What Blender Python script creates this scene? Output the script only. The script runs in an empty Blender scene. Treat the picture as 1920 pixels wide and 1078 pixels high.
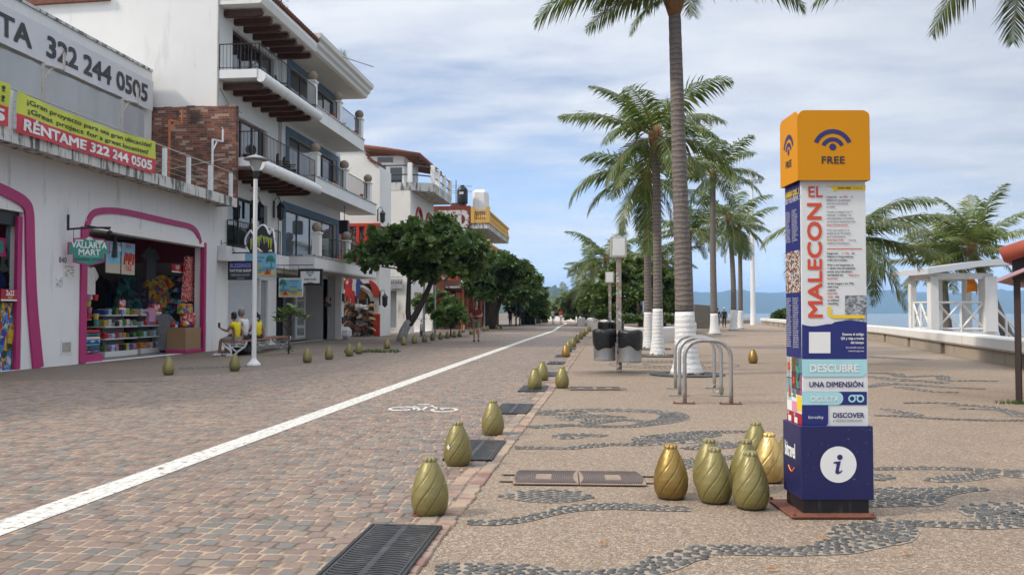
import bpy, math, random
from mathutils import Vector, Matrix
R = math.radians
sc = bpy.context.scene
COL = sc.collection
random.seed(11)
# ---------------------------------------------------------------- camera
F, CX, CY, H = 1550.0, 960.0, 539.0, 1.3          # focal length in photo pixels, centre, eye height in metres
PIT, YAW = math.atan(47.5 / F), math.atan((1128 - 960) / F)
cam = bpy.data.cameras.new("camera"); camo = bpy.data.objects.new("camera", cam); COL.objects.link(camo)
cam.sensor_width = 36.0; cam.lens = F / 1920 * 36; cam.clip_start = 0.05; cam.clip_end = 40000
camo.location = (0, 0, H); camo.rotation_euler = (math.pi / 2 + PIT, 0, YAW)
sc.camera = camo
# ---------------------------------------------------------------- light
SUN_DIR = Vector((1.0, 0.42, -0.95)).normalized()
sun = bpy.data.lights.new("sun", 'SUN'); suno = bpy.data.objects.new("sun", sun); COL.objects.link(suno)
sun.energy = 2.0; sun.angle = R(6); sun.color = (1.0, 0.90, 0.76)
suno.rotation_euler = SUN_DIR.to_track_quat('-Z', 'Y').to_euler(); suno.location = (-20, -10, 30)
sc.view_settings.view_transform = 'Standard'; sc.view_settings.look = 'None'
sc.view_settings.exposure = 0.63; sc.view_settings.gamma = 1.0
sc.render.engine = 'CYCLES'
sc.cycles.use_denoising = True
sc.cycles.max_bounces = 6; sc.cycles.diffuse_bounces = 3; sc.cycles.glossy_bounces = 3
sc.cycles.volume_bounces = 0; sc.cycles.transparent_max_bounces = 6
sc.cycles.caustics_reflective = False; sc.cycles.caustics_refractive = False
sc.cycles.sample_clamp_indirect = 4.0

class NT:
    """small helper that chains shader nodes"""
    def __init__(s, nt): s.t = nt; s.n = nt.nodes; s.l = nt.links
    def inp(s, sock, v):
        if v is None: return
        if isinstance(v, bpy.types.NodeSocket): s.l.new(v, sock)
        else:
            if hasattr(sock.default_value, '__len__') and hasattr(v, '__len__') and len(sock.default_value) == 4 and len(v) == 3: v = (*v, 1)
            sock.default_value = v
    def math(s, op, a, b=None, c=None, clamp=False):
        n = s.n.new('ShaderNodeMath'); n.operation = op; n.use_clamp = clamp
        s.inp(n.inputs[0], a); s.inp(n.inputs[1], b); s.inp(n.inputs[2], c); return n.outputs[0]
    def vmath(s, op, a, b=None):
        n = s.n.new('ShaderNodeVectorMath'); n.operation = op
        s.inp(n.inputs[0], a); s.inp(n.inputs[1], b); return n.outputs[0]
    def xyz(s, v): n = s.n.new('ShaderNodeSeparateXYZ'); s.inp(n.inputs[0], v); return n.outputs
    def comb(s, x=0., y=0., z=0.):
        n = s.n.new('ShaderNodeCombineXYZ'); s.inp(n.inputs[0], x); s.inp(n.inputs[1], y); s.inp(n.inputs[2], z); return n.outputs[0]
    def noise(s, v, scale, detail=3., rough=.5, col=False):
        n = s.n.new('ShaderNodeTexNoise'); s.inp(n.inputs['Vector'], v); s.inp(n.inputs['Scale'], scale)
        n.inputs['Detail'].default_value = detail; n.inputs['Roughness'].default_value = rough
        return n.outputs['Color' if col else 'Fac']
    def voro(s, v, scale, feat='F1', out='Color', rnd=1.):
        n = s.n.new('ShaderNodeTexVoronoi'); n.feature = feat; s.inp(n.inputs['Vector'], v); s.inp(n.inputs['Scale'], scale)
        n.inputs['Randomness'].default_value = rnd; return n.outputs[out]
    def white(s, v, out='Value'):
        n = s.n.new('ShaderNodeTexWhiteNoise'); s.inp(n.inputs[0], v); return n.outputs[out]
    def mix(s, f, a, b, mode='MIX'):
        n = s.n.new('ShaderNodeMix'); n.data_type = 'RGBA'; n.blend_type = mode
        s.inp(n.inputs[0], f); s.inp(n.inputs[6], a); s.inp(n.inputs[7], b); return n.outputs[2]
    def ramp(s, f, stops, const=False):
        n = s.n.new('ShaderNodeValToRGB'); s.inp(n.inputs[0], f); cr = n.color_ramp
        if const: cr.interpolation = 'CONSTANT'
        while len(cr.elements) < len(stops): cr.elements.new(0.5)
        for e, (p, c) in zip(cr.elements, stops):
            e.position = p; e.color = (*c, 1) if len(c) == 3 else c
        return n.outputs[0]
    def smooth(s, v, a, b):
        n = s.n.new('ShaderNodeMapRange'); n.interpolation_type = 'SMOOTHSTEP'
        s.inp(n.inputs[0], v); n.inputs[1].default_value = a; n.inputs[2].default_value = b; return n.outputs[0]
    def bump(s, h, strength=.4, dist=.01):
        n = s.n.new('ShaderNodeBump'); s.inp(n.inputs['Height'], h)
        n.inputs['Strength'].default_value = strength; n.inputs['Distance'].default_value = dist; return n.outputs[0]
    def coord(s, k='Object'): n = s.n.new('ShaderNodeTexCoord'); return n.outputs[k]
    def pos(s): return s.n.new('ShaderNodeNewGeometry').outputs['Position']

# ---------------------------------------------------------------- sky
world = bpy.data.worlds.new("World"); sc.world = world; world.use_nodes = True
w = NT(world.node_tree); w.n.clear()
sky = w.n.new('ShaderNodeTexSky'); sky.sky_type = 'NISHITA'; sky.sun_disc = False
sky.sun_elevation = R(41); sky.sun_rotation = R(247); sky.air_density = 1.0; sky.dust_density = 0.2; sky.ozone_density = 1.5
d = w.coord('Generated'); dx, dy, dz = w.xyz(d)
zz = w.math('ADD', w.math('MAXIMUM', dz, 0.0), 0.11)
cp = w.comb(w.math('DIVIDE', dx, zz), w.math('DIVIDE', dy, zz), 0.0)
cq = w.vmath('ADD', w.vmath('MULTIPLY', cp, (0.55, 1.0, 1.0)), (3.1, 0.4, 0))
c1 = w.noise(cq, 0.85, 7.0, 0.55); c2 = w.noise(cq, 3.2, 5.0, 0.6)
cl = w.math('ADD', w.math('MULTIPLY', c1, 0.82), w.math('MULTIPLY', c2, 0.22))
az = w.math('ADD', dx, w.math('MULTIPLY', dz, 0.55))           # denser bank towards the sea and overhead
cl = w.math('ADD', cl, w.math('MULTIPLY', w.math('SUBTRACT', dz, 0.20), 0.62))
cl = w.math('ADD', cl, w.math('MULTIPLY', w.math('MAXIMUM', dx, -0.3), 0.14))
cf = w.math('MULTIPLY', w.smooth(cl, 0.27, 0.58), w.smooth(dz, 0.02, 0.12))
ccol = w.ramp(w.math('ADD', w.math('MULTIPLY', c2, .6), w.math('MULTIPLY', c1, .4)), [(0.34, (3.5, 3.8, 4.5)), (0.58, (5.35, 5.5, 5.7))])
dim = w.math('SUBTRACT', 1.0, w.math('MULTIPLY', w.smooth(dx, 0.0, 0.55), 0.24))          # greyer bank over the sea
zen = w.math('ADD', 1.0, w.math('MULTIPLY', w.smooth(dz, 0.42, 0.75), 1.2))                # sky overhead, out of view, brightened as added fill light
ccol = w.mix(1.0, ccol, w.comb(w.math('MULTIPLY', dim, zen), w.math('MULTIPLY', dim, zen), w.math('MULTIPLY', dim, zen)), 'MULTIPLY')
haze_f = w.smooth(dz, 0.30, -0.04); haze_n = w.smooth(dz, 0.13, 0.0)
skyc = w.mix(w.math('MULTIPLY', haze_f, 0.85), w.mix(1.0, sky.outputs[0], (.80, .79, .86), 'MULTIPLY'), (3.6, 5.0, 7.7))
skyc = w.mix(w.math('MULTIPLY', haze_n, 0.85), skyc, (5.6, 6.6, 8.4))
skyc = w.mix(w.math('MULTIPLY', cf, 0.90), skyc, ccol)
bg = w.n.new('ShaderNodeBackground'); w.inp(bg.inputs[0], skyc); bg.inputs[1].default_value = 0.12
wo = w.n.new('ShaderNodeOutputWorld'); w.l.new(bg.outputs[0], wo.inputs[0])

# ---------------------------------------------------------------- pixel measurements of the photo -> metres in the street's axes (X across, Y along, Z up)
_cp, _sp, _cy, _sy = math.cos(PIT), math.sin(PIT), math.cos(YAW), math.sin(YAW)
def ray(px, py):
    a = (px - CX) / F; b = -(py - CY) / F
    return (a * _cy - _sy * _cp + b * _sy * _sp, a * _sy + _cy * _cp - b * _cy * _sp, _sp + b * _cp)
def G(px, py, z=0.):
    d = ray(px, py); t = (z - H) / d[2]; return (d[0] * t, d[1] * t)
def PX(px, py, X):
    d = ray(px, py); t = X / d[0]; return (d[1] * t, H + d[2] * t)
def PY(px, py, Y):
    d = ray(px, py); t = Y / d[1]; return (d[0] * t, H + d[2] * t)

# ---------------------------------------------------------------- mesh helper
class MB:
    def __init__(s): s.v = []; s.f = []; s.m = []; s.mi = 0; s.M = None; s.uv = None
    def add(s, vs, fs):
        o = len(s.v)
        if s.M is not None: vs = [s.M @ Vector(p) for p in vs]
        s.v += [tuple(p) for p in vs]; s.f += [tuple(i + o for i in f) for f in fs]; s.m += [s.mi] * len(fs)
        return s
    def quad(s, a, b, c, d): return s.add([a, b, c, d], [(0, 1, 2, 3)])
    def box(s, x0, x1, y0, y1, z0, z1):
        x0, x1 = sorted((x0, x1)); y0, y1 = sorted((y0, y1)); z0, z1 = sorted((z0, z1))
        return s.add([(x0, y0, z0), (x1, y0, z0), (x1, y1, z0), (x0, y1, z0), (x0, y0, z1), (x1, y0, z1), (x1, y1, z1), (x0, y1, z1)],
                     [(0, 3, 2, 1), (4, 5, 6, 7), (0, 1, 5, 4), (1, 2, 6, 5), (2, 3, 7, 6), (3, 0, 4, 7)])
    def bbox(s, x0, x1, y0, y1, z0, z1, b=.01):
        """box with chamfered edges"""
        x0, x1 = sorted((x0, x1)); y0, y1 = sorted((y0, y1)); z0, z1 = sorted((z0, z1))
        b = min(b, (x1 - x0) * .45, (y1 - y0) * .45, (z1 - z0) * .45)
        def loop(x0, x1, y0, y1, c, z): return [(x0 + c, y0, z), (x1 - c, y0, z), (x1, y0 + c, z), (x1, y1 - c, z), (x1 - c, y1, z), (x0 + c, y1, z), (x0, y1 - c, z), (x0, y0 + c, z)]
        L = [loop(x0 + b, x1 - b, y0 + b, y1 - b, 0.0001, z0), loop(x0, x1, y0, y1, b, z0 + b), loop(x0, x1, y0, y1, b, z1 - b), loop(x0 + b, x1 - b, y0 + b, y1 - b, 0.0001, z1)]
        return s.loft(L, cap=True)
    def loft(s, rings, cap=False, closed=True):
        n = len(rings[0]); vs = [p for r in rings for p in r]; fs = []
        for i in range(len(rings) - 1):
            for j in range(n if closed else n - 1):
                k = (j + 1) % n; fs.append((i * n + j, i * n + k, (i + 1) * n + k, (i + 1) * n + j))
        if cap:
            fs.append(tuple(reversed(range(n)))); fs.append(tuple((len(rings) - 1) * n + j for j in range(n)))
        return s.add(vs, fs)
    def tube(s, path, r, n=8, cap=True):
        path = [Vector(p) for p in path]; rr = r if hasattr(r, '__len__') else [r] * len(path)
        rings = []; up = None
        for i, p in enumerate(path):
            t = (path[min(i + 1, len(path) - 1)] - path[max(i - 1, 0)]).normalized()
            if up is None:
                a = Vector((0, 0, 1)) if abs(t.z) < .9 else Vector((0, 1, 0))
            else: a = up
            u = (a - t * a.dot(t)).normalized(); up = u; b = t.cross(u)
            rings.append([p + (u * math.cos(2 * math.pi * k / n) + b * math.sin(2 * math.pi * k / n)) * rr[i] for k in range(n)])
        return s.loft(rings, cap)
    def lathe(s, prof, c=(0, 0, 0), n=24, cap=True):
        return s.loft([[(c[0] + r * math.cos(2 * math.pi * k / n), c[1] + r * math.sin(2 * math.pi * k / n), c[2] + z) for k in range(n)] for r, z in prof], cap)
    def prism(s, poly, fn0, fn1):
        """polygon of 2d points extruded between two maps 2d->3d"""
        n = len(poly); a = [fn0(p) for p in poly]; b = [fn1(p) for p in poly]
        return s.add(a + b, [tuple(range(n)), tuple(reversed(range(n, 2 * n)))] + [(i, i + n, (i + 1) % n + n, (i + 1) % n) for i in range(n)])
    def ball(s, c, r, n=12, m=8, sq=(1, 1, 1)):
        rings = []
        for i in range(m + 1):
            a = -math.pi / 2 + math.pi * i / m; rr = max(math.cos(a), .02)
            rings.append([(c[0] + r * sq[0] * rr * math.cos(2 * math.pi * k / n), c[1] + r * sq[1] * rr * math.sin(2 * math.pi * k / n), c[2] + r * sq[2] * math.sin(a)) for k in range(n)])
        return s.loft(rings, True)
    def text(s, body, size, M, bold=0., xs=1., align='CENTER', depth=0.0, sp=1.0):
        v, f = text_mesh(body, size, bold, xs, align, depth, sp)
        old = s.M; s.M = M if old is None else old @ M; s.add(v, f); s.M = old; return s
    def build(s, name, mats, parent=None, smooth=False, world=True):
        me = bpy.data.meshes.new(name)
        vs = s.v
        if parent is not None and world:
            o = parent.get('_org') or (0, 0, 0); vs = [(p[0] - o[0], p[1] - o[1], p[2] - o[2]) for p in vs]
        me.from_pydata(vs, [], s.f)
        mats = mats if isinstance(mats, (list, tuple)) else [mats]
        for m in mats: me.materials.append(m)
        if len(mats) > 1: me.polygons.foreach_set('material_index', s.m)
        if smooth is True: me.polygons.foreach_set('use_smooth', [True] * len(s.f))
        elif smooth:
            me.polygons.foreach_set('use_smooth', [True] * len(s.f)); me.set_sharp_from_angle(angle=R(smooth))
        me.update()
        o = bpy.data.objects.new(name, me); COL.objects.link(o)
        if parent is not None: o.parent = parent
        return o
_tc = {}
def text_mesh(body, size, bold, xs, align, depth, sp):
    k = (body, size, bold, xs, align, depth, sp)
    if k not in _tc:
        cu = bpy.data.curves.new('t', 'FONT'); cu.body = body; cu.size = size; cu.align_x = align; cu.extrude = depth
        cu.resolution_u = 3; cu.space_character = sp
        o = bpy.data.objects.new('t', cu); me = bpy.data.meshes.new_from_object(o)
        v0 = [(p.co.x * xs, p.co.y, p.co.z) for p in me.vertices]; f0 = [tuple(f.vertices) for f in me.polygons]
        if bold:                                           # heavier strokes: shifted copies, each a hair in front of the last
            r = bold * size; vs, fs = [], []
            for q, (ox, oy) in enumerate([(0, 0), (r, r), (-r, r), (r, -r), (-r, -r)]):
                fs += [tuple(i + len(vs) for i in f) for f in f0]; vs += [(a + ox, c_ + oy, e + q * .00012) for a, c_, e in v0]
            v0, f0 = vs, fs
        _tc[k] = (v0, f0)
        bpy.data.objects.remove(o); bpy.data.curves.remove(cu); bpy.data.meshes.remove(me)
    return _tc[k]
def frame(o, x, y):
    """matrix with origin o, text direction x, text up y"""
    x = Vector(x).normalized(); y = Vector(y).normalized(); z = x.cross(y)
    return Matrix(((x[0], y[0], z[0], o[0]), (x[1], y[1], z[1], o[1]), (x[2], y[2], z[2], o[2]), (0, 0, 0, 1)))
def tag(o, label=None, cat=None, group=None, kind=None):
    if label: o['label'] = label
    if cat: o['category'] = cat
    if group: o['group'] = group
    if kind: o['kind'] = kind
    return o
def thing(name, label, cat, loc=(0, 0, 0), rotz=0., group=None):
    o = bpy.data.objects.new(name, None); COL.objects.link(o); o.empty_display_size = .2
    o.location = loc; o.rotation_euler = (0, 0, rotz); o['_org'] = tuple(loc)
    return tag(o, label, cat, group)
def dup(root, loc, rotz=None, label=None, group=None, scale=None):
    r = root.copy(); COL.objects.link(r); r.location = loc
    if rotz is not None: r.rotation_euler = (r.rotation_euler[0], r.rotation_euler[1], rotz)
    if scale: r.scale = (scale, scale, scale) if not hasattr(scale, '__len__') else scale
    if label: r['label'] = label
    if group: r['group'] = group
    for ch in list(root.children):
        c = ch.copy(); COL.objects.link(c); c.parent = r
        for g in list(ch.children):
            q = g.copy(); COL.objects.link(q); q.parent = c
    return r

# ---------------------------------------------------------------- materials
def newmat(name):
    m = bpy.data.materials.new(name); m.use_nodes = True; n = NT(m.node_tree)
    return m, n, n.n['Principled BSDF']
def mat(name, col, rough=.6, metal=0., var=.12, scale=6., bump=0., bscale=60., spec=.5, dirt=None, dscale=1.5, damt=.5, stretch=(1, 1, .25), rnd=0.):
    m, n, b = newmat(name); c = n.coord('Object')
    f = n.noise(c, scale, 4.)
    base = n.mix(f, tuple(x * (1 - var) for x in col), tuple(min(1, x * (1 + var)) for x in col))
    if rnd:
        oi = n.n.new('ShaderNodeObjectInfo'); base = n.mix(n.math('MULTIPLY', oi.outputs['Random'], rnd), base, tuple(x * .45 for x in col))
    if dirt is not None:
        dn = n.noise(n.vmath('MULTIPLY', c, stretch), dscale, 6., .65)
        base = n.mix(n.math('MULTIPLY', n.smooth(dn, .5, .72), damt), base, dirt)
    n.inp(b.inputs['Base Color'], base); b.inputs['Metallic'].default_value = metal
    n.inp(b.inputs['Roughness'], n.math('ADD', rough - .06, n.math('MULTIPLY', n.noise(c, scale * 2.3, 3.), .12)))
    b.inputs['Specular IOR Level'].default_value = spec
    if bump: n.inp(b.inputs['Normal'], n.bump(n.noise(c, bscale, 4.), bump, .01))
    return m
def emit(name, col, s):
    m, n, b = newmat(name); b.inputs['Base Color'].default_value = (*col, 1)
    b.inputs['Emission Color'].default_value = (*col, 1); b.inputs['Emission Strength'].default_value = s; return m
# ================================================================ SETTING
def sheet(name, pts, z, m, kind='structure'):
    b = MB(); b.add([(p[0], p[1], z) for p in pts], [tuple(range(len(pts)))])
    o = b.build(name, m); o['kind'] = kind
    if o.data.polygons[0].normal.z < 0: o.data.flip_normals()
    return o
def cobble(n, P, w_=.115, h_=.122):
    x, y, z = n.xyz(P)
    v = n.math('ADD', n.math('DIVIDE', y, h_), n.math('MULTIPLY', n.noise(P, 1.3, 2.), .9))
    row = n.math('FLOOR', v); fv = n.math('FRACT', v)
    rr = n.white(n.comb(row, 7.3, 1.7))
    u = n.math('ADD', n.math('DIVIDE', x, w_), n.math('MULTIPLY', rr, 6.1))
    u = n.math('ADD', u, n.math('MULTIPLY', n.noise(n.comb(n.math('MULTIPLY', x, 4.0), n.math('MULTIPLY', row, 3.7), 0.), 1., 1.), .9))
    cell = n.math('FLOOR', u); fu = n.math('FRACT', u)
    du = n.math('MULTIPLY', n.math('MINIMUM', fu, n.math('SUBTRACT', 1., fu)), w_)
    dv = n.math('MULTIPLY', n.math('MINIMUM', fv, n.math('SUBTRACT', 1., fv)), h_)
    dd = n.math('SMOOTH_MIN', du, dv, .02)
    dd = n.math('ADD', dd, n.math('MULTIPLY', n.math('SUBTRACT', n.noise(P, 32., 3.), .5), .018))
    rid = n.white(n.comb(cell, row, 3.1)); rid2 = n.white(n.comb(cell, row, 9.4))
    return dd, rid, rid2
def cobble_mat(name, paint=False):
    m, n, b = newmat(name); P = n.pos()
    dd, rid, rid2 = cobble(n, P)
    big = n.noise(P, .35, 4.)
    # sand washes over the joints in patches
    wash = n.smooth(n.noise(P, .9, 5., .6), .50, .72)
    e0 = n.math('ADD', n.math('MULTIPLY', wash, .010), .004)
    mask = n.math('DIVIDE', n.math('SUBTRACT', dd, e0), .007, clamp=True)
    stone = n.ramp(rid, [(0, (.265, .185, .155)), (.16, (.215, .205, .195)), (.33, (.315, .225, .185)), (.48, (.185, .185, .178)), (.60, (.285, .205, .175)), (.73, (.330, .265, .215)), (.85, (.240, .165, .145)), (.93, (.215, .215, .205))], True)
    stone = n.mix(n.math('MULTIPLY', rid2, .30), stone, (.33, .265, .215))
    grain = n.noise(P, 170., 3.)
    stone = n.mix(.5, stone, n.mix(grain, (.06, .055, .05), (.42, .38, .34)), 'OVERLAY')
    sand = n.mix(n.noise(P, 60., 4.), (.33, .235, .155), (.50, .37, .255))
    sand = n.mix(n.math('MULTIPLY', n.smooth(n.noise(P, 7., 4.), .5, .66), .55), sand, (.12, .092, .07))
    col = n.mix(mask, sand, stone)
    line = n.math('MULTIPLY', n.smooth(dd, e0.node.outputs[0] and .014, .006), n.smooth(n.noise(P, 5., 3.), .46, .60))
    col = n.mix(n.math('MULTIPLY', line, .75), col, (.045, .042, .035))
    col = n.mix(n.math('MULTIPLY', n.smooth(big, .50, .68), .42), col, (.165, .13, .108))
    col = n.mix(n.math('MULTIPLY', n.smooth(n.noise(n.vmath('MULTIPLY', P, (1.6, .5, 1)), .8, 5., .65), .60, .74), .45), col, (.10, .082, .07))
    col = n.mix(1., col, (.94, .93, .92), 'MULTIPLY')
    if paint:
        wear = n.math('MULTIPLY', n.math('DIVIDE', n.math('SUBTRACT', dd, -.004), .006, clamp=True), n.smooth(n.noise(P, 14., 5., .7), .66, .54))
        col = n.mix(wear, col, n.mix(n.noise(P, 9., 4.), (.54, .52, .475), (.69, .67, .62)))
    n.inp(b.inputs['Base Color'], col)
    n.inp(b.inputs['Roughness'], n.mix(mask, (.9, .9, .9), (.62, .62, .62)))
    hgt = n.math('ADD', n.math('MULTIPLY', n.smooth(dd, .002, .022), 1.), n.math('MULTIPLY', n.noise(P, 45., 4.), .55))
    hgt = n.math('ADD', hgt, n.math('MULTIPLY', rid2, .35))
    n.inp(b.inputs['Normal'], n.bump(hgt, .75, .012))
    return m
def aggregate_mat(name, tint=(1, 1, 1), stain=0.):
    m, n, b = newmat(name); P = n.pos()
    vc = n.xyz(n.voro(P, 105.))[0]; v2 = n.xyz(n.voro(P, 52.))[0]
    pal = [(0, (.115, .100, .085)), (.13, (.33, .245, .175)), (.30, (.235, .20, .165)), (.45, (.45, .355, .27)), (.58, (.31, .20, .135)), (.70, (.19, .178, .165)), (.82, (.50, .42, .335)), (.94, (.62, .56, .48))]
    c1 = n.ramp(vc, pal, True); c2 = n.ramp(v2, pal, True)
    col = n.mix(n.math('MULTIPLY', n.smooth(n.noise(P, 30., 2.), .42, .58), .75), c1, c2)
    e = n.voro(P, 105., 'DISTANCE_TO_EDGE', 'Distance')
    col = n.mix(n.smooth(e, .0, .12), (.235, .18, .135), col)
    big = n.noise(P, .45, 5., .6)
    col = n.mix(n.math('MULTIPLY', n.smooth(big, .48, .70), .40), col, (.17, .135, .11))
    col = n.mix(n.math('MULTIPLY', n.smooth(n.noise(n.vmath('ADD', P, (13, 5, 0)), .8, 5., .65), .55, .75), .35), col, (.43, .33, .24))
    if stain:
        q = n.vmath('SUBTRACT', P, (.38, 18.1, 0)); q = n.vmath('MULTIPLY', q, (.55, .75, 1))
        ln = n.n.new('ShaderNodeVectorMath'); ln.operation = 'LENGTH'; n.l.new(q, ln.inputs[0])
        s_ = n.smooth(n.math('ADD', ln.outputs['Value'], n.math('MULTIPLY', n.noise(P, 2.4, 5.), .9)), 1.35, .45)
        col = n.mix(n.math('MULTIPLY', s_, .72), col, (.055, .043, .036))
    col = n.mix(1., col, tint, 'MULTIPLY')
    n.inp(b.inputs['Base Color'], col); b.inputs['Roughness'].default_value = .78
    n.inp(b.inputs['Normal'], n.bump(n.math('ADD', n.smooth(e, 0, .35), n.math('MULTIPLY', big, .2)), .55, .006))
    return m
M_cob = cobble_mat('cobbles'); M_paint = cobble_mat('painted_cobbles', True)
M_agg = aggregate_mat('exposed_aggregate', (.95, .90, .83), 1.); M_walk = aggregate_mat('sidewalk_aggregate', (.60, .60, .61))
M_soil = mat('soil', (.16, .12, .085), .95, var=.3, scale=1.2, bump=.3)

wall_line = [(7.2, -2.), (7.9, 10.), (9.75, 20.7), (10.95, 28.4), (12.75, 39.4), (15.3, 65.), (18.6, 100.), (25., 160.), (30, 320.)]
land = [(-6000, -40), (7.4, -40)] + [(x + .9, y) for x, y in wall_line] + [(10, 600), (-120, 1500), (-300, 9000), (-6000, 9000)]
sheet('ground', land, -.016, M_soil)
prom = [(-1.1, -3)] + [(x + .3, y) for x, y in wall_line[:-1]] + [(1.0, 160), (-1.1, 100)]
sheet('promenade', prom, -.008, M_agg)
cob_l = [G(*p) for p in [(-340, 716), (0, 713), (200, 712), (320, 706), (440, 699), (520, 690), (600, 682), (680, 667), (760, 652), (860, 634), (960, 616), (1010, 606)]]
cob_r = [(-.97, -3), (-.97, 4.6), (-.94, 7.), (-.90, 10.5), (-.84, 15), (-.76, 26), (-.6, 45), (-.3, 70), (-1.2, 100), (-4, 120)]
sheet('sidewalk', [(-40, -3), (-1.1, -3), (-1.1, 100), (-6, 140), (-40, 140)], -.0081, M_walk)
sheet('street_paving', [(-14.5, -3)] + [(-14.2, 12.)] + cob_l + list(reversed(cob_r)), 0., M_cob)
def ribbon(name, pts, hw, z, m):
    b = MB(); L = []
    for i, p in enumerate(pts):
        q = Vector(pts[min(i + 1, len(pts) - 1)]) - Vector(pts[max(i - 1, 0)]); q.normalize(); nn = Vector((-q.y, q.x))
        L.append([(p[0] + nn.x * hw, p[1] + nn.y * hw, z), (p[0] - nn.x * hw, p[1] - nn.y * hw, z)])
    b.loft(L, closed=False); o = b.build(name, m); o['kind'] = 'structure'
    if o.data.polygons[0].normal.z < 0: o.data.flip_normals()
    return o
lane = [(-3.62, -3), (-3.62, 20), (-3.6, 40)] + [(-3.45, 60)] + [G(*p) for p in [(1048, 612.5), (1060, 607.5), (1061, 605.3), (1052, 603.8), (1030, 602.5)]]
ribbon('lane_line', lane, .130, .004, M_paint)
ribbon('dashed_line', [G(1013, 632.5), G(1052, 632.0)], .10, .004, M_paint)
# painted bicycle symbol on the cobbles (wheels, frame), lying across the lane
bs = MB()
def gline(pts, hw=.021, z=.0045):
    P = [Vector((*G(*p), z)) if len(p) == 2 else Vector(p) for p in pts]
    for a, c in zip(P, P[1:]):
        t = (c - a).normalized(); q = Vector((-t.y, t.x, 0)) * hw; bs.quad(a - q, c - q, c + q, a + q)
def gring(cx, cy, rx, ry, hw=.022):
    L = []
    c = G(cx, cy); e = G(cx + rx, cy); f = G(cx, cy - ry); RX = abs(e[0] - c[0]); RY = abs(f[1] - c[1])
    for i in range(33):
        a = 2 * math.pi * i / 32; L.append([(c[0] + (RX - s) * math.cos(a), c[1] + (RY - s * 2.2) * math.sin(a), .0045) for s in (-hw, hw)])
    bs.loft(L, closed=False)
gring(754, 766.3, 23, 3.4); gring(833, 768.6, 23, 3.4)
gline([(754, 766), (790, 770.0), (800, 763.5)]); gline([(776, 763.2), (812, 763.0), (833, 768.5)]); gline([(790, 770), (776, 761.2)]); gline([(784, 758.6), (806, 758.8)], .05); gline([(812, 763), (808, 760)])
o = bs.build('bicycle_symbol', M_paint); o['kind'] = 'structure'
# sea, far ridges
m, n, b = newmat('sea'); P = n.pos()
wv = n.math('ADD', n.noise(n.vmath('MULTIPLY', P, (.35, 1., 1)), .55, 5., .6), n.math('MULTIPLY', n.noise(n.vmath('MULTIPLY', P, (.2, 1, 1)), .05, 3.), .9))
b.inputs['Base Color'].default_value = (.055, .105, .125, 1); b.inputs['Roughness'].default_value = .22
n.inp(b.inputs['Normal'], n.bump(wv, .22, .6)); M_sea = m
sheet('sea', [(-11500, -3000), (11500, -3000), (11500, 11500), (-11500, 11500)], -4.2, M_sea)
sand = MB(); sand.loft([[(x + .5, y, -.9), (x + 16, y, -4.6)] for x, y in wall_line[:-1]], closed=False)
o = sand.build('beach', mat('beach_sand', (.42, .34, .25), .95, var=.2, scale=.8)); o['kind'] = 'structure'
m, n, b = newmat('forested_hill'); P = n.pos(); f = n.noise(P, .012, 6., .65)
n.inp(b.inputs['Base Color'], n.mix(f, (.022, .040, .022), (.085, .105, .05))); b.inputs['Roughness'].default_value = .9; b.inputs['Specular IOR Level'].default_value = .1; M_hill = m
def hz(i, s=1.): return math.sin(i * 1.7 + s) * .5 + math.sin(i * 4.3 + 2 * s) * .3 + math.sin(i * 9.1 + s * 5) * .2
def ridge(name, prof, D, depth, rough=.10):
    b = MB(); cols = []
    x0, x1 = prof[0][0], prof[-1][0]; N = 120; J = 12
    for i in range(N + 1):
        px = x0 + (x1 - x0) * i / N
        for a, c in zip(prof, prof[1:]):
            if a[0] <= px <= c[0]: py = a[1] + (c[1] - a[1]) * (px - a[0]) / (c[0] - a[0])
        r = ray(px, py); hl = math.hypot(r[0], r[1]); ux, uy = r[0] / hl, r[1] / hl
        top = H + r[2] / hl * D; col = []
        for j in range(J + 1):
            s = j / J * 2 - 1                                   # -1 front foot, 0 crest, 1 back foot
            dd = D + s * depth + hz(i * .35, j * .9) * depth * .10 * (1 - abs(s))
            h = top * (1 - abs(s) ** 1.25) * (1 + (0 if j == J // 2 else rough * 2.2 * hz(i * .22 + j * .8, j * 1.3)))
            if j == J // 2: h = top * (1 + .02 * hz(i * .9, 2.))
            col.append((ux * dd, uy * dd, h - 4.4 if abs(s) < 1 else -6))
        cols.append(col)
    b.loft(cols, closed=False); o = b.build(name, M_hill, smooth=True); o['kind'] = 'structure'; return o
ridge('mountain_ridge', [(1120, 574), (1200, 560), (1290, 549), (1315, 547), (1345, 548), (1372, 544), (1392, 541.5), (1412, 546), (1440, 549), (1468, 553), (1500, 552), (1560, 549), (1625, 545), (1660, 543.5), (1690, 546), (1720, 551), (1760, 551), (1800, 549), (1850, 546), (1900, 544), (1960, 546), (2080, 552), (2300, 566), (2420, 574)], 9000, 1900)
ridge('far_mountain_ridge', [(1200, 565), (1400, 556), (1440, 549), (1475, 546), (1520, 548), (1700, 545), (1760, 549), (2000, 545), (2200, 552), (2400, 566)], 10800, 500)
ridge('inland_hill', [(820, 580), (900, 560), (960, 546), (1000, 537.5), (1030, 534.5), (1052, 539), (1080, 549), (1130, 562), (1200, 578)], 2600, 800)
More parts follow.
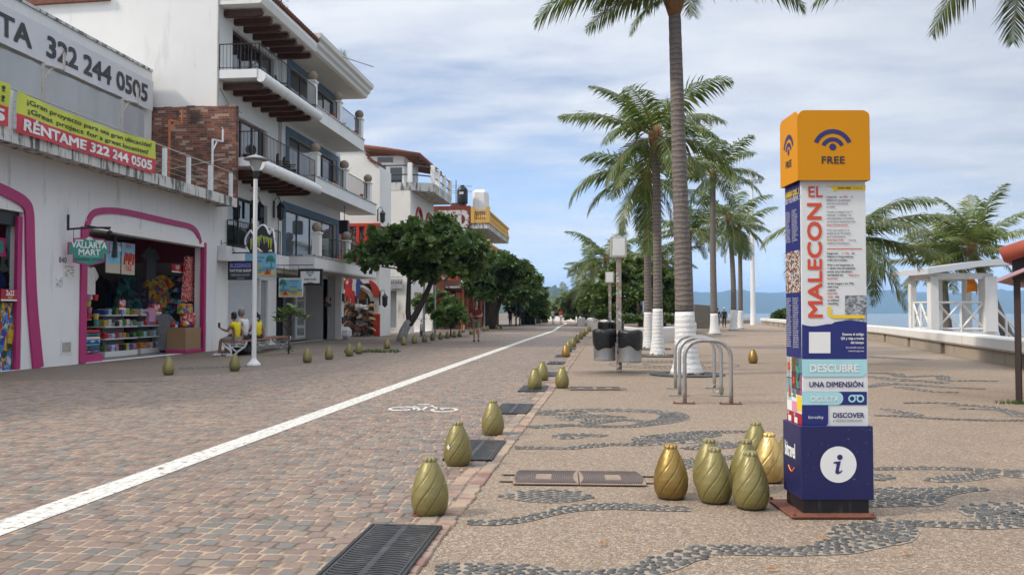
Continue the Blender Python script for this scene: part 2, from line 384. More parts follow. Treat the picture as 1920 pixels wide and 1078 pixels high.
# sea air
hb = MB().box(-11900, 11900, -3400, 11900, -8, 345)
m = bpy.data.materials.new('sea_air'); m.use_nodes = True; nt = m.node_tree; nt.nodes.clear()
pv = nt.nodes.new('ShaderNodeVolumePrincipled'); ov = nt.nodes.new('ShaderNodeOutputMaterial'); nt.links.new(pv.outputs[0], ov.inputs['Volume'])
pv.inputs['Color'].default_value = (.38, .64, 1., 1); pv.inputs['Density'].default_value = 1.25e-4; pv.inputs['Anisotropy'].default_value = -.25
o = hb.build('haze', m); o['kind'] = 'stuff'

# ---------------------------------------------------------------- pebble mosaics set in the pavement
m, n, b = newmat('mosaic_pebble'); gi = n.n.new('ShaderNodeNewGeometry'); ri = gi.outputs['Random Per Island']; P = gi.outputs['Position']
pc = n.ramp(ri, [(0, (.038, .038, .037)), (.3, (.075, .075, .072)), (.55, (.052, .053, .053)), (.75, (.105, .102, .096)), (.92, (.15, .138, .12))], True)
n.inp(b.inputs['Base Color'], n.mix(.25, pc, n.mix(n.noise(P, 90., 3.), (.05, .05, .05), (.24, .23, .21)))); b.inputs['Roughness'].default_value = .62; M_peb = m
M_mort = mat('mosaic_mortar', (.285, .235, .185), .9, var=.35, scale=22.)
BANDS = [
 [(826,1065,12),(878,1064,11),(956,1066,12),(1008,1070,11),(1060,1076,9),(1125,1075,9),(1190,1070,9),(1230,1059,12),(1256,1048,12),(1290,1043,8),(1316,1043,3)],
 [(1272,1031,2),(1295,1030,7),(1342,1028,9),(1407,1029,9),(1472,1031.5,8),(1525,1030,8),(1564,1024,12),(1603,1016,12),(1613,1008,17),(1633,998,19),(1655,992,16),(1677,981,10),(1700,978.7,6),(1755,981,5),(1821,983.5,6),(1865,981,8),(1892,966,22),(1925,964,26),(1975,966,24)],
 [(1813,956,3),(1832,953,9),(1854,955,13),(1876,959,17)],
 [(1640,877.5,2.5),(1732,876,2.5),(1821,878.6,2.5),(1865,883,5),(1887,885,7),(1925,888,8),(1975,890,6)],
 [(1737,898.5,1.5),(1765,898,4.5),(1810,893,5),(1854,887.5,4.5)],
 [(1600,944,5),(1631,938,11),(1655,933,14),(1688,930,16),(1715,924,13),(1755,920.6,7),(1788,916,5.5),(1810,914,5),(1843,916,2.5)],
 [(1632,890,5),(1650,894,8),(1665,897,3)],
 [(940,929,1.5),(975,928,9),(1025,928,12),(1075,929,10),(1110,931,1.5)],
 [(883,978,4),(930,977.6,5),(982,971.6,4.5),(1021,962.5,4),(1047,956,5),(1086,949.5,6),(1138.5,947,6),(1190.6,948,6),(1243,951,5),(1295,953,3.5)],
 [(970,838.5,2.6),(1015,838.5,2),(1062,839.4,2),(1090,836.6,2.5),(1118,833.8,2.8),(1146,832,2),(1202,832,2.5),(1217.5,828,6),(1230.6,821.6,7),(1249,820.6,7),(1268,815,4),(1300,811,3),(1335,809,2),(1420,808,1.4)],
 [(1258.7,824,4),(1277,826.6,3.6),(1296,824,3.6),(1320,817,2.6),(1345,814,1.6)],
 [(1039,817,2.2),(1052,817,5),(1071,816.5,4.2),(1099,814,2.5),(1131,816.5,1.8)],
 [(994,800,2.4),(1034,797.8,2.6),(1071,796,2),(1099,797,2.4),(1127.5,798.5,2),(1184,798,2),(1212,794,2.6),(1240,789.7,3.2),(1259,784,3.6),(1264,778.4,3.6),(1249,772.8,3.2),(1212,769.6,2.8),(1165,768,2.6),(1109,768,2.6),(1071,768,1.8),(1034,770,2),(1015,774.7,2.2),(1043,776,1.3),(1071,775,1.3),(1090,772,1.6)],
 [(1047,781,1),(1071,783.5,4.2),(1090,781.6,3.6),(1109,778.4,3),(1137,780,2.2),(1171,781,.8)],
 [(1099,792.5,2.4),(1118,789.7,3),(1146,787,2.4),(1174,786,1.6),(1202.5,788.8,1.6),(1214,791.6,1.6)],
 [(1283,840,1.6),(1326,836.6,4.5),(1364,831.8,5),(1398,831.8,1.6)],
 [(1262,884,1.5),(1283,868,4.5),(1311,860.5,4),(1374,855.7,3),(1450,858,3)],
 [(1646,777.8,1.3),(1694,779.7,1.3),(1750,783.4,1.4),(1805.5,786,1.3),(1861,787,1.3),(1925,787,1.4)],
 [(1657,766,.9),(1685,771,2),(1722,778,2)],
 [(1696,755,.9),(1731,754,.9),(1768,755,.9),(1796,755.5,.9)],
 [(1778,759,.9),(1815,759,1.2),(1852,762,1.6),(1889,769.5,2),(1917,780.6,2.6)],
 [(1802,765.8,.9),(1830,766,.9),(1870,767.6,.8)],
 [(1631,699,.8),(1676,700,1.1),(1694,706,.8),(1741,704,.8),(1765,704.5,1.1),(1775,713,.8),(1824,713,.8),(1869,714,.8)],
 [(1600,705,.8),(1638,706,.9),(1676,711,2),(1722,713,1.6),(1768,717.5,1.1)],
 [(1600,726,.8),(1631,724,.9),(1666,719,1.5),(1713,721,1.2),(1768,725,.8),(1843,728.6,.8)],
 [(1689,725,1.2),(1722,730,1.2),(1759,734,.8),(1798,735,.6)],
 [(1620,668,1.2),(1675,671,1.3),(1730,674,1)],
 [(200,716,1.6),(262,715.5,1.2),(330,714.5,1)], [(340,690,1.2),(400,688,1.2),(470,686,1)],
]
def mosaic(bands):
    b = MB(); peb = []
    seg = [(math.cos(2 * math.pi * k / 7), math.sin(2 * math.pi * k / 7)) for k in range(7)]
    rnd = random.Random(4)
    for bi, bd in enumerate(bands):
        zb = -.0040 + bi * .00009; pts = []
        for q in bd:
            if len(q) == 3: c = G(q[0], q[1]); t = G(q[0], q[1] - q[2]); u = G(q[0], q[1] + q[2]); pts.append((Vector((c[0], c[1])), .5 * abs(t[1] - u[1])))
            else: pts.append((Vector(q[:2]), q[2]))
        # resample with Catmull-Rom
        S = []
        for i in range(len(pts) - 1):
            p0, p1, p2, p3 = pts[max(i - 1, 0)], pts[i], pts[i + 1], pts[min(i + 2, len(pts) - 1)]
            k = max(2, int((p2[0] - p1[0]).length / .03))
            for j in range(k):
                t = j / k
                def cr(a, b_, c_, d_): return .5 * ((2 * b_) + (-a + c_) * t + (2 * a - 5 * b_ + 4 * c_ - d_) * t * t + (-a + 3 * b_ - 3 * c_ + d_) * t ** 3)
                S.append((cr(p0[0], p1[0], p2[0], p3[0]), max(.012, cr(p0[1], p1[1], p2[1], p3[1]))))
        S.append(pts[-1])
        L = []; acc = 0.; last = -1.; row = 0
        for i, (p, hw) in enumerate(S):
            t = S[min(i + 1, len(S) - 1)][0] - S[max(i - 1, 0)][0]
            t = t.normalized() if t.length > 1e-6 else Vector((1, 0)); nn = Vector((-t.y, t.x))
            L.append([(p.x + nn.x * hw, p.y + nn.y * hw, zb), (p.x - nn.x * hw, p.y - nn.y * hw, zb)])
            if i: acc += (p - S[i - 1][0]).length
            far = p.y > 11
            st = .047 if not far else .10
            if acc - last > st:
                last = acc; row += 1
                k = max(1, int(round(2 * hw / (.036 if not far else .07))))
                for q in range(k):
                    v = ((q + .5) / k * 2 - 1) * hw * .94
                    c = p + nn * (v + rnd.uniform(-.003, .003)) + t * ((.5 if q % 2 else 0.) * st + rnd.uniform(-.005, .005))
                    a = math.atan2(t.y, t.x) + (.42 if q % 2 else -.42) * (1 if k > 1 else .3) + rnd.uniform(-.14, .14)
                    la, lb = (.0275 * rnd.uniform(.88, 1.12), .0165 * rnd.uniform(.88, 1.12)) if not far else (.052, .028)
                    lb = min(lb, hw * 1.0 / k * 1.1 + .006)
                    peb.append((c, a, la, lb, rnd.uniform(.002, .0048)))
        b.loft(L, closed=False)
    b.mi = 1
    for c, a, la, lb, h in peb:
        ca, sa = math.cos(a), math.sin(a); rings = []
        for s, z in ((1., -.006), (.86, h * .62), (.5, h)):
            rings.append([(c.x + la * s * x * ca - lb * s * y * sa, c.y + la * s * x * sa + lb * s * y * ca, z) for x, y in seg])
        o0 = len(b.v); b.loft(rings); b.f.append(tuple(o0 + 14 + k for k in range(7))); b.m.append(1)
    o = b.build('pebble_mosaic', [M_mort, M_peb], smooth=60); o['kind'] = 'structure'
    # base strips must face up
    return o
def ringband(cx, cy, r, hw, a0=0, a1=360, n_=28):
    return [(cx + r * math.cos(R(a0 + (a1 - a0) * i / n_)), cy + r * math.sin(R(a0 + (a1 - a0) * i / n_)), hw, 0) for i in range(n_ + 1)]
pc_ = G(1262, 683)
for r_ in (.75, 1.15, 1.6): BANDS.append(ringband(pc_[0], pc_[1], r_, .05))
mosaic(BANDS)
# row of squared border stones along the promenade edge
b = MB(); rnd = random.Random(21); y = -2.
while y < 46:
    L_ = rnd.uniform(.10, .135); xe = next((p[0] + (q[0] - p[0]) * (y - p[1]) / (q[1] - p[1]) for p, q in zip(cob_r, cob_r[1:]) if p[1] <= y <= q[1]), -.7)
    for k in (0, 1):
        if k and rnd.random() < .15: continue
        x0 = xe - .055 - k * .125 + rnd.uniform(-.006, .006); b.bbox(x0, x0 + .112 + rnd.uniform(-.008, .008), y + rnd.uniform(-.004, .004) + k * .05, y + L_ - .012 + k * .05, -.02, .006 + rnd.uniform(-.002, .003), .008)
    y += L_
m, n, bb = newmat('border_stone'); g_ = n.n.new('ShaderNodeNewGeometry'); P = g_.outputs['Position']
sc_ = n.ramp(g_.outputs['Random Per Island'], [(0, (.27, .155, .125)), (.3, (.20, .195, .18)), (.5, (.31, .215, .175)), (.75, (.24, .215, .185)), (.9, (.35, .28, .22))], True)
n.inp(bb.inputs['Base Color'], n.mix(n.math('MULTIPLY', n.smooth(n.noise(P, 3., 4.), .38, .62), .75), n.mix(.4, sc_, n.mix(n.noise(P, 150., 3.), (.08, .07, .06), (.42, .37, .32)), 'OVERLAY'), (.40, .29, .20))); bb.inputs['Roughness'].default_value = .8; n.inp(bb.inputs['Normal'], n.bump(n.noise(P, 45., 4.), .4, .008))
o = b.build('border_stones', m); o['kind'] = 'structure'
# ================================================================ INFORMATION PILLAR
M_yel = mat('yellow_panel', (.62, .255, .003), .45, var=.05, scale=2., spec=.25)
M_navy = mat('navy_panel', (.016, .022, .155), .35, var=.06, scale=3., dirt=(.30, .32, .42), dscale=55., damt=.0)
m, n, b = newmat('scuffed_navy'); c = n.coord('Object')
sp_ = n.math('MULTIPLY', n.smooth(n.noise(c, 70., 2.), .70, .73), n.smooth(n.noise(c, 5., 3.), .5, .66))
n.inp(b.inputs['Base Color'], n.mix(n.math('MULTIPLY', sp_, .7), n.mix(n.noise(c, 3., 4.), (.010, .012, .075), (.014, .017, .105)), (.42, .43, .50))); b.inputs['Roughness'].default_value = .33; M_scuff = m
M_wpan = mat('white_panel', (.70, .71, .70), .35, var=.05, scale=3., dirt=(.48, .49, .48), dscale=3., damt=.35, stretch=(1, 1, .3))
M_red = mat('red_ink', (.62, .075, .028), .4, var=.12, scale=9.)
M_ink = mat('dark_ink', (.03, .03, .035), .5); M_gink = mat('grey_ink', (.13, .12, .115), .5); M_wink = mat('white_ink', (.78, .78, .76), .5, var=.04)
M_nink = mat('navy_ink', (.025, .026, .13), .4); M_cyan = mat('pale_cyan_ink', (.37, .66, .70), .4, var=.06); M_ylab = mat('yellow_ink', (.80, .56, .03), .45)
M_dred = mat('wine_panel', (.36, .012, .03), .4); M_org = mat('orange_ink', (.80, .22, .04), .45); M_pinkink = mat('pink_ink', (.75, .28, .42), .45); M_grn = mat('green_ink', (.05, .26, .20), .45)
M_blk = mat('black_steel', (.012, .012, .013), .45, var=.4, scale=20., dirt=(.12, .11, .10), dscale=30., damt=.4)
M_rust = mat('rusty_steel', (.17, .060, .035), .8, var=.45, scale=14., bump=.4, bscale=90.)
m, n, b = newmat('harbour_photo_print'); c = n.coord('Object'); s0 = n.xyz(c)
ph = n.noise(n.vmath('MULTIPLY', c, (1., 1., 1.6)), 34., 6., .7); ph2 = n.noise(n.vmath('MULTIPLY', c, (1., 1., .5)), 9., 3.)
n.inp(b.inputs['Base Color'], n.ramp(n.math('ADD', n.math('MULTIPLY', ph, .75), n.math('MULTIPLY', ph2, .3)), [(.36, (.03, .035, .04)), (.5, (.16, .17, .18)), (.58, (.42, .44, .46)), (.68, (.66, .68, .68))])); b.inputs['Roughness'].default_value = .4; M_photo = m
m, n, b = newmat('town_photo_print'); c = n.coord('Object')
n.inp(b.inputs['Base Color'], n.ramp(n.xyz(n.voro(n.vmath('MULTIPLY', c, (1, 1, 1.3)), 75.))[0], [(0, (.05, .05, .06)), (.22, (.30, .09, .05)), (.42, (.55, .48, .42)), (.60, (.12, .16, .14)), (.72, (.62, .60, .58)), (.88, (.25, .14, .10))], True)); b.inputs['Roughness'].default_value = .4; M_town = m

def KF(px, py, d):
    a = (px - CX) / F; b_ = -(py - CY) / F; t = d / (_cp - b_ * _sp); return (a * t, H + (_sp + b_ * _cp) * t)
def yawpt(x, d): return (x * _cy - d * _sy, x * _sy + d * _cy)
D0 = 5.37; kx0 = KF(1560, 800, D0)[0]
ko = (*yawpt(kx0, D0), 0.)
K = thing('information_pillar', 'tall square wayfinding pillar with a yellow cap, white text panel and navy base', 'information pillar', ko, YAW)
K['_org'] = (0, 0, 0)
def kp(px, py, d=D0): x, z = KF(px, py, d); return (x - kx0, d - D0, z)
def kx(px, py, d): return KF(px, py, d)[0] - kx0
def kz(py, d): return KF(1560, py, d)[1]
# rusty base plate, black plinth
zt = .014
b = MB(); x0, x1 = kx(1484, 968, 5.28), kx(1643, 968, 5.28)
b.bbox(x0, x1, -.095, .40, .0, zt, .003)
for (ax, ay) in ((x0 + .02, -.075), (x1 - .02, -.075), (x0 + .02, .38), (x1 - .02, .38)): b.lathe([(.012, 0), (.012, .016), (.006, .02)], (ax, ay, zt), 8)
b.build('base_plate', M_rust, K)
px0, px1 = kx(1506, 950, 5.362), kx(1629, 950, 5.362)
MB().box(px0, px1, -.008, .31, zt, .2).build('plinth', M_blk, K)
bx0, bx1, bz0, bz1 = kx(1502, 870, 5.335), kx(1638, 870, 5.335), kz(937, 5.335), kz(798.5, 5.335)
b = MB(); T = .012; yb = .30       # open topped navy box: four walls and a floor
b.bbox(bx0, bx1, -.035, -.035 + T, bz0, bz1, .003); b.bbox(bx0, bx1, yb, yb + T, bz0, bz1, .003)
b.bbox(bx0, bx0 + T, -.035 + T, yb, bz0, bz1 - .001, .003); b.bbox(bx1 - T, bx1, -.035 + T, yb, bz0, bz1 - .001, .003); b.box(bx0 + T, bx1 - T, -.035 + T, yb, bz0 + .004, bz0 + .014)
box = b.build('base_box', M_scuff, K)
def kquad(b, pts, d): b.add([kp(x, y, d) for x, y in pts], [tuple(reversed(range(len(pts))))])
def kcirc(cx, cy, r, n_=40, a0=0, a1=360): return [(cx + r * math.cos(R(a0 + (a1 - a0) * i / n_)), cy - r * math.sin(R(a0 + (a1 - a0) * i / n_))) for i in range(n_ + (0 if a1 - a0 == 360 else 1))]
b = MB(); kquad(b, kcirc(1572, 870.5, 34), 5.3335); b.build('information_disc', M_wink, K)
b = MB(); d = 5.332
kquad(b, kcirc(1574.8, 857.0, 5.2, 20), d)
kquad(b, [(1562.5, 866.5), (1566, 865.0), (1576.5, 864.2), (1573.2, 880.5), (1573.0, 883.2), (1575.2, 883.4), (1578.6, 880.6), (1579.8, 882.0), (1576.2, 886.4), (1571.0, 888.6), (1566.6, 887.2), (1566.2, 883.6), (1568.6, 870.8), (1567.6, 868.6), (1562.6, 868.6)], d)
b.build('letter_i', M_nink, K)
fx = Vector((1, 0, 0)); fz = Vector((0, 0, 1)); ly = Vector((0, -1, 0))     # left face reads towards -y (from back to front)
def ktext(b, s, px, py, h, d=None, bold=0., xs=1., align='LEFT', sp=1.):
    """text on the front face, h = capital height in photo pixels"""
    d = d or D0 - .004; p = kp(px, py, d); b.text(s, h / F * d / .69, frame(p, fx, fz), bold, xs, align, 0., sp)
b = MB(); p = kp(1502, 0, 5.335); b.text('bitravel', .135, frame((bx0 - .0015, .272, (bz0 + bz1) / 2 + .01), ly, (0, -.0, 1)), .022, .50, 'LEFT'); b.build('lettering', M_wink, K)
b = MB(); b.tube([(bx0 - .002, .20 - .11 * i / 8 + .0, (bz0 + bz1) / 2 - .055 - .03 * math.sin(math.pi * i / 8)) for i in range(9)], .005, 5); b.build('smile_mark', M_org, K)
# shaft
sx0, sx1 = kx(1503, 600, D0), kx(1626, 600, D0); sz1 = kz(330, D0)
shaft = MB().bbox(sx0, sx1, 0., .30, .16, sz1, .004).build('shaft', M_wpan, K)
def quadpart(name, m_, pts, lay=1):
    b = MB(); kquad(b, pts, D0 - .0015 * lay); return b.build(name, m_, K)
XL, XR = 1503.6, 1625.4
blue = [(XL, 607.5)] + [(1503.6 + 1.0 * i, 609.2 + 2.4 * math.sin((i - 4) / 34 * math.pi) * (1 if i < 40 else .8)) for i in range(4, 60, 4)] + [(1566, 603.5), (1590, 600), (XR, 604), (XR, 673), (XL, 673)]
quadpart('harbour_photo', M_photo, [(1584.5, 554), (XR, 553.5), (XR, 612), (1584.5, 612)], 1)
quadpart('blue_field', M_navy, blue, 2)
quadpart('white_square', M_wink, [(1516.8, 622.5), (1557, 622.5), (1557, 662), (1516.8, 662)], 3)
def rr(x0, y0, x1, y1, c):  # rectangle with chosen rounded corners c = {tl,tr,br,bl: r}
    P = []
    for k, cx_, cy_, a0 in (('tl', x0, y0, 180), ('tr', x1, y0, 90), ('br', x1, y1, 0), ('bl', x0, y1, -90)):
        r = c.get(k, 0)
        if not r: P.append((cx_, cy_)); continue
        ox = cx_ + (r if 'l' in k else -r); oy = cy_ + (r if 't' in k else -r)
        P += [(ox + r * math.cos(R(a0 - 90 * i / 8)), oy - r * math.sin(R(a0 - 90 * i / 8))) for i in range(9)]
    return P
quadpart('cyan_strip', M_cyan, rr(XL, 673.6, XR, 706, {'br': 12}), 3)
quadpart('navy_strip', M_navy, [(XL, 734), (XR, 734), (XR, 759), (XL, 759)], 2)
quadpart('cyan_pill', M_cyan, rr(XL, 734.2, 1581, 758.8, {'tr': 12, 'br': 12}), 3)
quadpart('navy_corner', M_navy, rr(XL, 759, 1553, 800.5, {'br': 10}), 3)
b = MB()
for cx_ in (1597.6, 1613.2):
    o_, i_ = kcirc(cx_, 747, 7.2, 24), kcirc(cx_, 747, 4.2, 24)
    b.loft([[kp(x, y, D0 - .004) for x, y in i_], [kp(x, y, D0 - .004) for x, y in o_]])
kquad(b, [(1595, 739.8), (1616, 739.8), (1616, 742.4), (1595, 742.4)], D0 - .0041); b.build('goggles_icon', M_cyan, K)
# yellow pointing hand and bracket
b = MB(); kquad(b, [(1559, 347.8), (1623, 347.6), (1623, 357.2), (1572, 357.4), (1570, 359.2), (1563.5, 359.2), (1562, 355), (1560, 351.5), (1553, 351), (1553, 349.2), (1559, 349.6)], D0 - .0015)
kquad(b, kcirc(1549.6, 348.6, 1.3, 10), D0 - .0015); b.build('pointing_hand', M_ylab, K)
b = MB(); kquad(b, [(1551.6, 575), (1558.6, 575), (1558.6, 584)] + [(1558.6 + 6 - 6 * math.cos(R(90 * i / 6)), 584 + 6.4 * math.sin(R(90 * i / 6))) for i in range(1, 7)] + [(1621, 590.6), (1621, 597.0), (1566, 596.8)] + [(1564.6 - 13 * math.sin(R(90 * i / 6)), 584 + 12.8 * math.cos(R(90 * i / 6))) for i in range(1, 6)], D0 - .0045); b.build('yellow_bracket', M_ylab, K)
b = MB(); ktext(b, 'START HERE', 1571, 354.6, 3.2, D0 - .0035, .02, .95); ktext(b, '/ COMIENZA AQUI', 1599, 354.2, 1.9, D0 - .0035, 0., .8); b.build('lettering', M_ink, K)
# big red words
b = MB(); ktext(b, 'EL', 1514.2, 369.5, 20., None, -.012, 1.0); p = kp(1541.8, 598.2, D0 - .003)
LW = kz(380.5, D0) - kz(598, D0); v_, _ = text_mesh('MALECON', 1., .028, 1., 'LEFT', 0., 1.); wid = max(q[0] for q in v_)
sz_ = 27.2 / F * D0 / .735; b.text('MALECON', sz_, frame(p, fz, -fx), .028, LW / (wid * sz_), 'LEFT'); b.build('lettering', M_red, K)
# scale text size via matrix-free cache: size already metres
Z0 = 330.; zs = 3.714
G1 = [(147, 'Inaugurado ', 1), (170, 'Malecón es un testimonio', 0), (193, 'vivo de la evolución de', 0), (216, 'la ciudad.', 0), (251, 'Cuando se inauguró, sus 11', 0), (274, 'manzanas - o cuadras - no', 0), (297, 'eran peatonales y el nombre', 0), (320, 'con el que se bautizó fue el de', 0), (378, 'Todo esto cambió en la', 0), (401, 'década de los 70, cuando', 0), (424, 'pasó a denominarse', 0), (470, 'ambiciosa remodelación.', 0)]
G2 = [(540, 'Inaugurated', 1), (563, 'Malecon is a living testimony', 0), (587, 'of the city\'s evolution.', 0), (621, 'When it was inaugurated, its', 0), (644, '11 blocks were not pedestrian', 0), (668, 'and the name with which it', 0), (691, 'was baptized was', 0), (750, 'All this changed in the 1970s,', 0), (773, 'when it was', 0), (796, 'renamed', 0), (866, 'an ambitious', 0), (889, 'remodeling.', 0)]
xx = lambda z: 1549.4 + z * .0028; yy = lambda z: Z0 + (z + 4.5) / zs
b = MB()
for z, s, _ in G1: ktext(b, s, xx(z), yy(z), 3.5, None, .004, .86)
ktext(b, 'el', 1596, yy(147), 3.5, None, .004, .86); ktext(b, 'tras una', 1591, yy(447), 3.5, None, .004, .86); b.build('lettering', M_gink, K)
b = MB()
for z, s, _ in G2: ktext(b, s, xx(z), yy(z), 3.5, None, .018, .84)
ktext(b, 'the', 1597, yy(540), 3.5, None, .018, .84); ktext(b, 'after', 1566, yy(843), 3.5, None, .018, .84); b.build('lettering', M_ink, K)
b = MB()
for px_, z, s in ((1575, 147, 'en 1936,'), (1550.4, 343, 'Paseo de la Revolución.'), (1550.8, 447, 'Paseo Díaz Ordaz'), (1579, 540, 'in 1936,'), (1591.5, 691, 'Paseo de la'), (1551.4, 715, 'Revolución.'), (1551.6, 819, 'Paseo Díaz'), (1551.8, 843, 'Ordaz')): ktext(b, s, px_, yy(z), 3.5, None, .012, .84)
kquad(b, [(1551, 465.8), (1616.4, 465.6), (1616.4, 467.2), (1551, 467.4)], D0 - .004); b.build('lettering', M_red, K)
b = MB()
for s, y in (('Escanea el código', 628.6), ('QR y viaja a través', 636.4), ('del tiempo', 644.2)): ktext(b, s, 1620, y, 4.6, D0 - .006, .02, .86, 'RIGHT')
for s, y in (('Scan the QR code and', 652.8), ('travel through time', 659.2)): ktext(b, s, 1620, y, 3.2, D0 - .006, 0., .80, 'RIGHT')
ktext(b, 'DESCUBRE', 1517.5, 696.8, 13.6, D0 - .007, .03, .98); ktext(b, 'OCULTA', 1519, 752, 9.4, D0 - .007, .022, .98); ktext(b, 'bitreality', 1515.5, 784.5, 5.6, D0 - .007, 0., .98); b.build('lettering', M_wink, K)
b = MB(); ktext(b, 'UNA DIMENSIÓN', 1517, 725.4, 9.6, None, .022, .94); ktext(b, 'DISCOVER', 1561.5, 782.6, 8.8, None, .022, .98); b.build('lettering', M_nink, K)
b = MB(); ktext(b, 'A HIDDEN DIMENSION', 1561.5, 790.6, 4.0, None, 0., .92); b.build('lettering', M_gink, K)
# left face of the shaft
xl = sx0 - .0015
def lq(y0, y1, za, zb, lay=0): x = xl - .0015 * lay; return [(x, y1, za), (x, y0, za), (x, y0, zb), (x, y1, zb)]
MB().quad(*lq(.004, .296, kz(742, D0) , sz1 - .004)).build('side_panel', M_navy, K)
zz_ = lambda py: kz(py, D0)
MB().quad(*lq(.006, .294, zz_(548), zz_(468), 1)).build('town_photo', M_town, K)
b = MB(); b.text('¿SABÍAS QUE...?', .052, frame((xl - .002, .285, zz_(362)), ly, fz), .02, .78, 'LEFT'); b.build('lettering', M_ylab, K)
b = MB(); b.text('DID YOU KNOW...?', .050, frame((xl - .002, .285, zz_(374)), ly, fz), -.004, .66, 'LEFT')
rl = random.Random(3); WORDS = 'el paseo la ciudad mar los arcos calle playa vida puerto del sol the bay town walk sea and old street from by'.split()
for za, zb in ((392, 452), (560, 655)):
    y = za
    while y < zb:
        for y0 in (.285, .14):
            s = ' '.join(rl.choice(WORDS) for _ in range(3)); b.text(s, .0155, frame((xl - .002, y0, zz_(y)), ly, fz), 0., min(1., .9 * 16 / len(s)), 'LEFT')
        y += 4.4
    b.quad(*[(xl - .0025, yv, zv) for yv, zv in ((.152, zz_(zb)), (.149, zz_(zb)), (.149, zz_(za - 4)), (.152, zz_(za - 4)))])
b.build('lettering', M_wink, K)
# colourful illustration tiles (plain shapes) and wine strip
tiles = [(.006, .10, 700, 672, M_cyan), (.10, .20, 700, 672, M_ylab), (.20, .294, 712, 672, M_wink), (.006, .10, 742, 702, M_pinkink), (.10, .20, 730, 702, M_org), (.10, .20, 756, 732, M_wink), (.20, .294, 756, 714, M_cyan), (.006, .10, 772, 744, M_ylab), (.10, .20, 776, 757, M_pinkink), (.20, .294, 776, 757, M_wink)]
for m_ in (M_cyan, M_ylab, M_wink, M_pinkink, M_org):
    b = MB()
    for t in tiles:
        if t[4] is m_: b.quad(*lq(t[0], t[1], zz_(t[2] if False else max(t[2], t[3])), zz_(min(t[2], t[3]))))
    b.build('illustration', m_, K)
b = MB(); b.quad(*lq(.004, .296, zz_(802), zz_(777))); b.build('wine_strip', M_dred, K)
b = MB()
for y0, zc_, r_ in ((.25, 690, .03), (.15, 716, .028)):
    b.add([(xl - .003, y0 + r_ * math.cos(i * .5236) * (1 if i % 2 else .55), zz_(zc_) + r_ * math.sin(i * .5236)) for i in range(12)], [tuple(range(12))])
b.add([(xl - .003, .26, zz_(750)), (xl - .003, .21, zz_(750)), (xl - .003, .235, zz_(722))], [(0, 1, 2)]); b.build('illustration', M_red, K)
b = MB(); b.tube([(xl - .003, .05, zz_(730)), (xl - .003, .07, zz_(715)), (xl - .003, .045, zz_(700)), (xl - .003, .075, zz_(688))], .012, 5); b.add([(xl - .003, .19, zz_(748)), (xl - .003, .11, zz_(748)), (xl - .003, .14, zz_(738))], [(0, 1, 2)]); b.build('illustration', M_grn, K)
b = MB(); b.lathe([(.02, 0)] * 2, (0, 0, 0), 6) if False else None
for y0 in (.24, .12): b.quad(*lq(y0 - .03, y0 + .03, zz_(797), zz_(786), 1)); b.text('PV', .03, frame((xl - .003, y0 + .02, zz_(785)), ly, fz), .02, .8)
b.build('lettering', M_wink, K)
# yellow cap: front and left panels with rounded upper corners, plus a top tray and the hidden sides
cd = 5.325; cx0, cx1, cz0, cz1 = kx(1495.5, 270, cd), kx(1631.5, 270, cd), kz(338, cd), kz(207, cd)
def cap_panel(org, ux, w_, c_):
    poly = []
    for (x_, z_, a0, s) in ((0, 0, 0, 0), (w_, 0, 0, 0), (w_ - c_, cz1 - cz0 - c_, 0, 1), (c_, cz1 - cz0 - c_, 90, 1)):
        if not s: poly.append((x_, z_))
        else: poly += [(x_ + c_ * math.cos(R(a0 + 15 * i)), z_ + c_ * math.sin(R(a0 + 15 * i))) for i in range(7)]
    nrm = Vector((ux[1], -ux[0], 0))
    f0 = lambda p: (org[0] + ux[0] * p[0], org[1] + ux[1] * p[0], cz0 + p[1])
    f1 = lambda p: tuple(Vector(f0(p)) - nrm * .008)
    return poly, f0, f1
b = MB(); cy0 = cd - D0; CDp = .35
for org, ux, w_ in (((cx0 + .004, cy0), (1, 0), cx1 - cx0 - .008), ((cx0, cy0 + CDp), (0, -1), CDp - .004), ((cx1 - .004, cy0 + CDp + .004), (-1, 0), cx1 - cx0 - .008), ((cx1, cy0 + .004), (0, 1), CDp - .004)):
    poly, f0, f1 = cap_panel(org, ux, w_, .045); b.prism(poly, f0, f1)
cap = b.build('cap', M_yel, K)
b = MB(); b.box(cx0 + .014, cx1 - .014, cy0 + .014, cy0 + CDp - .012, cz0 + .03, cz1 - .06); b.build('cap_core', M_blk, K)
def wifi(b, org, ux, s):
    U = Vector((*ux, 0)); nrm = Vector((ux[1], -ux[0], 0)) * .0015
    P = lambda x, z: tuple(Vector((*org, 0)) + U * x + Vector((0, 0, z)) + nrm)
    for r0, r1 in ((.052, .080), (.104, .134)):
        L = []
        for i in range(25):
            a = R(22 + 136 * i / 24); L.append([P(r * math.cos(a) * s, wz + r * math.sin(a)) for r in (r1 * .98, r0 * .98)])
        b.loft(L, closed=False)
    b.add([P(.023 * math.cos(i * math.pi / 10) * s, wz + .015 + .023 * math.sin(i * math.pi / 10)) for i in range(20)], [tuple(range(20))])
wz = cz0 + .20
b = MB(); wifi(b, ((cx0 + cx1) / 2 - .008, cy0), (1, 0), 1.); wifi(b, (cx0, cy0 + CDp / 2 + .0), (0, -1), .8); b.build('wireless_symbol', M_nink, K)
b = MB(); b.text('FREE', .0665, frame(((cx0 + cx1) / 2 - .008, cy0 - .002, cz0 + .108), fx, fz), .022, 1.05, 'CENTER', 0., 1.08); b.text('FREE', .066, frame((cx0 - .002, cy0 + CDp / 2, cz0 + .112), ly, fz), .016, .80, 'CENTER', 0., 1.08); b.build('lettering', M_ink, K)
K['_org'] = ko
del K['_org']

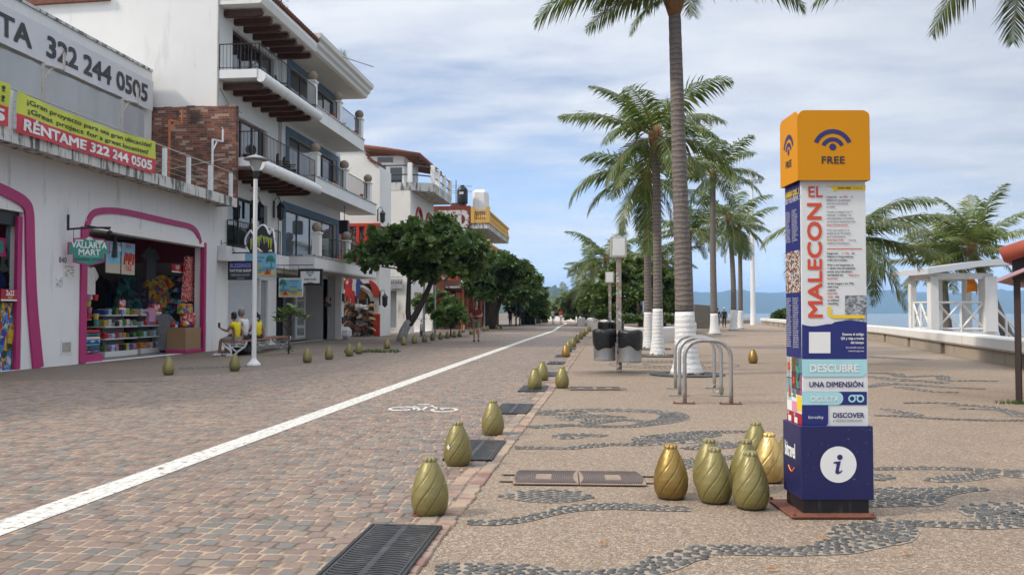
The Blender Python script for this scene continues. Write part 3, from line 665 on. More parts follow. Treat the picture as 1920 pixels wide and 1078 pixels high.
# ================================================================ BOLLARDS
def paint_metal(name, c0, c1, rough, metal, chips=.6):
    m, n, b = newmat(name); c = n.coord('Object'); oi = n.n.new('ShaderNodeObjectInfo').outputs['Random']
    cc = n.vmath('ADD', c, n.comb(n.math('MULTIPLY', oi, 9.), oi, 0.)); z = n.xyz(c)[2]
    base = n.mix(n.noise(cc, 5., 4.), c0, c1)
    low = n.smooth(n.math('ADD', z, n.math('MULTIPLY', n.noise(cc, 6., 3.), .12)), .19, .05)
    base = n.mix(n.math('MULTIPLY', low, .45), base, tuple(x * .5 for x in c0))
    spots = n.math('MULTIPLY', n.smooth(n.noise(cc, 48., 2.), .66, .70), n.smooth(n.noise(cc, 4., 2.), .46, .6))
    base = n.mix(n.math('MULTIPLY', spots, chips), base, (.085, .045, .025))
    wsp = n.math('MULTIPLY', n.smooth(n.noise(cc, 80., 2.), .70, .73), .6); base = n.mix(wsp, base, (.50, .46, .36))
    n.inp(b.inputs['Base Color'], n.mix(n.math('MULTIPLY', oi, .28), base, (.12, .095, .03)))
    b.inputs['Metallic'].default_value = metal; n.inp(b.inputs['Roughness'], n.math('ADD', rough, n.math('MULTIPLY', n.noise(cc, 12., 3.), .18)))
    n.inp(b.inputs['Normal'], n.bump(n.noise(cc, 40., 4.), .12, .005)); return m
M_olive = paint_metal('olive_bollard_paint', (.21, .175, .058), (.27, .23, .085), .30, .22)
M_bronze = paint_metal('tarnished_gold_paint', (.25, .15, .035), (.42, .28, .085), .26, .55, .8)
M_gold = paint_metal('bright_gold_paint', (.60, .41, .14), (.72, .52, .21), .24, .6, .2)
M_btop = mat('bollard_crown_paint', (.235, .205, .09), .45, .15, var=.35, scale=40., dirt=(.10, .08, .05), dscale=20., damt=.6)
def bollard_meshes():
    NA, NZ, NG = 208, 34, 8
    prof = [(0, .092), (.03, .101), (.12, .114), (.25, .1205), (.38, .120), (.55, .109), (.70, .092), (.84, .0725), (.94, .0545), (1., .0430)]
    rings = []; Hh = .338
    for i in range(NZ + 1):
        s = i / NZ
        for a, c in zip(prof, prof[1:]):
            if a[0] <= s <= c[0] + 1e-9: t = (s - a[0]) / (c[0] - a[0]); r = a[1] + (c[1] - a[1]) * t
        L = []
        for k in range(NA):
            th = 2 * math.pi * k / NA; ph = ((th - 1.75 * s - .5 * s * s) * NG / (2 * math.pi)) % 1.0
            g = .058 * math.exp(-(ph / .05) ** 2) + .058 * math.exp(-((1 - ph) / .035) ** 2) - .022 * math.exp(-((ph - .12) / .05) ** 2)   # crisp groove
            lobe = .016 * (ph - .5) - .02 * (ph - .5) ** 2
            amp = min(1., s / .10) if s < .10 else 1.
            q = r * (1 + (lobe - g) * amp); L.append((q * math.cos(th), q * math.sin(th), s * Hh + .004))
        rings.append(L)
    b = MB(); b.loft([[(p[0] * .96, p[1] * .96, 0.) for p in rings[0]]] + rings, True)
    b.v = [p for p in b.v]; body = b
    c = MB(); RR = []
    for (r, z, am) in ((.039, .336, 0), (.0425, .341, .06), (.0425, .350, .13), (.039, .360, .18), (.031, .368, .16), (.019, .373, .1), (.005, .374, 0)):
        RR.append([(r * (1 + am * math.cos(9 * 2 * math.pi * k / 54)) * math.cos(2 * math.pi * k / 54), r * (1 + am * math.cos(9 * 2 * math.pi * k / 54)) * math.sin(2 * math.pi * k / 54), z + .5 * am * .02 * math.cos(9 * 2 * math.pi * k / 54)) for k in range(54)])
    c.loft(RR, True)
    s = MB(); s.lathe([(.094, 0), (.094, .006)], (0, 0, -.001), 32)
    return body, c, s
_b, _c, _s = bollard_meshes()
def first_bollard(m_, mt):
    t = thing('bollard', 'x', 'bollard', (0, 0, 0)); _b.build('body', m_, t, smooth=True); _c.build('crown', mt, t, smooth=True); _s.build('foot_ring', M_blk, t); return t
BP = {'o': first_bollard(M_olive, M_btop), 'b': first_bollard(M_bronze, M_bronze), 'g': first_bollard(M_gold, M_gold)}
used = set(); brnd = random.Random(8)
def bollard(kind, px, py, label, group, s=1., xy=None):
    p = xy or G(px, py); loc = (p[0], p[1], 0.); a = brnd.uniform(0, 6.28)
    if kind not in used:
        used.add(kind); o = BP[kind]; o.location = loc; o.rotation_euler = (0, 0, a); o['label'] = label; o['group'] = group; o.scale = (s, s, s)
    else: dup(BP[kind], loc, a, label, group, (s, s, s * brnd.uniform(.99, 1.01)))
gC = 'spiral bollards gathered beside the information pillar'; gR = 'spiral bollards along the promenade edge'; gL = 'spiral bollards along the shop side kerb'
bollard('b', 1258, 931, 'tarnished gold bollard standing alone at the left end of the cluster by the pillar', gC)
bollard('o', 1340, 939, 'speckled olive bollard in the front of the cluster, second from the left', gC, 1.0)
bollard('o', 1408, 950, 'chipped olive bollard nearest the camera in the cluster beside the pillar', gC, 1.0)
bollard('o', 1330, 916, 'olive bollard half hidden directly behind the second bollard of the cluster', gC)
bollard('o', 1399, 918, 'olive bollard squeezed between the chipped front bollard and the bright gold one', gC)
bollard('g', 1443, 901, 'bright gold bollard touching the left side of the navy pillar base', gC)
bollard('o', 1418, 872, 'olive bollard at the back of the cluster behind the bright gold bollard', gC)
bollard('o', 1482, 893, 'olive bollard mostly hidden behind the navy pillar, only a sliver showing', gC)
bollard('b', 1412, 680.5, 'lone gold bollard standing in the open pavement beyond the bike racks', 'lone spiral bollards on the promenade')
bollard('o', 806, 963, 'olive bollard with peeling paint just beyond the big black drain grate', gR)
bollard('o', 858, 871, 'olive bollard with a small white diamond sticker, second in the street edge row', gR)
bollard('o', 924, 814.5, 'olive bollard beside the third drain grate, right of the bicycle symbol', gR)
bollard('o', 1003, 730, 'olive bollard standing left front of a group of three before the litter bins', gR)
bollard('o', 1017, 713, 'olive bollard rear left in the group of three before the litter bins', gR)
bollard('o', 1054, 726.5, 'olive bollard right of the group of three, at the end of the brown channel cover', gR)
bollard('b', 1061, 669.5, 'rusty brown bollard, first of the tight line receding left of the litter bins', gR)
bollard('o', 1066, 660, 'olive bollard right behind the rusty brown one left of the litter bins', gR)
FR = [(-1.08, 31.5, 'third'), (-1.06, 36.0, 'fourth'), (-1.02, 41.0, 'fifth'), (-.98, 46.5, 'sixth'), (-.93, 51.0, 'seventh'), (-.86, 58., 'eighth'), (-.72, 64., 'ninth'), (-.6, 71., 'tenth'), (-.6, 79., 'eleventh'), (-1., 87., 'twelfth')]
for x, y, w_ in FR: bollard('o', 0, 0, 'olive bollard, %s behind the rusty brown one in the receding line' % w_, gR, 1., (x, y))
LB = [((316, 702), 'olive bollard standing alone in front of the souvenir store opening'), ((440, 695), 'olive bollard in front of the bench, left of the white lamp post'), ((576, 679.5), 'olive bollard in front of the sapling, first right of the white lamp post'), ((617, 673.5), 'olive bollard second right of the white lamp post, below the jewelry shop door'), ((655, 667.5), 'olive bollard left one of a close pair before the white pillar of the jewelry shop'), ((673, 663), 'olive bollard right one of a close pair before the white pillar of the jewelry shop'), ((726, 653.5), 'olive bollard by a strip of grass, left of the leaning white painted trunk'), ((757, 647), 'olive bollard directly in front of the leaning white painted trunk'), ((777, 643.5), 'olive bollard just right of the leaning white painted trunk'), ((796, 641), 'olive bollard at the foot of the grey lamp post with the parked bicycle'), ((811, 638), 'olive bollard right of the parked bicycle, at the thin grey signpost'), ((826, 636.3), 'olive bollard second right of the thin grey signpost'), ((839, 634.5), 'olive bollard third right of the thin grey signpost, below the flowering shrub'), ((852, 632.5), 'olive bollard fourth right of the thin grey signpost'), ((862, 631), 'olive bollard right below the round shrub, before the gap where the man walks'), ((883, 627), 'olive bollard just left of the walking man in the dark red shirt'), ((896, 625), 'olive bollard hidden behind the legs of the walking man'), ((907, 621), 'olive bollard left one at the foot of the far white lamp post'), ((914, 620), 'olive bollard right one at the foot of the far white lamp post'), ((931, 617), 'olive bollard beside the white signboard in the distance'), ((939, 616), 'olive bollard farthest along the shop side, before the dark planters')]
for p, l in LB: bollard('o', p[0], p[1], l, gL)
M_wsk = mat('sticker_white', (.75, .74, .70), .5)
for o in list(COL.objects):
    if 'diamond sticker' in str(o.get('label', '')):
        b = MB(); b.M = Matrix.Rotation(-o.rotation_euler[2], 4, 'Z'); u = Vector((-.5, -.866, 0)); w_ = Vector((.866, -.5, 0)); c = u * .1235 + Vector((0, 0, .165))
        b.add([tuple(c + w_ * x + Vector((0, 0, z)) - u * abs(x) * .2) for x, z in ((0, -.026), (.018, 0), (0, .026), (-.018, 0))], [(0, 1, 2, 3)]); b.build('sticker', M_wsk, o, world=False)
# ================================================================ DRAIN GRATES, COVERS, RACKS, BINS
M_iron = mat('cast_iron', (.045, .046, .049), .5, .3, var=.3, scale=18., dirt=(.17, .155, .135), dscale=9., damt=.45, stretch=(1, 1, 1))
M_pit = mat('drain_pit', (.004, .004, .004), .9)
def make_grate():
    t = thing('drain_grate', 'x', 'drain grate'); W, L = .44, 1.10
    MB().quad((0, 0, .0042), (W, 0, .0042), (W, L, .0042), (0, L, .0042)).build('pit', M_pit, t)
    b = MB()
    for a in ((0, .022, 0, L), (W - .022, W, 0, L), (.022, W - .022, 0, .02), (.022, W - .022, L - .02, L)): b.bbox(a[0], a[1], a[2], a[3], .003, .020, .003)
    b.build('frame', M_blk, t)
    b = MB(); x0, x1 = .03, W - .03; xm = W / 2
    b.bbox(xm - .020, xm + .020, .022, L - .022, .006, .018, .003); b.bbox(x0 - .004, x0 + .012, .022, L - .022, .006, .0178, .002); b.bbox(x1 - .012, x1 + .004, .022, L - .022, .006, .0178, .002)
    N = 27
    for i in range(N + 1):
        y = .03 + (L - .06) * i / N; hw = .0118
        for s0, s1, sg in ((x0 + .008, xm - .016, -1), (xm + .016, x1 - .008, 1)):
            R_ = []
            for k in range(11):
                f = k / 10; x = s0 + (s1 - s0) * f; yy_ = y + sg * .030 * math.sin(math.pi * f) + (-sg) * .012
                yy_ = min(max(yy_, .034), L - .034)
                R_.append([(x, yy_ - hw, .006), (x, yy_ + hw, .006), (x, yy_ + hw * .8, .0172), (x, yy_ - hw * .8, .0172)])
            b.loft(R_, True)
    b.build('wavy_bars', M_iron, t); return t
gr = make_grate(); gg = 'drain grates in the street edge'
gr.location = (-1.40, 3.86, 0); gr['label'] = 'large black cast iron drain grate with wavy bars in the near street edge'; gr['group'] = gg
for (px, py), l in (((886, 864.5), 'black wavy drain grate behind the second street edge bollard'), ((943, 776.5), 'weathered drain grate right of the third street edge bollard'), ((990, 735), 'drain grate under the left front bollard of the group of three'), ((1016, 706), 'drain grate right behind the group of three bollards'), ((1034, 683.5), 'small looking drain grate level with the litter bins'), ((1052, 669.5), 'drain grate beside the rusty brown bollard'), ((1066, 655.5), 'farthest drain grate visible beside the receding bollards')):
    p = G(px, py); dup(gr, (-1.40 + .02 * (p[1] > 12), p[1], 0.), None, l, gg)
M_brown = mat('brown_iron', (.105, .078, .070), .55, .2, var=.25, scale=14., dirt=(.28, .22, .17), dscale=20., damt=.4, stretch=(1, 1, 1))
def make_cover():
    t = thing('channel_cover', 'x', 'channel cover'); W, L = 1.02, .52
    b = MB(); b.bbox(0, W / 2 - .004, 0, L, .001, .012, .003); b.bbox(W / 2 + .004, W, 0, L, .001, .012, .003)
    for y in (.13, .39): b.box(-.11, -.001, y - .025, y + .025, .0012, .008); b.box(W + .001, W + .12, y - .025, y + .025, .0012, .008)
    b.build('plates', mat('sand_filled_iron', (.27, .20, .155), .8, .0, var=.3, scale=12.), t)
    b = MB()
    for h in (0, 1):
        for k in range(27):
            cx_ = h * W / 2 + .02 + (W / 2 - .04) * (k + .2) / 27; sg = 1 if h == 0 else -1
            if .35 < (k / 27) < .62:
                rng = ((.02, .15), (L - .15, L - .02))
            else: rng = ((.02, L - .02),)
            for a0, a1 in rng:
                R_ = []
                for j in range(13):
                    y = a0 + (a1 - a0) * j / 12; f = (y / L * 2 - 1); x = cx_ + sg * (.035 * f * f - .02)
                    x = min(max(x, h * W / 2 + .012), (h + 1) * W / 2 - .012)
                    R_.append([(x - .0056, y, .0115), (x + .0056, y, .0115), (x + .0045, y, .0175), (x - .0045, y, .0175)])
                b.loft(R_, True)
    b.build('ribs', M_brown, t); return t
cv = make_cover(); p = G(961, 908); q = G(1213, 911); cv.location = (p[0], p[1], 0); ang = math.atan2(q[1] - p[1], q[0] - p[0]); cv.rotation_euler = (0, 0, ang); sc_ = math.hypot(q[0] - p[0], q[1] - p[1]) / 1.02
cv.scale = (sc_, 1, 1); cv['label'] = 'brown ribbed channel cover lying between the street edge bollards and the cluster'; cv['group'] = 'ribbed channel covers'
p = G(1068, 731); q = G(1166, 731.5); o = dup(cv, (p[0], p[1], 0), math.atan2(q[1] - p[1], q[0] - p[0]), 'distant brown channel cover right of the group of three bollards', 'ribbed channel covers', (math.hypot(q[0] - p[0], q[1] - p[1]) / 1.02, 1, 1))
# dark iron collars round the trunks
def collar(xy, r, ri, label):
    t = thing('tree_grate', label, 'tree grate', (*xy, 0), 0, 'iron rings around palm trunks'); b = MB()
    b.loft([[(q * math.cos(2 * math.pi * k / 48), q * math.sin(2 * math.pi * k / 48), z) for k in range(48)] for q, z in ((r, -.001), (r, .016), (r * .99, .02), (ri * 1.02, .018), (ri, .010), (ri, -.001))])
    b.build('ring', M_iron, t, smooth=30, world=False)
    s = MB(); rr_ = random.Random(int(r * 100))
    R_ = [[(q * math.cos(2 * math.pi * k / 30), q * math.sin(2 * math.pi * k / 30), z + rr_.uniform(-.008, .012)) for k in range(30)] for q, z in ((ri * .995, .0), (ri * .8, .012), (ri * .5, .03), (.02, .03))]
    s.loft(R_); s.build('soil', M_soil, t, smooth=True, world=False)
# ---- bike racks
M_galv = mat('galvanised_tube', (.36, .36, .355), .42, .45, var=.12, scale=9., dirt=(.16, .085, .045), dscale=7., damt=.35)
M_scr = mat('scraped_tube', (.33, .32, .31), .45, .4, var=.2, scale=14., dirt=(.17, .07, .035), dscale=9., damt=.75)
def rack(pl, pr, top, label, mt, mp, first):
    a, c = Vector((*G(*pl), 0)), Vector((*G(*pr), 0)); mid = (a + c) / 2; L = (c - a).length; ang = math.atan2(c.y - a.y, c.x - a.x)
    t = thing('bike_rack', label, 'bike rack', mid, ang, 'hoop bike racks bolted to the pavement')
    d = (mid.length); hh = H - (top - 586.5) / F * d; r = .029; cr = .24; b = MB()
    P = [(-L / 2, 0, .012)] + [(-L / 2, 0, .2 * i) for i in range(1, 4)] + [(-L / 2 + cr - cr * math.cos(R(15 * i)), 0, hh - cr + cr * math.sin(R(15 * i))) for i in range(0, 7)]
    P += [(-p[0], 0, p[2]) for p in reversed(P)]
    b.tube(P, r, 12); b.build('hoop', mt, t, smooth=True, world=False)
    for s in (-1, 1):
        q = MB(); q.bbox(s * L / 2 - .17, s * L / 2 + .15, -.028, .028, .0, .012, .003)
        for bx_ in (-.145, .125): q.lathe([(.011, .012), (.011, .024), (.004, .028)], (s * L / 2 + bx_, 0, 0), 8)
        q.build('foot_plate', mp, t, world=False)
    return t
rack((1284, 756), (1371, 757), 637, 'scraped grey hoop bike rack with rusty foot plates, nearest of the three', M_scr, M_rust, 1)
rk = rack((1274.5, 741), (1352.5, 741.5), 633, 'grey hoop bike rack with a cable lock on its right foot, middle of the three', M_galv, M_galv, 0)
rack((1266.5, 728), (1339.5, 727.5), 629.5, 'grey hoop bike rack, rearmost of the three by the big palm', M_galv, M_galv, 0)
lk = G(1347, 736); t = thing('cable_lock', 'coiled grey cable lock with a black clasp left around a bike rack foot', 'cable lock', (*lk, 0))
b = MB(); b.tube([(-.05 + .055 * math.cos(i * .42), -.05 + .01 * math.sin(i * .3), .075 + .065 * math.sin(i * .42)) for i in range(40)], .006, 6); b.build('cable', M_galv, t, world=False)
MB().bbox(.03, .075, -.065, -.04, .0, .10, .012).build('clasp', M_blk, t, world=False)
# ---- litter bins on a sticker covered post
m, n, b = newmat('perforated_steel'); c = n.coord('Object'); x, y, z = n.xyz(c)
an = n.math('MULTIPLY', n.math('ARCTAN2', y, x), .25 / .026); v = n.math('DIVIDE', z, .024); row = n.math('FLOOR', v)
u = n.math('FRACT', n.math('ADD', an, n.math('MULTIPLY', n.math('FRACT', n.math('MULTIPLY', row, .5)), 1.)))
du = n.math('SUBTRACT', u, .5); dv = n.math('SUBTRACT', n.math('FRACT', v), .5)
rr_ = n.math('SQRT', n.math('ADD', n.math('MULTIPLY', du, du), n.math('MULTIPLY', dv, dv)))
hole = n.math('MULTIPLY', n.smooth(rr_, .36, .28), n.math('MULTIPLY', n.smooth(z, .06, .065), n.smooth(z, .62, .615)))
n.inp(b.inputs['Base Color'], n.mix(hole, n.mix(n.noise(c, 7., 3.), (.36, .36, .35), (.52, .52, .51)), (.03, .03, .03))); n.inp(b.inputs['Metallic'], n.math('SUBTRACT', .75, n.math('MULTIPLY', hole, .75))); b.inputs['Roughness'].default_value = .36; M_perf = m
m, n, b = newmat('bin_bag_plastic'); c = n.coord('Object')
n.inp(b.inputs['Base Color'], (.008, .008, .009)); b.inputs['Roughness'].default_value = .24
n.inp(b.inputs['Normal'], n.bump(n.math('ADD', n.noise(n.vmath('MULTIPLY', c, (1, 1, .55)), 11., 4., .6), n.math('MULTIPLY', n.noise(c, 34., 3.), .35)), .9, .035)); M_bag = m
m, n, b = newmat('stickered_post'); c = n.coord('Object'); cc = n.vmath('MULTIPLY', c, (8., 8., 11.)); vc = n.voro(cc, 1.1, rnd=.9); r_, g_, b_ = n.xyz(vc); ed = n.voro(cc, 1.1, 'DISTANCE_TO_EDGE', 'Distance', .9)
st = n.ramp(r_, [(0, (.62, .62, .60)), (.2, (.05, .05, .06)), (.38, (.45, .20, .08)), (.5, (.68, .66, .62)), (.68, (.10, .30, .16)), (.76, (.30, .26, .42)), (.86, (.52, .30, .30))], True)
msk = n.math('MULTIPLY', n.smooth(ed, .10, .13), n.math('GREATER_THAN', g_, .38))
n.inp(b.inputs['Base Color'], n.mix(msk, n.mix(n.noise(c, 9., 4.), (.20, .16, .13), (.36, .33, .30)), n.mix(n.smooth(n.noise(c, 42., 3.), .5, .56), st, (.1, .09, .09)))); b.inputs['Roughness'].default_value = .5; M_stick = m
M_frame = mat('aged_frame', (.42, .39, .34), .5, .1, var=.2, scale=16., dirt=(.15, .08, .04), dscale=12., damt=.6)
def bin_post(loc, rot, first=None):
    t = thing('sign_post', 'sticker covered metal post with a torn blank framed board on top, carrying two litter bins', 'sign post', loc, rot)
    b = MB(); b.bbox(-.055, .055, -.055, .055, .0, 2.55, .012); b.build('post', M_stick, t, world=False)
    z0, z1 = 2.52, 2.98; b = MB(); b.bbox(-.19, .17, -.09, .07, z0, z1, .01)
    b.build('board_case', M_frame, t, world=False)
    bd = MB(); N = 14; poly = [(-.15, z0 + .05)] + [(-.15 + .28 * i / N, z0 + .045 + .012 * math.sin(i * 2.1)) for i in range(1, N)] + [(.13, z0 + .06), (.125, z1 - .03)] + [(.125 - .26 * i / N, z1 - .035 + .01 * math.sin(i * 1.7)) for i in range(1, N)] + [(-.145, z1 - .05), (-.135, z0 + .25)]
    bd.prism(poly, lambda p: (p[0], -.094, p[1]), lambda p: (p[0], -.0905, p[1])); bd.build('torn_paper', M_wpan, t, world=False)
    b = MB(); b.box(-.30, .30, -.02, .02, .60, .64); b.box(-.30, .30, -.02, .02, .32, .36); b.build('bin_bracket', M_frame, t, world=False); return t
def litter_bin(loc, label, seed):
    t = thing('litter_bin', label, 'litter bin', loc, seed * 1.3, 'perforated litter bins with black bags'); r = .247
    b = MB(); b.lathe([(r * .985, 0), (r, .012), (r, .05), (r * 1.003, .055), (r, .06), (r, .63), (r * 1.02, .64), (r * 1.02, .66), (r * .97, .66), (r * .97, .04)], (0, 0, 0), 48); b.build('basket', M_perf, t, smooth=40, world=False)
    rn = random.Random(seed); b = MB(); rings = []; NN = 56; ph = [rn.uniform(0, 6.28) for _ in range(6)]
    for j, (rr0, z) in enumerate(((1.03, .30), (1.06, .36), (1.075, .45), (1.085, .55), (1.09, .63), (1.05, .685), (.98, .69), (.93, .62), (.86, .40), (.5, .28))):
        L = []
        for k in range(NN):
            a = 2 * math.pi * k / NN; fold = .5 * math.sin(7 * a + ph[0]) + .35 * math.sin(13 * a + ph[1] + j * .5) + .3 * math.sin(23 * a + ph[2] - j)
            zz_ = z + (.045 * math.sin(2 * a + ph[3]) + .025 * math.sin(5 * a + ph[4]) if j < 2 else .012 * math.sin(4 * a + ph[5]))
            q = r * (rr0 + .022 * fold * (1.2 if j < 6 else .5)); q = max(q, r * 1.004) if j < 5 else q
            L.append((q * math.cos(a), q * math.sin(a), zz_))
        rings.append(L)
    b.loft(rings); b.build('bin_bag', M_bag, t, smooth=True, world=False); return t
p = G(1161, 697); bin_post((*p, 0), .06)
litter_bin((p[0] - .315, p[1] + .10, .24), 'left perforated litter bin with a sagging black bag on the sticker covered post', 3)
litter_bin((p[0] + .24, p[1] - .12, .225), 'right perforated litter bin with a bulging black bag on the sticker covered post', 5)
p = G(1144, 646); t = bin_post((*p, 0), -.1); t['label'] = 'farther sticker covered post rising behind the first pair of bins'
litter_bin((p[0] - .24, p[1], .24), 'left litter bin of the farther pair, half hidden above the front bins', 7)
litter_bin((p[0] + .30, p[1], .24), 'right litter bin of the farther pair, tucked behind the stickered post', 9)
# bollard sticker
# ---- lamp posts
M_wpole = mat('white_pole_paint', (.70, .70, .69), .4, var=.05, scale=4., dirt=(.40, .36, .30), dscale=3., damt=.4)
M_lamp = mat('lamp_grey_metal', (.30, .31, .31), .4, .3)
m, n, b = newmat('lamp_glass'); b.inputs['Base Color'].default_value = (.62, .64, .64, 1); b.inputs['Transmission Weight'].default_value = .35; b.inputs['Roughness'].default_value = .12; b.inputs['IOR'].default_value = 1.15; M_lglass = m
def lamp_post(loc, label, h=5.25, grey=False, group='street lamps with conical glass heads', r=.058):
    t = thing('street_lamp', label, 'street lamp', (*loc, 0), 0, group); mp = M_lamp if grey else M_wpole
    b = MB(); b.lathe([(.165, 0), (.165, .03), (.15, .06), (.11, .09), (.085, .13), (r * 1.05, .16), (r, .2), (r * .93, h * .5), (r * .86, h - .62)], (0, 0, 0), 20); b.build('pole', mp, t, smooth=35, world=False)
    z = h - .62; b = MB(); b.lathe([(.055, 0), (.065, .03), (.065, .17), (.05, .19)], (0, 0, z), 16); b.build('collar', M_blk, t, smooth=35, world=False)
    b = MB(); b.lathe([(.05, .19), (.075, .2), (.17, .46), (.165, .46), (.07, .21)], (0, 0, z), 20); b.build('lamp_glass', M_lglass, t, smooth=35, world=False)
    b = MB(); b.lathe([(.02, .2), (.028, .22), (.03, .34), (.015, .38)], (0, 0, z), 12); b.build('bulb', M_wink, t, smooth=35, world=False)
    b = MB(); b.lathe([(.15, .462), (.295, .478), (.30, .50), (.22, .535), (.10, .585), (.04, .60), (.02, .62)], (0, 0, z), 28); b.build('lamp_cap', M_lamp, t, smooth=35, world=False); return t
lamp_post(G(476, 685), 'white lamp post with a clear conical head beside the bench')
lamp_post(G(795, 629), 'grey lamp post with a parked bicycle, its head hidden in the leaning tree', 5.3, True)
lamp_post(G(908, 616), 'far white lamp post just right of the walking man', 6.9, False)
pp = PY(1273, 428, 41.); lamp_post((pp[0], 41.), 'white lamp post half hidden behind the thick palm trunk', pp[1])
t = thing('flood_mast', 'very tall slim white mast with small floodlights near its top by the sea', 'mast', (*G(1412, 609), 0))
yy0 = G(1412, 609); top = PY(1409, 318, yy0[1])[1]
b = MB(); b.lathe([(.34, 0), (.30, .1), (.27, 2.), (.20, top * .6), (.12, top)], (0, 0, 0), 16); b.build('pole', M_wpole, t, smooth=35, world=False)
b = MB(); b.box(-1.0, 1.0, -.06, .06, top - 1.2, top - 1.08)
for x in (-.9, -.45, 0, .45, .9): b.bbox(x - .17, x + .17, -.22, .05, top - 1.55, top - 1.2, .03)
b.build('floodlights', M_lamp, t, world=False)
b = MB(); b.tube([(.32, -.1, 7.4), (.42, -.12, 6.4), (.55, -.12, 5.2), (.6, -.1, 4.4), (.48, -.1, 4.0), (.34, -.12, 4.3)], .05, 6); b.build('rope', M_wpan, t, world=False)
b = MB(); p = G(816, 629); t = thing('sign_pole', 'thin bare grey pole right of the parked bicycle', 'pole', (*p, 0)); b.lathe([(.06, 0), (.055, .02), (.045, .05), (.045, 3.1), (.02, 3.12)], (0, 0, 0), 12); b.build('pole', M_lamp, t, smooth=35, world=False)
# ================================================================ PALMS AND TREES
def leaf_mat(name, c0, c1, c2, rough=.42, tl=.30, yel=(.30, .25, .05), ya=.0):
    m, n, b = newmat(name); g = n.n.new('ShaderNodeNewGeometry'); ri = g.outputs['Random Per Island']; c = n.coord('Object')
    col = n.ramp(n.math('ADD', n.math('MULTIPLY', ri, .6), n.math('MULTIPLY', n.noise(c, .9, 3.), .45)), [(.15, c0), (.5, c1), (.85, c2)])
    if ya: col = n.mix(n.math('MULTIPLY', n.smooth(ri, .90, .97), ya), col, yel)
    n.inp(b.inputs['Base Color'], col); b.inputs['Roughness'].default_value = rough; b.inputs['Specular IOR Level'].default_value = .45
    tr = n.n.new('ShaderNodeBsdfTranslucent'); n.inp(tr.inputs[0], n.mix(.5, col, (.16, .22, .03)))
    mx = n.n.new('ShaderNodeMixShader'); mx.inputs[0].default_value = tl
    n.l.new(b.outputs[0], mx.inputs[1]); n.l.new(tr.outputs[0], mx.inputs[2]); n.l.new(mx.outputs[0], n.n['Material Output'].inputs[0]); return m
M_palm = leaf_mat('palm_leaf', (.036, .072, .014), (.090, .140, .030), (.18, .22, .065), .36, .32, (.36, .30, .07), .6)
M_palm2 = leaf_mat('palm_leaf_pale', (.075, .12, .026), (.14, .185, .05), (.24, .26, .09), .40, .34, (.42, .36, .10), .7)  # paler, yellower leaf colour than the other palm leaf
M_rach = mat('palm_midrib', (.24, .24, .08), .5, var=.3, scale=2.)
M_dry = mat('dry_palm_fibre', (.22, .115, .05), .85, var=.45, scale=9., bump=.5, bscale=50.)
M_almond = leaf_mat('almond_leaf', (.030, .066, .018), (.085, .155, .04), (.20, .29, .095), .30, .32, (.20, .17, .03), .35)
M_bush = leaf_mat('bush_leaf', (.035, .068, .014), (.065, .115, .024), (.125, .18, .045), .45, .3, (.26, .24, .05), .4)
M_far = leaf_mat('far_leaf', (.035, .062, .020), (.060, .095, .028), (.105, .14, .045), .5, .25, (.25, .20, .05), .5)
m, n, b = newmat('palm_bark'); c = n.coord('Object'); z = n.xyz(c)[2]
rg = n.math('SINE', n.math('ADD', n.math('MULTIPLY', z, 58.), n.math('MULTIPLY', n.noise(c, 3.5, 4.), 9.)))
fb = n.noise(n.vmath('MULTIPLY', c, (9., 9., 3.)), 3., 6., .7)
bc = n.mix(fb, (.085, .068, .060), (.27, .23, .205)); bc = n.mix(n.math('MULTIPLY', n.smooth(rg, .55, .98), .6), bc, (.045, .036, .032))
n.inp(b.inputs['Base Color'], n.mix(n.math('MULTIPLY', n.smooth(n.noise(c, 1.1, 3.), .5, .7), .35), bc, (.17, .15, .14))); b.inputs['Roughness'].default_value = .88
n.inp(b.inputs['Normal'], n.bump(n.math('ADD', n.math('MULTIPLY', rg, .35), fb), .6, .02)); M_bark = m
m, n, b = newmat('limewashed_bark'); c = n.coord('Object'); z = n.xyz(c)[2]
rg = n.math('SINE', n.math('ADD', n.math('MULTIPLY', z, 58.), n.math('MULTIPLY', n.noise(c, 3.5, 4.), 9.)))
ft = n.math('ADD', n.noise(n.vmath('MULTIPLY', c, (1, 1, 2.)), 9., 4., .65), n.math('MULTIPLY', n.smooth(z, .20, .0), .16))
n.inp(b.inputs['Base Color'], n.mix(n.smooth(ft, .66, .70), n.mix(n.noise(c, 6., 4.), (.60, .60, .59), (.78, .78, .77)), (.16, .135, .115))); b.inputs['Roughness'].default_value = .8
n.inp(b.inputs['Normal'], n.bump(n.math('ADD', n.math('MULTIPLY', rg, .4), n.noise(c, 16., 4.)), .45, .02)); M_lime = m
M_wood = mat('tree_bark', (.072, .056, .046), .9, var=.4, scale=10., bump=.6, bscale=40.)
M_limetree = mat('white_painted_bark', (.40, .39, .37), .85, var=.25, scale=12., bump=.5, bscale=30., dirt=(.12, .10, .09), dscale=7., damt=.7)

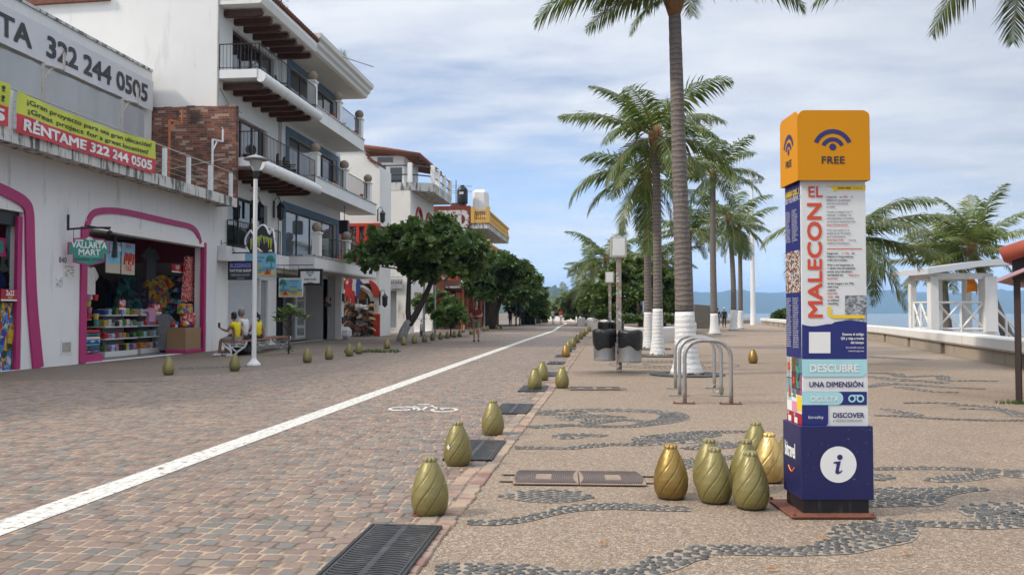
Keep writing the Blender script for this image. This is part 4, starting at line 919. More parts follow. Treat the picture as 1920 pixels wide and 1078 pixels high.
def frond(b, rb, az, el, L, rn, droop=1.6, N=70, wid=.040, ll=.30, twist=0., hang=.5, r0=.05):
    """one pinnate frond: arched midrib with drooping leaflets"""
    ca, sa = math.cos(az), math.sin(az); side = Vector((-sa, ca, 0)); p = Vector((ca * r0, sa * r0, 0)); pts = []; S = 18
    side = (side * math.cos(twist) + Vector((0, 0, 1)) * math.sin(twist))
    for i in range(S + 1):
        t = i / S; e = el - droop * t ** 1.25; d = Vector((ca * math.cos(e), sa * math.cos(e), math.sin(e)))
        pts.append((p.copy(), d)); p = p + d * (L / S)
    rb.tube([q[0] for q in pts], [max(.026 * (L / 2.6) * (1 - i / S) ** .8, .004) for i in range(S + 1)], 5)
    for k in range(N):
        t = .13 + .87 * (k + .5) / N; f = t * S; i = min(int(f), S - 1); u = f - i
        q = pts[i][0].lerp(pts[i + 1][0], u); d = pts[i][1]; up = side.cross(d).normalized()
        prof = (math.sin(math.pi * min(1., (t * .86 + .14))) ** .6) * .85 + .15
        for s in (-1, 1):
            l = L * ll * prof * rn.uniform(.82, 1.12); fw = .50 + .55 * t + rn.uniform(-.12, .12)
            dr = (side * s + d * fw - up * rn.uniform(-.10, .30) + Vector((0, 0, -hang * rn.uniform(.2, 1.1)))).normalized()
            m1 = q + dr * l * .5; dr2 = (dr + Vector((0, 0, -hang * rn.uniform(.5, 1.3)))).normalized(); e_ = m1 + dr2 * l * .5
            w_ = d * (wid * (.6 + .4 * prof) * (L / 2.6)) * .5
            b.add([q - w_ * .5, q + w_ * .5, m1 + w_, m1 - w_, e_], [(0, 1, 2, 3), (3, 2, 4)])
def palm_crown(n, L, seed, els=(1.35, -.55), droop=(1.1, 2.0), N=70, wid=.040, ll=.30, hang=.5, skip=None, extra=()):
    rn = random.Random(seed); b, rb = MB(), MB(); ga = 2.39996
    for i in range(n):
        f = (i + .5) / n; el = els[0] + (els[1] - els[0]) * f ** .9 + rn.uniform(-.15, .15); az = i * ga + seed + rn.uniform(-.25, .25)
        if skip and skip(az % (2 * math.pi), el): continue
        frond(b, rb, az, el, L * (rn.uniform(.85, 1.08)) * (.8 + .2 * math.sin(math.pi * min(1, f + .3))), rn, droop[0] + (droop[1] - droop[0]) * rn.random(), N, wid, ll, rn.uniform(-.35, .35), hang)
    for az, el, L_, dr in extra: frond(b, rb, az, el, L_, rn, dr, N, wid, ll, rn.uniform(-.2, .2), hang)
    h = MB()
    for i in range(9):
        a = i * ga; h.tube([(.08 * math.cos(a), .08 * math.sin(a), -.42), (.13 * math.cos(a), .13 * math.sin(a), -.15), (.17 * math.cos(a), .17 * math.sin(a), .10), (.10 * math.cos(a), .10 * math.sin(a), .38)], [.05, .085, .065, .02], 6)
    return b, rb, h
def palm(label, base, top, rb_, rt, crown, white=0., lean=0., seed=1, mleaf=None, group='coconut palms with white painted trunks', flare=1.75, hs=1.):
    """base (x,y), top (x,y,z) of the crown heart"""
    t = thing('palm_tree', label, 'palm tree', (base[0], base[1], 0.), 0, group)
    rn = random.Random(seed); T = Vector((top[0] - base[0], top[1] - base[1], top[2])); N = 60; P = []; Rr = []
    ml = Vector((lean, 0, T.z * .5)) + Vector((T.x, T.y, 0)) * .5
    for i in range(N + 1):
        s = i / N; p = (1 - s) ** 2 * Vector((0, 0, -.02)) + 2 * s * (1 - s) * ml + s * s * T
        fl = 1 + (flare - 1) * math.exp(-p.z / .38) + (.10 * math.exp(-abs(p.z - 1.) / .6)); r = (rb_ + (rt - rb_) * s ** .8) * fl * (1 + .018 * math.sin(i * 2.4) + rn.uniform(-.012, .012))
        P.append(p); Rr.append(r)
    k = 0
    if white:
        k = max(1, min(N - 2, int(round(white / T.z * N)))); b = MB(); b.tube(P[:k + 1], Rr[:k + 1], 24); b.build('painted_trunk_base', M_lime, t, smooth=True, world=False)
    b = MB(); b.tube(P[k:], Rr[k:], 20); b.build('trunk', M_bark, t, smooth=True, world=False)
    cb, rb2, hb_ = crown if not isinstance(crown, tuple) or not isinstance(crown[0], bpy.types.Object) else crown
    if isinstance(cb, MB):
        o = [cb.build('crown', mleaf or M_palm, t, world=False), rb2.build('midribs', M_rach, t, smooth=True, world=False), hb_.build('crown_heart', M_dry, t, smooth=True, world=False)]
    else:
        o = []
        for q in crown: c = q.copy(); COL.objects.link(c); c.parent = t; o.append(c)
        if mleaf: pass
    for c in o: c.location = T; c.scale = (hs, hs, hs)
    return t, tuple(o)
def at(px, py, Y): x, z = PY(px, py, Y); return (x, Y, z)
p1 = G(1288, 702); cr = palm_crown(17, 2.85, 3.1, (1.42, .62), (1.1, 1.6), 84, .046, .30, .55, None, ((math.pi * .98, .50, 3.25, 1.5), (math.pi * 1.15, -.35, 1.45, 1.0), (.05, .55, 3.0, 1.6), (math.pi * .85, .3, 2.2, 1.1)))
palm('tall thick trunked palm with white painted base behind the bike racks, crown cut off', p1, at(1264, -6, p1[1] - .1), .205, .125, cr, 1.38, -.02, 2)
collar(p1, .78, .46, 'dark iron ring around the thick palm trunk behind the bike racks')
p2 = G(1233, 667); cr = palm_crown(17, 3.05, 1.2, (1.45, -.6), (.7, 1.6), 64, .056, .30, .6)
palm('coconut palm right behind the litter bins, front one of two crossing white based trunks', p2, at(1229, 258, p2[1]), .15, .115, cr, 1.42, .05, 3)
collar(p2, .80, .46, 'dark iron ring around the front one of the two crossing palms')
p3 = G(1216, 654); cr = palm_crown(15, 3.1, 5.0, (1.1, -1.1), (.8, 1.5), 64, .056, .30, .6, None, ((math.pi * 1.02, .45, 3.4, 1.9), (-1.57, -1.05, 3.0, .45)))
palm('coconut palm behind the crossing pair, its lower crown drooping over its trunk', p3, at(1212, 335, p3[1]), .145, .115, cr, 1.33, .0, 4)
collar(p3, .80, .46, 'dark iron ring around the rear one of the two crossing palms')
p4 = G(1340, 627); cr4 = palm_crown(17, 4.0, 2.2, (1.4, -.5), (.7, 1.6), 54, .060, .30, .6)
_, C4 = palm('slim coconut palm with white base right of the thick trunk, in the middle distance', p4, at(1337, 330, p4[1]), .215, .16, cr4, 1.32, -.1, 5, M_palm)
p5 = G(1375, 619); cr5 = palm_crown(16, 4.2, 7.3, (1.3, -.9), (.8, 1.7), 52, .062, .30, .6)
_, C5 = palm('left one of two thin leaning palms with white bases near the sea', p5, at(1366, 412, p5[1]), .225, .16, cr5, 1.56, .3, 6, M_palm)
p6 = G(1388, 616.5); palm('right one of two thin leaning palms with white bases near the sea', p6, at(1386, 428, p6[1]), .20, .15, C5, 1.5, .1, 7, hs=.95)
p7 = G(1297, 622.5); palm('palm whose trunk hides behind the thick trunk, only its drooping crown showing on both sides', p7, at(1292, 438, p7[1]), .2, .15, C4, 2., 0., 8, hs=.85)
crn = palm_crown(18, 2.5, 4.4, (1.1, -.9), (1.2, 1.9), 74, .046, .29, .5, None, ((.05, .95, 2.6, 1.3), (-.05, .55, 2.7, .8), (.1, .05, 2.6, .5), (0., -.55, 2.3, .8)))
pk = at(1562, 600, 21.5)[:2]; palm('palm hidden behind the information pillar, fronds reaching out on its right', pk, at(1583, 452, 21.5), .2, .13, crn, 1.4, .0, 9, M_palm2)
crn = palm_crown(18, 2.7, .6, (1.0, -.3), (.9, 1.5), 84, .046, .30, .55, lambda a, e: abs(a - math.pi) < .7, ((math.pi * .97, .25, 3.7, 1.15), (math.pi * 1.05, .45, 2.7, 1.1), (math.pi * .90, .05, 2.3, .7)))
pt_ = (9.9, 13.6); palm('palm rooted outside the frame at right, only frond tips hanging in at the top', pt_, at(1958, -125, 13.9), .2, .13, crn, 1.4, .0, 10)
pb = (17.6, 38.); crb = palm_crown(20, 3.3, 9.1, (1.5, -.35), (.6, 1.4), 56, .060, .29, .5)
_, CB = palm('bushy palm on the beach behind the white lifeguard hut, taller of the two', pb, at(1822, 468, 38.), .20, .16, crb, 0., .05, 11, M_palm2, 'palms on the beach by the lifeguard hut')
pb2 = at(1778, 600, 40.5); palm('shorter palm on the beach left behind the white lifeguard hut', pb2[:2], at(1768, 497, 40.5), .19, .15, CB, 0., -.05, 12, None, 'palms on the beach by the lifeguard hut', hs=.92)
for i_, (px, py, Y, hs, l) in enumerate([(1137, 487, 82., 1.25, 'spreading palm rising above the trees behind the blank sign board'), (1110, 508, 105., 1.05, 'palm with a thin bare trunk left of the blank sign board, in the distance'), (1113, 540, 90., 1.0, 'short dark palm left above the planter trees'), (1222, 497, 62., .85, 'palm crown poking above the planter trees between trunk and sign'), (1196, 490, 72., .8, 'spiky palm top above the trees right of the blank sign board'), (1062, 566, 150., 1., 'hazy palm at the far bend of the street'), (1040, 575, 165., .9, 'small palm left of the far bend palms'), (1086, 560, 135., 1.1, 'palm right of the hazy far bend palms'), (1248, 497, 60., .8, 'half hidden palm crown left of the thick palm trunk')]):
    x, y, z = at(px, py, Y); palm(l, (x + .2, Y), (x, y, z), .24, .18, C4 if i_ % 2 else C5, 0., .1, 20 + i_, None, 'palms among the far trees', hs=hs)

# ---- broad leaved trees: rosettes of obovate leaves over irregular clumps
def leaf(b, p, d, up, l, w_):
    s = d.cross(up)
    if s.length < 1e-3: s = d.cross(Vector((1, .2, 0)))
    s = s.normalized(); n_ = s.cross(d).normalized()
    a = p + d * l * .45 - n_ * l * .03; c = p + d * l * .78 - n_ * l * .06; e = p + d * l - n_ * l * .14
    b.add([p, a + s * w_ * .36 + n_ * w_ * .10, c + s * w_ * .5 + n_ * w_ * .06, e, c - s * w_ * .5 + n_ * w_ * .06, a - s * w_ * .36 + n_ * w_ * .10], [(0, 1, 2, 3), (0, 3, 4, 5)])
def rosette(b, p, d, rn, l, n_=8, spread=.9):
    d = d.normalized(); a = Vector((0, 0, 1)) if abs(d.z) < .9 else Vector((1, 0, 0)); u = d.cross(a).normalized(); v = d.cross(u)
    a0 = rn.uniform(0, 6.28)
    for k in range(n_):
        an = a0 + 2.39996 * k; t = spread * (.55 + .75 * k / n_) * rn.uniform(.8, 1.2)
        q = (d * math.cos(t) + (u * math.cos(an) + v * math.sin(an)) * math.sin(t)).normalized()
        q = (q + Vector((0, 0, -.18 * rn.random()))).normalized()
        L = l * rn.uniform(.65, 1.15); leaf(b, p, q, d, L, L * .52)
def clump_crown(lobes, n, l, seed, flat=.75, dens_in=.25, nl=8, under=-.55):
    rn = random.Random(seed); b = MB(); tot = sum(r * r for _, r in lobes); tips = []
    for c, r in lobes:
        r = max(r - l * .18, r * .7)
        for _ in range(max(4, int(n * r * r / tot))):
            while True:
                v = Vector((rn.gauss(0, 1), rn.gauss(0, 1), rn.gauss(0, 1)))
                if v.length > 1e-3:
                    v.normalize()
                    if v.z > under: break
            rr = r * (rn.uniform(.72, 1.18) if rn.random() > dens_in else rn.uniform(.35, .8)); p = Vector(c) + Vector((v.x * rr, v.y * rr, v.z * rr * flat))
            d = (v * .75 + Vector((0, 0, .55)) + Vector((rn.gauss(0, .3), rn.gauss(0, .3), rn.gauss(0, .2))))
            rosette(b, p, d, rn, l, nl); tips.append(p)
    return b, tips
def limb(b, P, r0, r1, n=9): b.tube(P, [r0 + (r1 - r0) * i / (len(P) - 1) for i in range(len(P))], n)
def lobes_px(L, Y, dy=1.2, seed=0, cnt=2):
    rn = random.Random(seed); o = []
    for px, py, rp in L:
        r = rp / F * Y * 1.0
        for k in range(cnt):
            yy_ = Y + rn.uniform(-dy, dy); x, z = PY(px, py, yy_); o.append(((x + rn.uniform(-.2, .2) * r, yy_, z + rn.uniform(-.15, .15) * r), r * rn.uniform(.85, 1.05)))
    return o
# leaning almond tree in front of the hat shop
tb = G(752, 640); Y1 = tb[1] - .5
L1 = lobes_px([(666, 482, 13), (688, 477, 18), (704, 452, 12), (724, 456, 20), (712, 488, 20), (752, 444, 26), (748, 480, 34), (782, 440, 30), (800, 470, 40), (835, 445, 32), (828, 420, 22), (862, 460, 34), (858, 490, 30), (888, 476, 30), (905, 488, 20), (822, 498, 30), (776, 500, 28), (738, 434, 10), (774, 424, 14), (700, 436, 6), (880, 505, 24), (690, 500, 14), (802, 518, 22), (845, 512, 20)], Y1, 1.7, 3)
t = thing('almond_tree', 'leaning forked almond tree with white painted foot and wide crown before the hats', 'tree', (*tb, 0)); t['_org'] = (*tb, 0)
cb, tips = clump_crown(L1, 1600, .36, 5, .72, .14, 8); cb.build('crown', M_almond, t)
def W(px, py, Y): return at(px, py, Y)
tk = MB(); limb(tk, [(tb[0], tb[1], 0), W(757, 622, tb[1]), W(765, 606, tb[1]), W(770, 602, tb[1])], .24, .17, 12); tk.build('painted_trunk_base', M_limetree, t, smooth=True)
tk = MB(); limb(tk, [W(768, 606, tb[1]), W(765, 585, tb[1]), W(766, 555, tb[1]), W(767, 525, tb[1] - .1), W(768, 500, tb[1] - .2)], .14, .08); limb(tk, [W(767, 608, tb[1]), W(777, 594, tb[1]), W(786, 578, tb[1]), W(797, 556, tb[1]), W(807, 533, tb[1]), W(822, 515, tb[1]), W(842, 495, tb[1])], .17, .08)
for a, c, e in (((768, 505), (745, 490), (720, 478)), ((768, 512), (752, 505), (715, 500)), ((767, 500), (772, 470), (775, 445)), ((822, 515), (822, 490), (815, 460)), ((842, 495), (865, 482), (890, 480)), ((835, 500), (850, 470), (850, 450)), ((720, 478), (700, 470), (680, 475)), ((768, 505), (740, 470), (735, 445))):
    limb(tk, [W(*a, Y1), W((a[0] + c[0]) / 2, (a[1] + c[1]) / 2 + 1, Y1 + .2), W(*c, Y1 - .3), W(*e, Y1 + .2)], .065, .025, 6)
tk.build('trunk', M_wood, t, smooth=True)
# second almond tree
Y2 = 66.; tx = at(922, 622, Y2)
L2 = lobes_px([(892, 545, 22), (905, 520, 26), (925, 505, 26), (948, 500, 24), (955, 525, 28), (975, 510, 22), (990, 520, 20), (1000, 530, 14), (930, 540, 26), (960, 550, 22), (985, 545, 20), (905, 555, 18), (880, 530, 14), (940, 490, 16), (1002, 545, 12), (915, 495, 16), (968, 562, 16)], Y2, 2.4, 7)
t = thing('almond_tree', 'second broad almond tree right of the walking man, glossy rounded crown', 'tree', (tx[0], Y2, 0)); t['_org'] = (tx[0], Y2, 0)
cb, _ = clump_crown(L2, 1400, .48, 9, .8, .14, 7); cb.build('crown', M_almond, t)
tk = MB(); limb(tk, [(tx[0], Y2, 0), W(926, 600, Y2), W(932, 582, Y2), W(938, 565, Y2), W(945, 545, Y2)], .26, .12, 10); limb(tk, [W(938, 565, Y2), W(922, 550, Y2), W(905, 540, Y2)], .1, .05, 7); limb(tk, [W(940, 560, Y2), W(960, 545, Y2), W(980, 535, Y2)], .1, .05, 7); tk.build('trunk', M_wood, t, smooth=True)
def tree(label, Y, lobes, n, l, trunk_px, seed, mleaf=None, group='trees along the far street', nm='broadleaf_tree', flat=.85, cnt=2, dy=1.8, nl=7, bare=False):
    bx = at(trunk_px[0], 600, Y)[0]; t = thing(nm, label, 'tree' if 'tree' in nm else 'shrub', (bx, Y, 0), 0, group); t['_org'] = (bx, Y, 0)
    cb, _ = clump_crown(lobes_px(lobes, Y, dy, seed, cnt), n, l, seed, flat, .2, nl); cb.build('crown' if 'tree' in nm else 'foliage', mleaf or M_bush, t)
    tk = MB(); cx_, cz = PY(trunk_px[0] + trunk_px[2], trunk_px[1], Y); r = trunk_px[3]
    limb(tk, [(bx, Y, 0), (bx * .7 + cx_ * .3, Y + .05, cz * .35), (bx * .35 + cx_ * .65, Y, cz * .7), (cx_, Y, cz)], r, r * .5)
    for px, py, rp in lobes[:6]:
        ex, ez = PY(px, py, Y); limb(tk, [(bx * .35 + cx_ * .65, Y, cz * .75), ((cx_ + ex) / 2, Y + .1, (cz + ez) / 2 + .05), (ex, Y - .1, ez)], r * .45, r * .15, 6)
    tk.build('trunk' if 'tree' in nm else 'stems', M_wood, t, smooth=True); return t
tree('dark tree massed behind the second almond tree, over the terrace canopies', 92., [(985, 565, 22), (1000, 555, 20), (1008, 575, 18), (970, 575, 18), (1012, 590, 10), (990, 585, 16)], 700, .8, (992, 575, 0, .25), 31, M_almond)
tree('dense green tree in the round planter right of the stickered post', 45., [(1172, 525, 26), (1192, 505, 24), (1208, 520, 22), (1180, 550, 24), (1205, 550, 22), (1160, 505, 16), (1150, 545, 20), (1222, 535, 16)], 900, .36, (1203, 550, -8, .16), 33)
tree('green tree in the planter between the crossing palms and the thick trunk', 47., [(1246, 545, 20), (1258, 565, 18), (1240, 575, 18), (1266, 552, 12), (1236, 515, 14), (1254, 525, 12)], 600, .36, (1246, 570, 0, .12), 34)
tree('low spreading tree left of the stickered post with bright leaf clusters', 58., [(1130, 548, 20), (1110, 560, 18), (1146, 540, 18), (1125, 572, 18), (1100, 575, 14), (1146, 565, 16), (1140, 520, 12)], 800, .42, (1140, 575, -4, .13), 35)
tree('sunlit tree left of the planter, at the bend of the street', 96., [(1085, 560, 16), (1070, 570, 14), (1096, 548, 12), (1080, 580, 14), (1100, 575, 12)], 500, .7, (1084, 575, 0, .16), 36, M_far)
tree('yellowish tree at the far bend of the street', 140., [(1058, 578, 12), (1044, 584, 10), (1070, 575, 10), (1052, 568, 7), (1034, 590, 8)], 450, .9, (1055, 584, 0, .2), 37, M_far)
tree('far hazy tree closing the street beyond the crowd', 190., [(1022, 590, 8), (1012, 588, 8), (1035, 586, 7), (1046, 592, 8), (1064, 590, 9), (1078, 592, 8)], 500, 1.3, (1030, 592, 0, .2), 38, M_far)
# ================================================================ BUILDINGS ON THE LEFT
def stucco(name, col, stains=.5, dscale=1.2, rough=.85, dcol=(.10, .095, .085), thr=(.56, .74)):
    m, n, b = newmat(name); c = n.pos()
    base = n.mix(n.noise(c, .8, 4.), tuple(x * .93 for x in col), tuple(min(.9, x * 1.05) for x in col))
    sm = n.noise(n.vmath('MULTIPLY', c, (2.2, 2.2, .35)), dscale, 6., .65)
    base = n.mix(n.math('MULTIPLY', n.smooth(sm, *thr), stains), base, dcol)
    fine = n.noise(n.vmath('MULTIPLY', c, (6., 6., .5)), 1.6, 4.); base = n.mix(n.math('MULTIPLY', n.smooth(fine, .55, .75), stains * .35), base, tuple(x * .6 for x in col))
    n.inp(b.inputs['Base Color'], base); b.inputs['Roughness'].default_value = rough; b.inputs['Specular IOR Level'].default_value = .25
    n.inp(b.inputs['Normal'], n.bump(n.math('ADD', n.noise(c, 16., 4.), n.math('MULTIPLY', n.noise(c, 90., 3.), .4)), .22, .02)); return m
M_wall = stucco('white_stucco', (.77, .765, .755), .42); M_wall2 = stucco('warm_white_stucco', (.79, .775, .745), .22, .8)
M_rough = stucco('mildewed_stucco', (.74, .715, .66), .62, .55, .9, (.09, .085, .075), (.54, .66)); M_slab = stucco('weathered_slab', (.60, .59, .56), .85, 2.6, .85, (.05, .048, .042), (.48, .60))
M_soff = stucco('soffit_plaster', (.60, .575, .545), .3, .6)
M_grey = mat('grey_door_paint', (.30, .31, .32), .5); M_mag = mat('magenta_paint', (.42, .030, .150), .5, var=.12, scale=3., dirt=(.22, .02, .08), dscale=2., damt=.35)
M_beam = mat('dark_timber', (.075, .026, .016), .55, var=.4, scale=8., bump=.2); M_wframe = mat('mahogany_frame', (.105, .035, .020), .45, var=.25)
M_blue = mat('slate_blue_paint', (.095, .155, .225), .7, var=.08, scale=2.); M_alu = mat('dark_aluminium', (.025, .026, .03), .4, .3)
M_rail = mat('black_iron_rail', (.018, .017, .017), .5, .2, dirt=(.12, .07, .04), dscale=9., damt=.4); M_ball = mat('stone_ball', (.30, .235, .18), .9, var=.2, scale=14., bump=.3)
M_tile = mat('clay_tile', (.17, .062, .036), .85, var=.45, scale=5., bump=.3, dirt=(.06, .05, .04), dscale=3., damt=.6)
M_pot = mat('terracotta', (.40, .10, .05), .7, var=.2); M_floor = mat('store_floor', (.22, .21, .20), .4, var=.1)
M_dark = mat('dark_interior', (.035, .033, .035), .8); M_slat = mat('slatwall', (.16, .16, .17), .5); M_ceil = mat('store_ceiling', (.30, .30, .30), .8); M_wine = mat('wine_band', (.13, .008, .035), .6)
m, n, b = newmat('window_glass'); c = n.pos(); b.inputs['Base Color'].default_value = (.018, .024, .030, 1); b.inputs['Roughness'].default_value = .04; b.inputs['Specular IOR Level'].default_value = .9
n.inp(b.inputs['Normal'], n.bump(n.noise(c, .9, 2.), .05, .1)); b.inputs['Coat Weight'].default_value = .6; b.inputs['Coat Roughness'].default_value = .03; M_glass = m
m, n, b = newmat('curtained_glass'); c = n.pos(); b.inputs['Roughness'].default_value = .06; b.inputs['Coat Weight'].default_value = .7; b.inputs['Coat Roughness'].default_value = .03
n.inp(b.inputs['Base Color'], n.mix(n.math('MULTIPLY', n.math('ADD', n.math('SINE', n.math('MULTIPLY', n.xyz(c)[1], 46.)), 1.), .5), (.11, .125, .14), (.20, .215, .23))); M_curt = m
m, n, b = newmat('old_brick'); c = n.pos(); x, y, z = n.xyz(c)
bt = n.n.new('ShaderNodeTexBrick'); n.inp(bt.inputs['Vector'], n.comb(n.math('ADD', x, y), z, 0.)); bt.inputs['Scale'].default_value = 1.; bt.inputs['Brick Width'].default_value = .26; bt.inputs['Row Height'].default_value = .082; bt.inputs['Mortar Size'].default_value = .009; bt.inputs['Bias'].default_value = -.1
bt.inputs['Color1'].default_value = (.27, .088, .045, 1); bt.inputs['Color2'].default_value = (.135, .052, .034, 1); bt.inputs['Mortar'].default_value = (.19, .165, .145, 1)
row = n.math('FLOOR', n.math('DIVIDE', z, .082)); cell = n.math('FLOOR', n.math('DIVIDE', n.math('ADD', n.math('ADD', x, y), n.math('MULTIPLY', n.math('FRACT', n.math('MULTIPLY', row, .5)), .26)), .26))
rv = n.white(n.comb(cell, row, 2.)); bc = n.mix(n.math('MULTIPLY', n.math('GREATER_THAN', rv, .84), .75), bt.outputs['Color'], (.40, .30, .24)); bc = n.mix(n.math('MULTIPLY', n.math('LESS_THAN', rv, .2), .6), bc, (.05, .035, .03))
bc = n.mix(n.math('MULTIPLY', n.smooth(n.noise(c, 1.1, 5., .6), .48, .66), .72), bc, (.035, .028, .025)); n.inp(b.inputs['Base Color'], bc); b.inputs['Roughness'].default_value = .9
n.inp(b.inputs['Normal'], n.bump(n.math('ADD', n.math('MULTIPLY', bt.outputs['Fac'], -1.), n.math('MULTIPLY', n.noise(c, 60., 3.), .4)), .5, .015)); M_brick = m
m, n, b = newmat('red_painted_brick'); c = n.pos(); x, y, z = n.xyz(c)
bt = n.n.new('ShaderNodeTexBrick'); n.inp(bt.inputs['Vector'], n.comb(x, z, 0.)); bt.inputs['Scale'].default_value = 1.; bt.inputs['Brick Width'].default_value = .3; bt.inputs['Row Height'].default_value = .1; bt.inputs['Mortar Size'].default_value = .008
bt.inputs['Color1'].default_value = (.235, .045, .025, 1); bt.inputs['Color2'].default_value = (.155, .032, .022, 1); bt.inputs['Mortar'].default_value = (.12, .04, .03, 1)
n.inp(b.inputs['Base Color'], n.mix(n.math('MULTIPLY', n.smooth(n.noise(c, 1.3, 5., .65), .5, .7), .5), bt.outputs['Color'], (.06, .025, .02))); b.inputs['Roughness'].default_value = .9; M_rbrick = m
M_ochre = mat('ochre_paint', (.60, .36, .09), .75, var=.12, scale=2., dirt=(.25, .17, .08), dscale=2., damt=.5); M_redp = mat('red_paint', (.48, .045, .022), .55, var=.12, scale=3.)

def wallX(b, X, y0, y1, z0, z1, op=(), dep=.2):
    """wall face on plane X looking towards +X with openings (ya,yb,za,zb) and their reveals"""
    ys = sorted({y0, y1, *[q for o in op for q in o[:2]]}); zs = sorted({z0, z1, *[q for o in op for q in o[2:4]]})
    ys = [y for y in ys if y0 <= y <= y1]; zs = [z for z in zs if z0 <= z <= z1]
    for a, c in zip(ys, ys[1:]):
        for e, f in zip(zs, zs[1:]):
            my, mz = (a + c) / 2, (e + f) / 2
            if any(o[0] < my < o[1] and o[2] < mz < o[3] for o in op): continue
            b.quad((X, a, e), (X, c, e), (X, c, f), (X, a, f))
    for o in op:
        a, c, e, f = o[:4]; D = X - dep
        b.quad((X, a, e), (X, a, f), (D, a, f), (D, a, e)); b.quad((X, c, f), (X, c, e), (D, c, e), (D, c, f)); b.quad((X, a, f), (X, c, f), (D, c, f), (D, a, f))
        if e > z0 + .01: b.quad((X, c, e), (X, a, e), (D, a, e), (D, c, e))
def slider(par, X, y0, y1, z0, z1, nn, mf, mg, fw=.07, name='window'):
    """framed glazing of nn panes on plane X"""
    b = MB(); b.box(X - .06, X, y0, y1, z1 - fw, z1); b.box(X - .06, X, y0, y1, z0, z0 + fw)
    for i in range(nn + 1):
        y = y0 + (y1 - y0 - fw) * i / nn; b.box(X - .06, X + .0015, y, y + fw, z0 + fw, z1 - fw)
    w_ = b.build(name, mf, par); w_['_org'] = tuple(par.location)
    g = MB()
    for i in range(nn): y = y0 + (y1 - y0 - fw) * i / nn + fw; y2 = y0 + (y1 - y0 - fw) * (i + 1) / nn; g.box(X - .045, X - .028 - .002 * (i % 2), y, y2, z0 + fw, z1 - fw)
    g.build('pane', mg, w_, world=True); return w_
def rail(par, pts, z0, z1, sp=.13, r=.009, name='railing', posts=True):
    b = MB()
    for (xa, ya), (xb, yb) in zip(pts, pts[1:]):
        b.tube([(xa, ya, z1), (xb, yb, z1)], .02, 6); b.tube([(xa, ya, z0 + .08), (xb, yb, z0 + .08)], .014, 6)
        L = math.hypot(xb - xa, yb - ya); k = max(1, int(L / sp))
        for i in range(k + 1): f = i / k; x, y = xa + (xb - xa) * f, ya + (yb - ya) * f; b.tube([(x, y, z0), (x, y, z1)], r if i not in (0, k) else .02, 5)
    return b.build(name, M_rail, par)
def Xp(px, py, X): y, z = PX(px, py, X); return (X, y, z)
# ---------------------------------------------------------------- souvenir store
FX = -13.3
S = thing('souvenir_store', 'long white single storey store with two wide magenta framed openings and a terrace on top', 'store building', (FX, 10., 0.))
b = MB(); D2 = (20.05, 26.5, 0., 3.74); D1 = (11.5, 17.75, 0., 3.62)
wallX(b, FX, 8., 27.45, -.02, 5.02, (D2, D1), .32); b.quad((FX, 27.45, -.02), (FX - 1, 27.45, -.02), (FX - 1, 27.45, 5.02), (FX, 27.45, 5.02)); b.quad((FX - 7, 8, -.02), (FX, 8, -.02), (FX, 8, 5.02), (FX - 7, 8, 5.02))
b.build('wall', M_wall, S)
b = MB(); b.box(FX - 6.2, FX - .33, 11., 27.4, -.01, .012); b.build('store_floor', M_floor, S)
b = MB(); b.box(FX - 6.2, FX - .33, 11., 27.4, 3.80, 3.9); b.build('ceiling', M_ceil, S)
b = MB(); b.box(FX - 6.3, FX - 6.2, 11., 27.4, .0, 3.0); b.box(FX - 6.2, FX - .4, 26.75, 26.85, 0., 3.0); b.box(FX - 6.2, FX - .4, 11.0, 11.1, 0, 3.8)
for i in range(14):
    z = .2 + i * .2; b.box(FX - 6.2, FX - 6.185, 11., 27.4, z, z + .165); b.box(FX - 6.18, FX - .5, 26.735, 26.75, z, z + .165)
b.build('slat_wall', M_slat, S)
b = MB(); b.box(FX - 6.3, FX - 6.2, 11., 27.4, 3.0, 3.8); b.box(FX - 6.2, FX - .4, 26.74, 26.85, 3.0, 3.8); b.box(FX - 6.2, FX - .34, 18.6, 18.75, .0, 3.8); b.build('wine_wall', M_wine, S)
b = MB(); b.box(FX - .32, FX + .03, 20.06, 26.49, 3.50, 3.735); b.build('roller_box', M_wall2, S)
b = MB(); b.box(FX - .33, FX - .10, 11.5, 17.74, 3.30, 3.61); b.build('roller_box', M_alu, S)
# terrace slab with sloped soffit lip
b = MB(); b.box(-20., -12.52, 7., 27.24, 5.02, 5.22); b.box(-12.62, -12.50, 7., 27.24, 4.93, 5.24); b.build('terrace_slab', M_slab, S)
# magenta trims
def ribbonX(X, pts, w0, dep):
    """flat band of width w0 along a path lying in plane X (pts y,z)"""
    b = MB(); V = [Vector(p) for p in pts]; rings = []
    for i, p in enumerate(V):
        t = (V[min(i + 1, len(V) - 1)] - V[max(i - 1, 0)]).normalized(); q = Vector((-t.y, t.x)) * (w0[i] if hasattr(w0, '__len__') else w0) * .5
        a, c = p + q, p - q; rings.append([(X, a.x, a.y), (X + dep, a.x, a.y), (X + dep, c.x, c.y), (X, c.x, c.y)])
    b.loft(rings, True); return b
def smoothpath(P, k=6):
    o = []
    for i in range(len(P) - 1):
        p0, p1_, p2_, p3_ = [Vector(P[j]) for j in (max(i - 1, 0), i, i + 1, min(i + 2, len(P) - 1))]
        for j in range(k):
            t = j / k; o.append(.5 * ((2 * p1_) + (-p0 + p2_) * t + (2 * p0 - 5 * p1_ + 4 * p2_ - p3_) * t * t + (-p0 + 3 * p1_ - 3 * p2_ + p3_) * t ** 3))
    o.append(Vector(P[-1])); return o
arch = [PX(*p, FX) for p in [(160, 445), (163, 420), (172, 402), (188, 396), (215, 395.5), (245, 400), (285, 409), (325, 418), (352, 424), (364, 431), (371, 442), (375, 456)]]
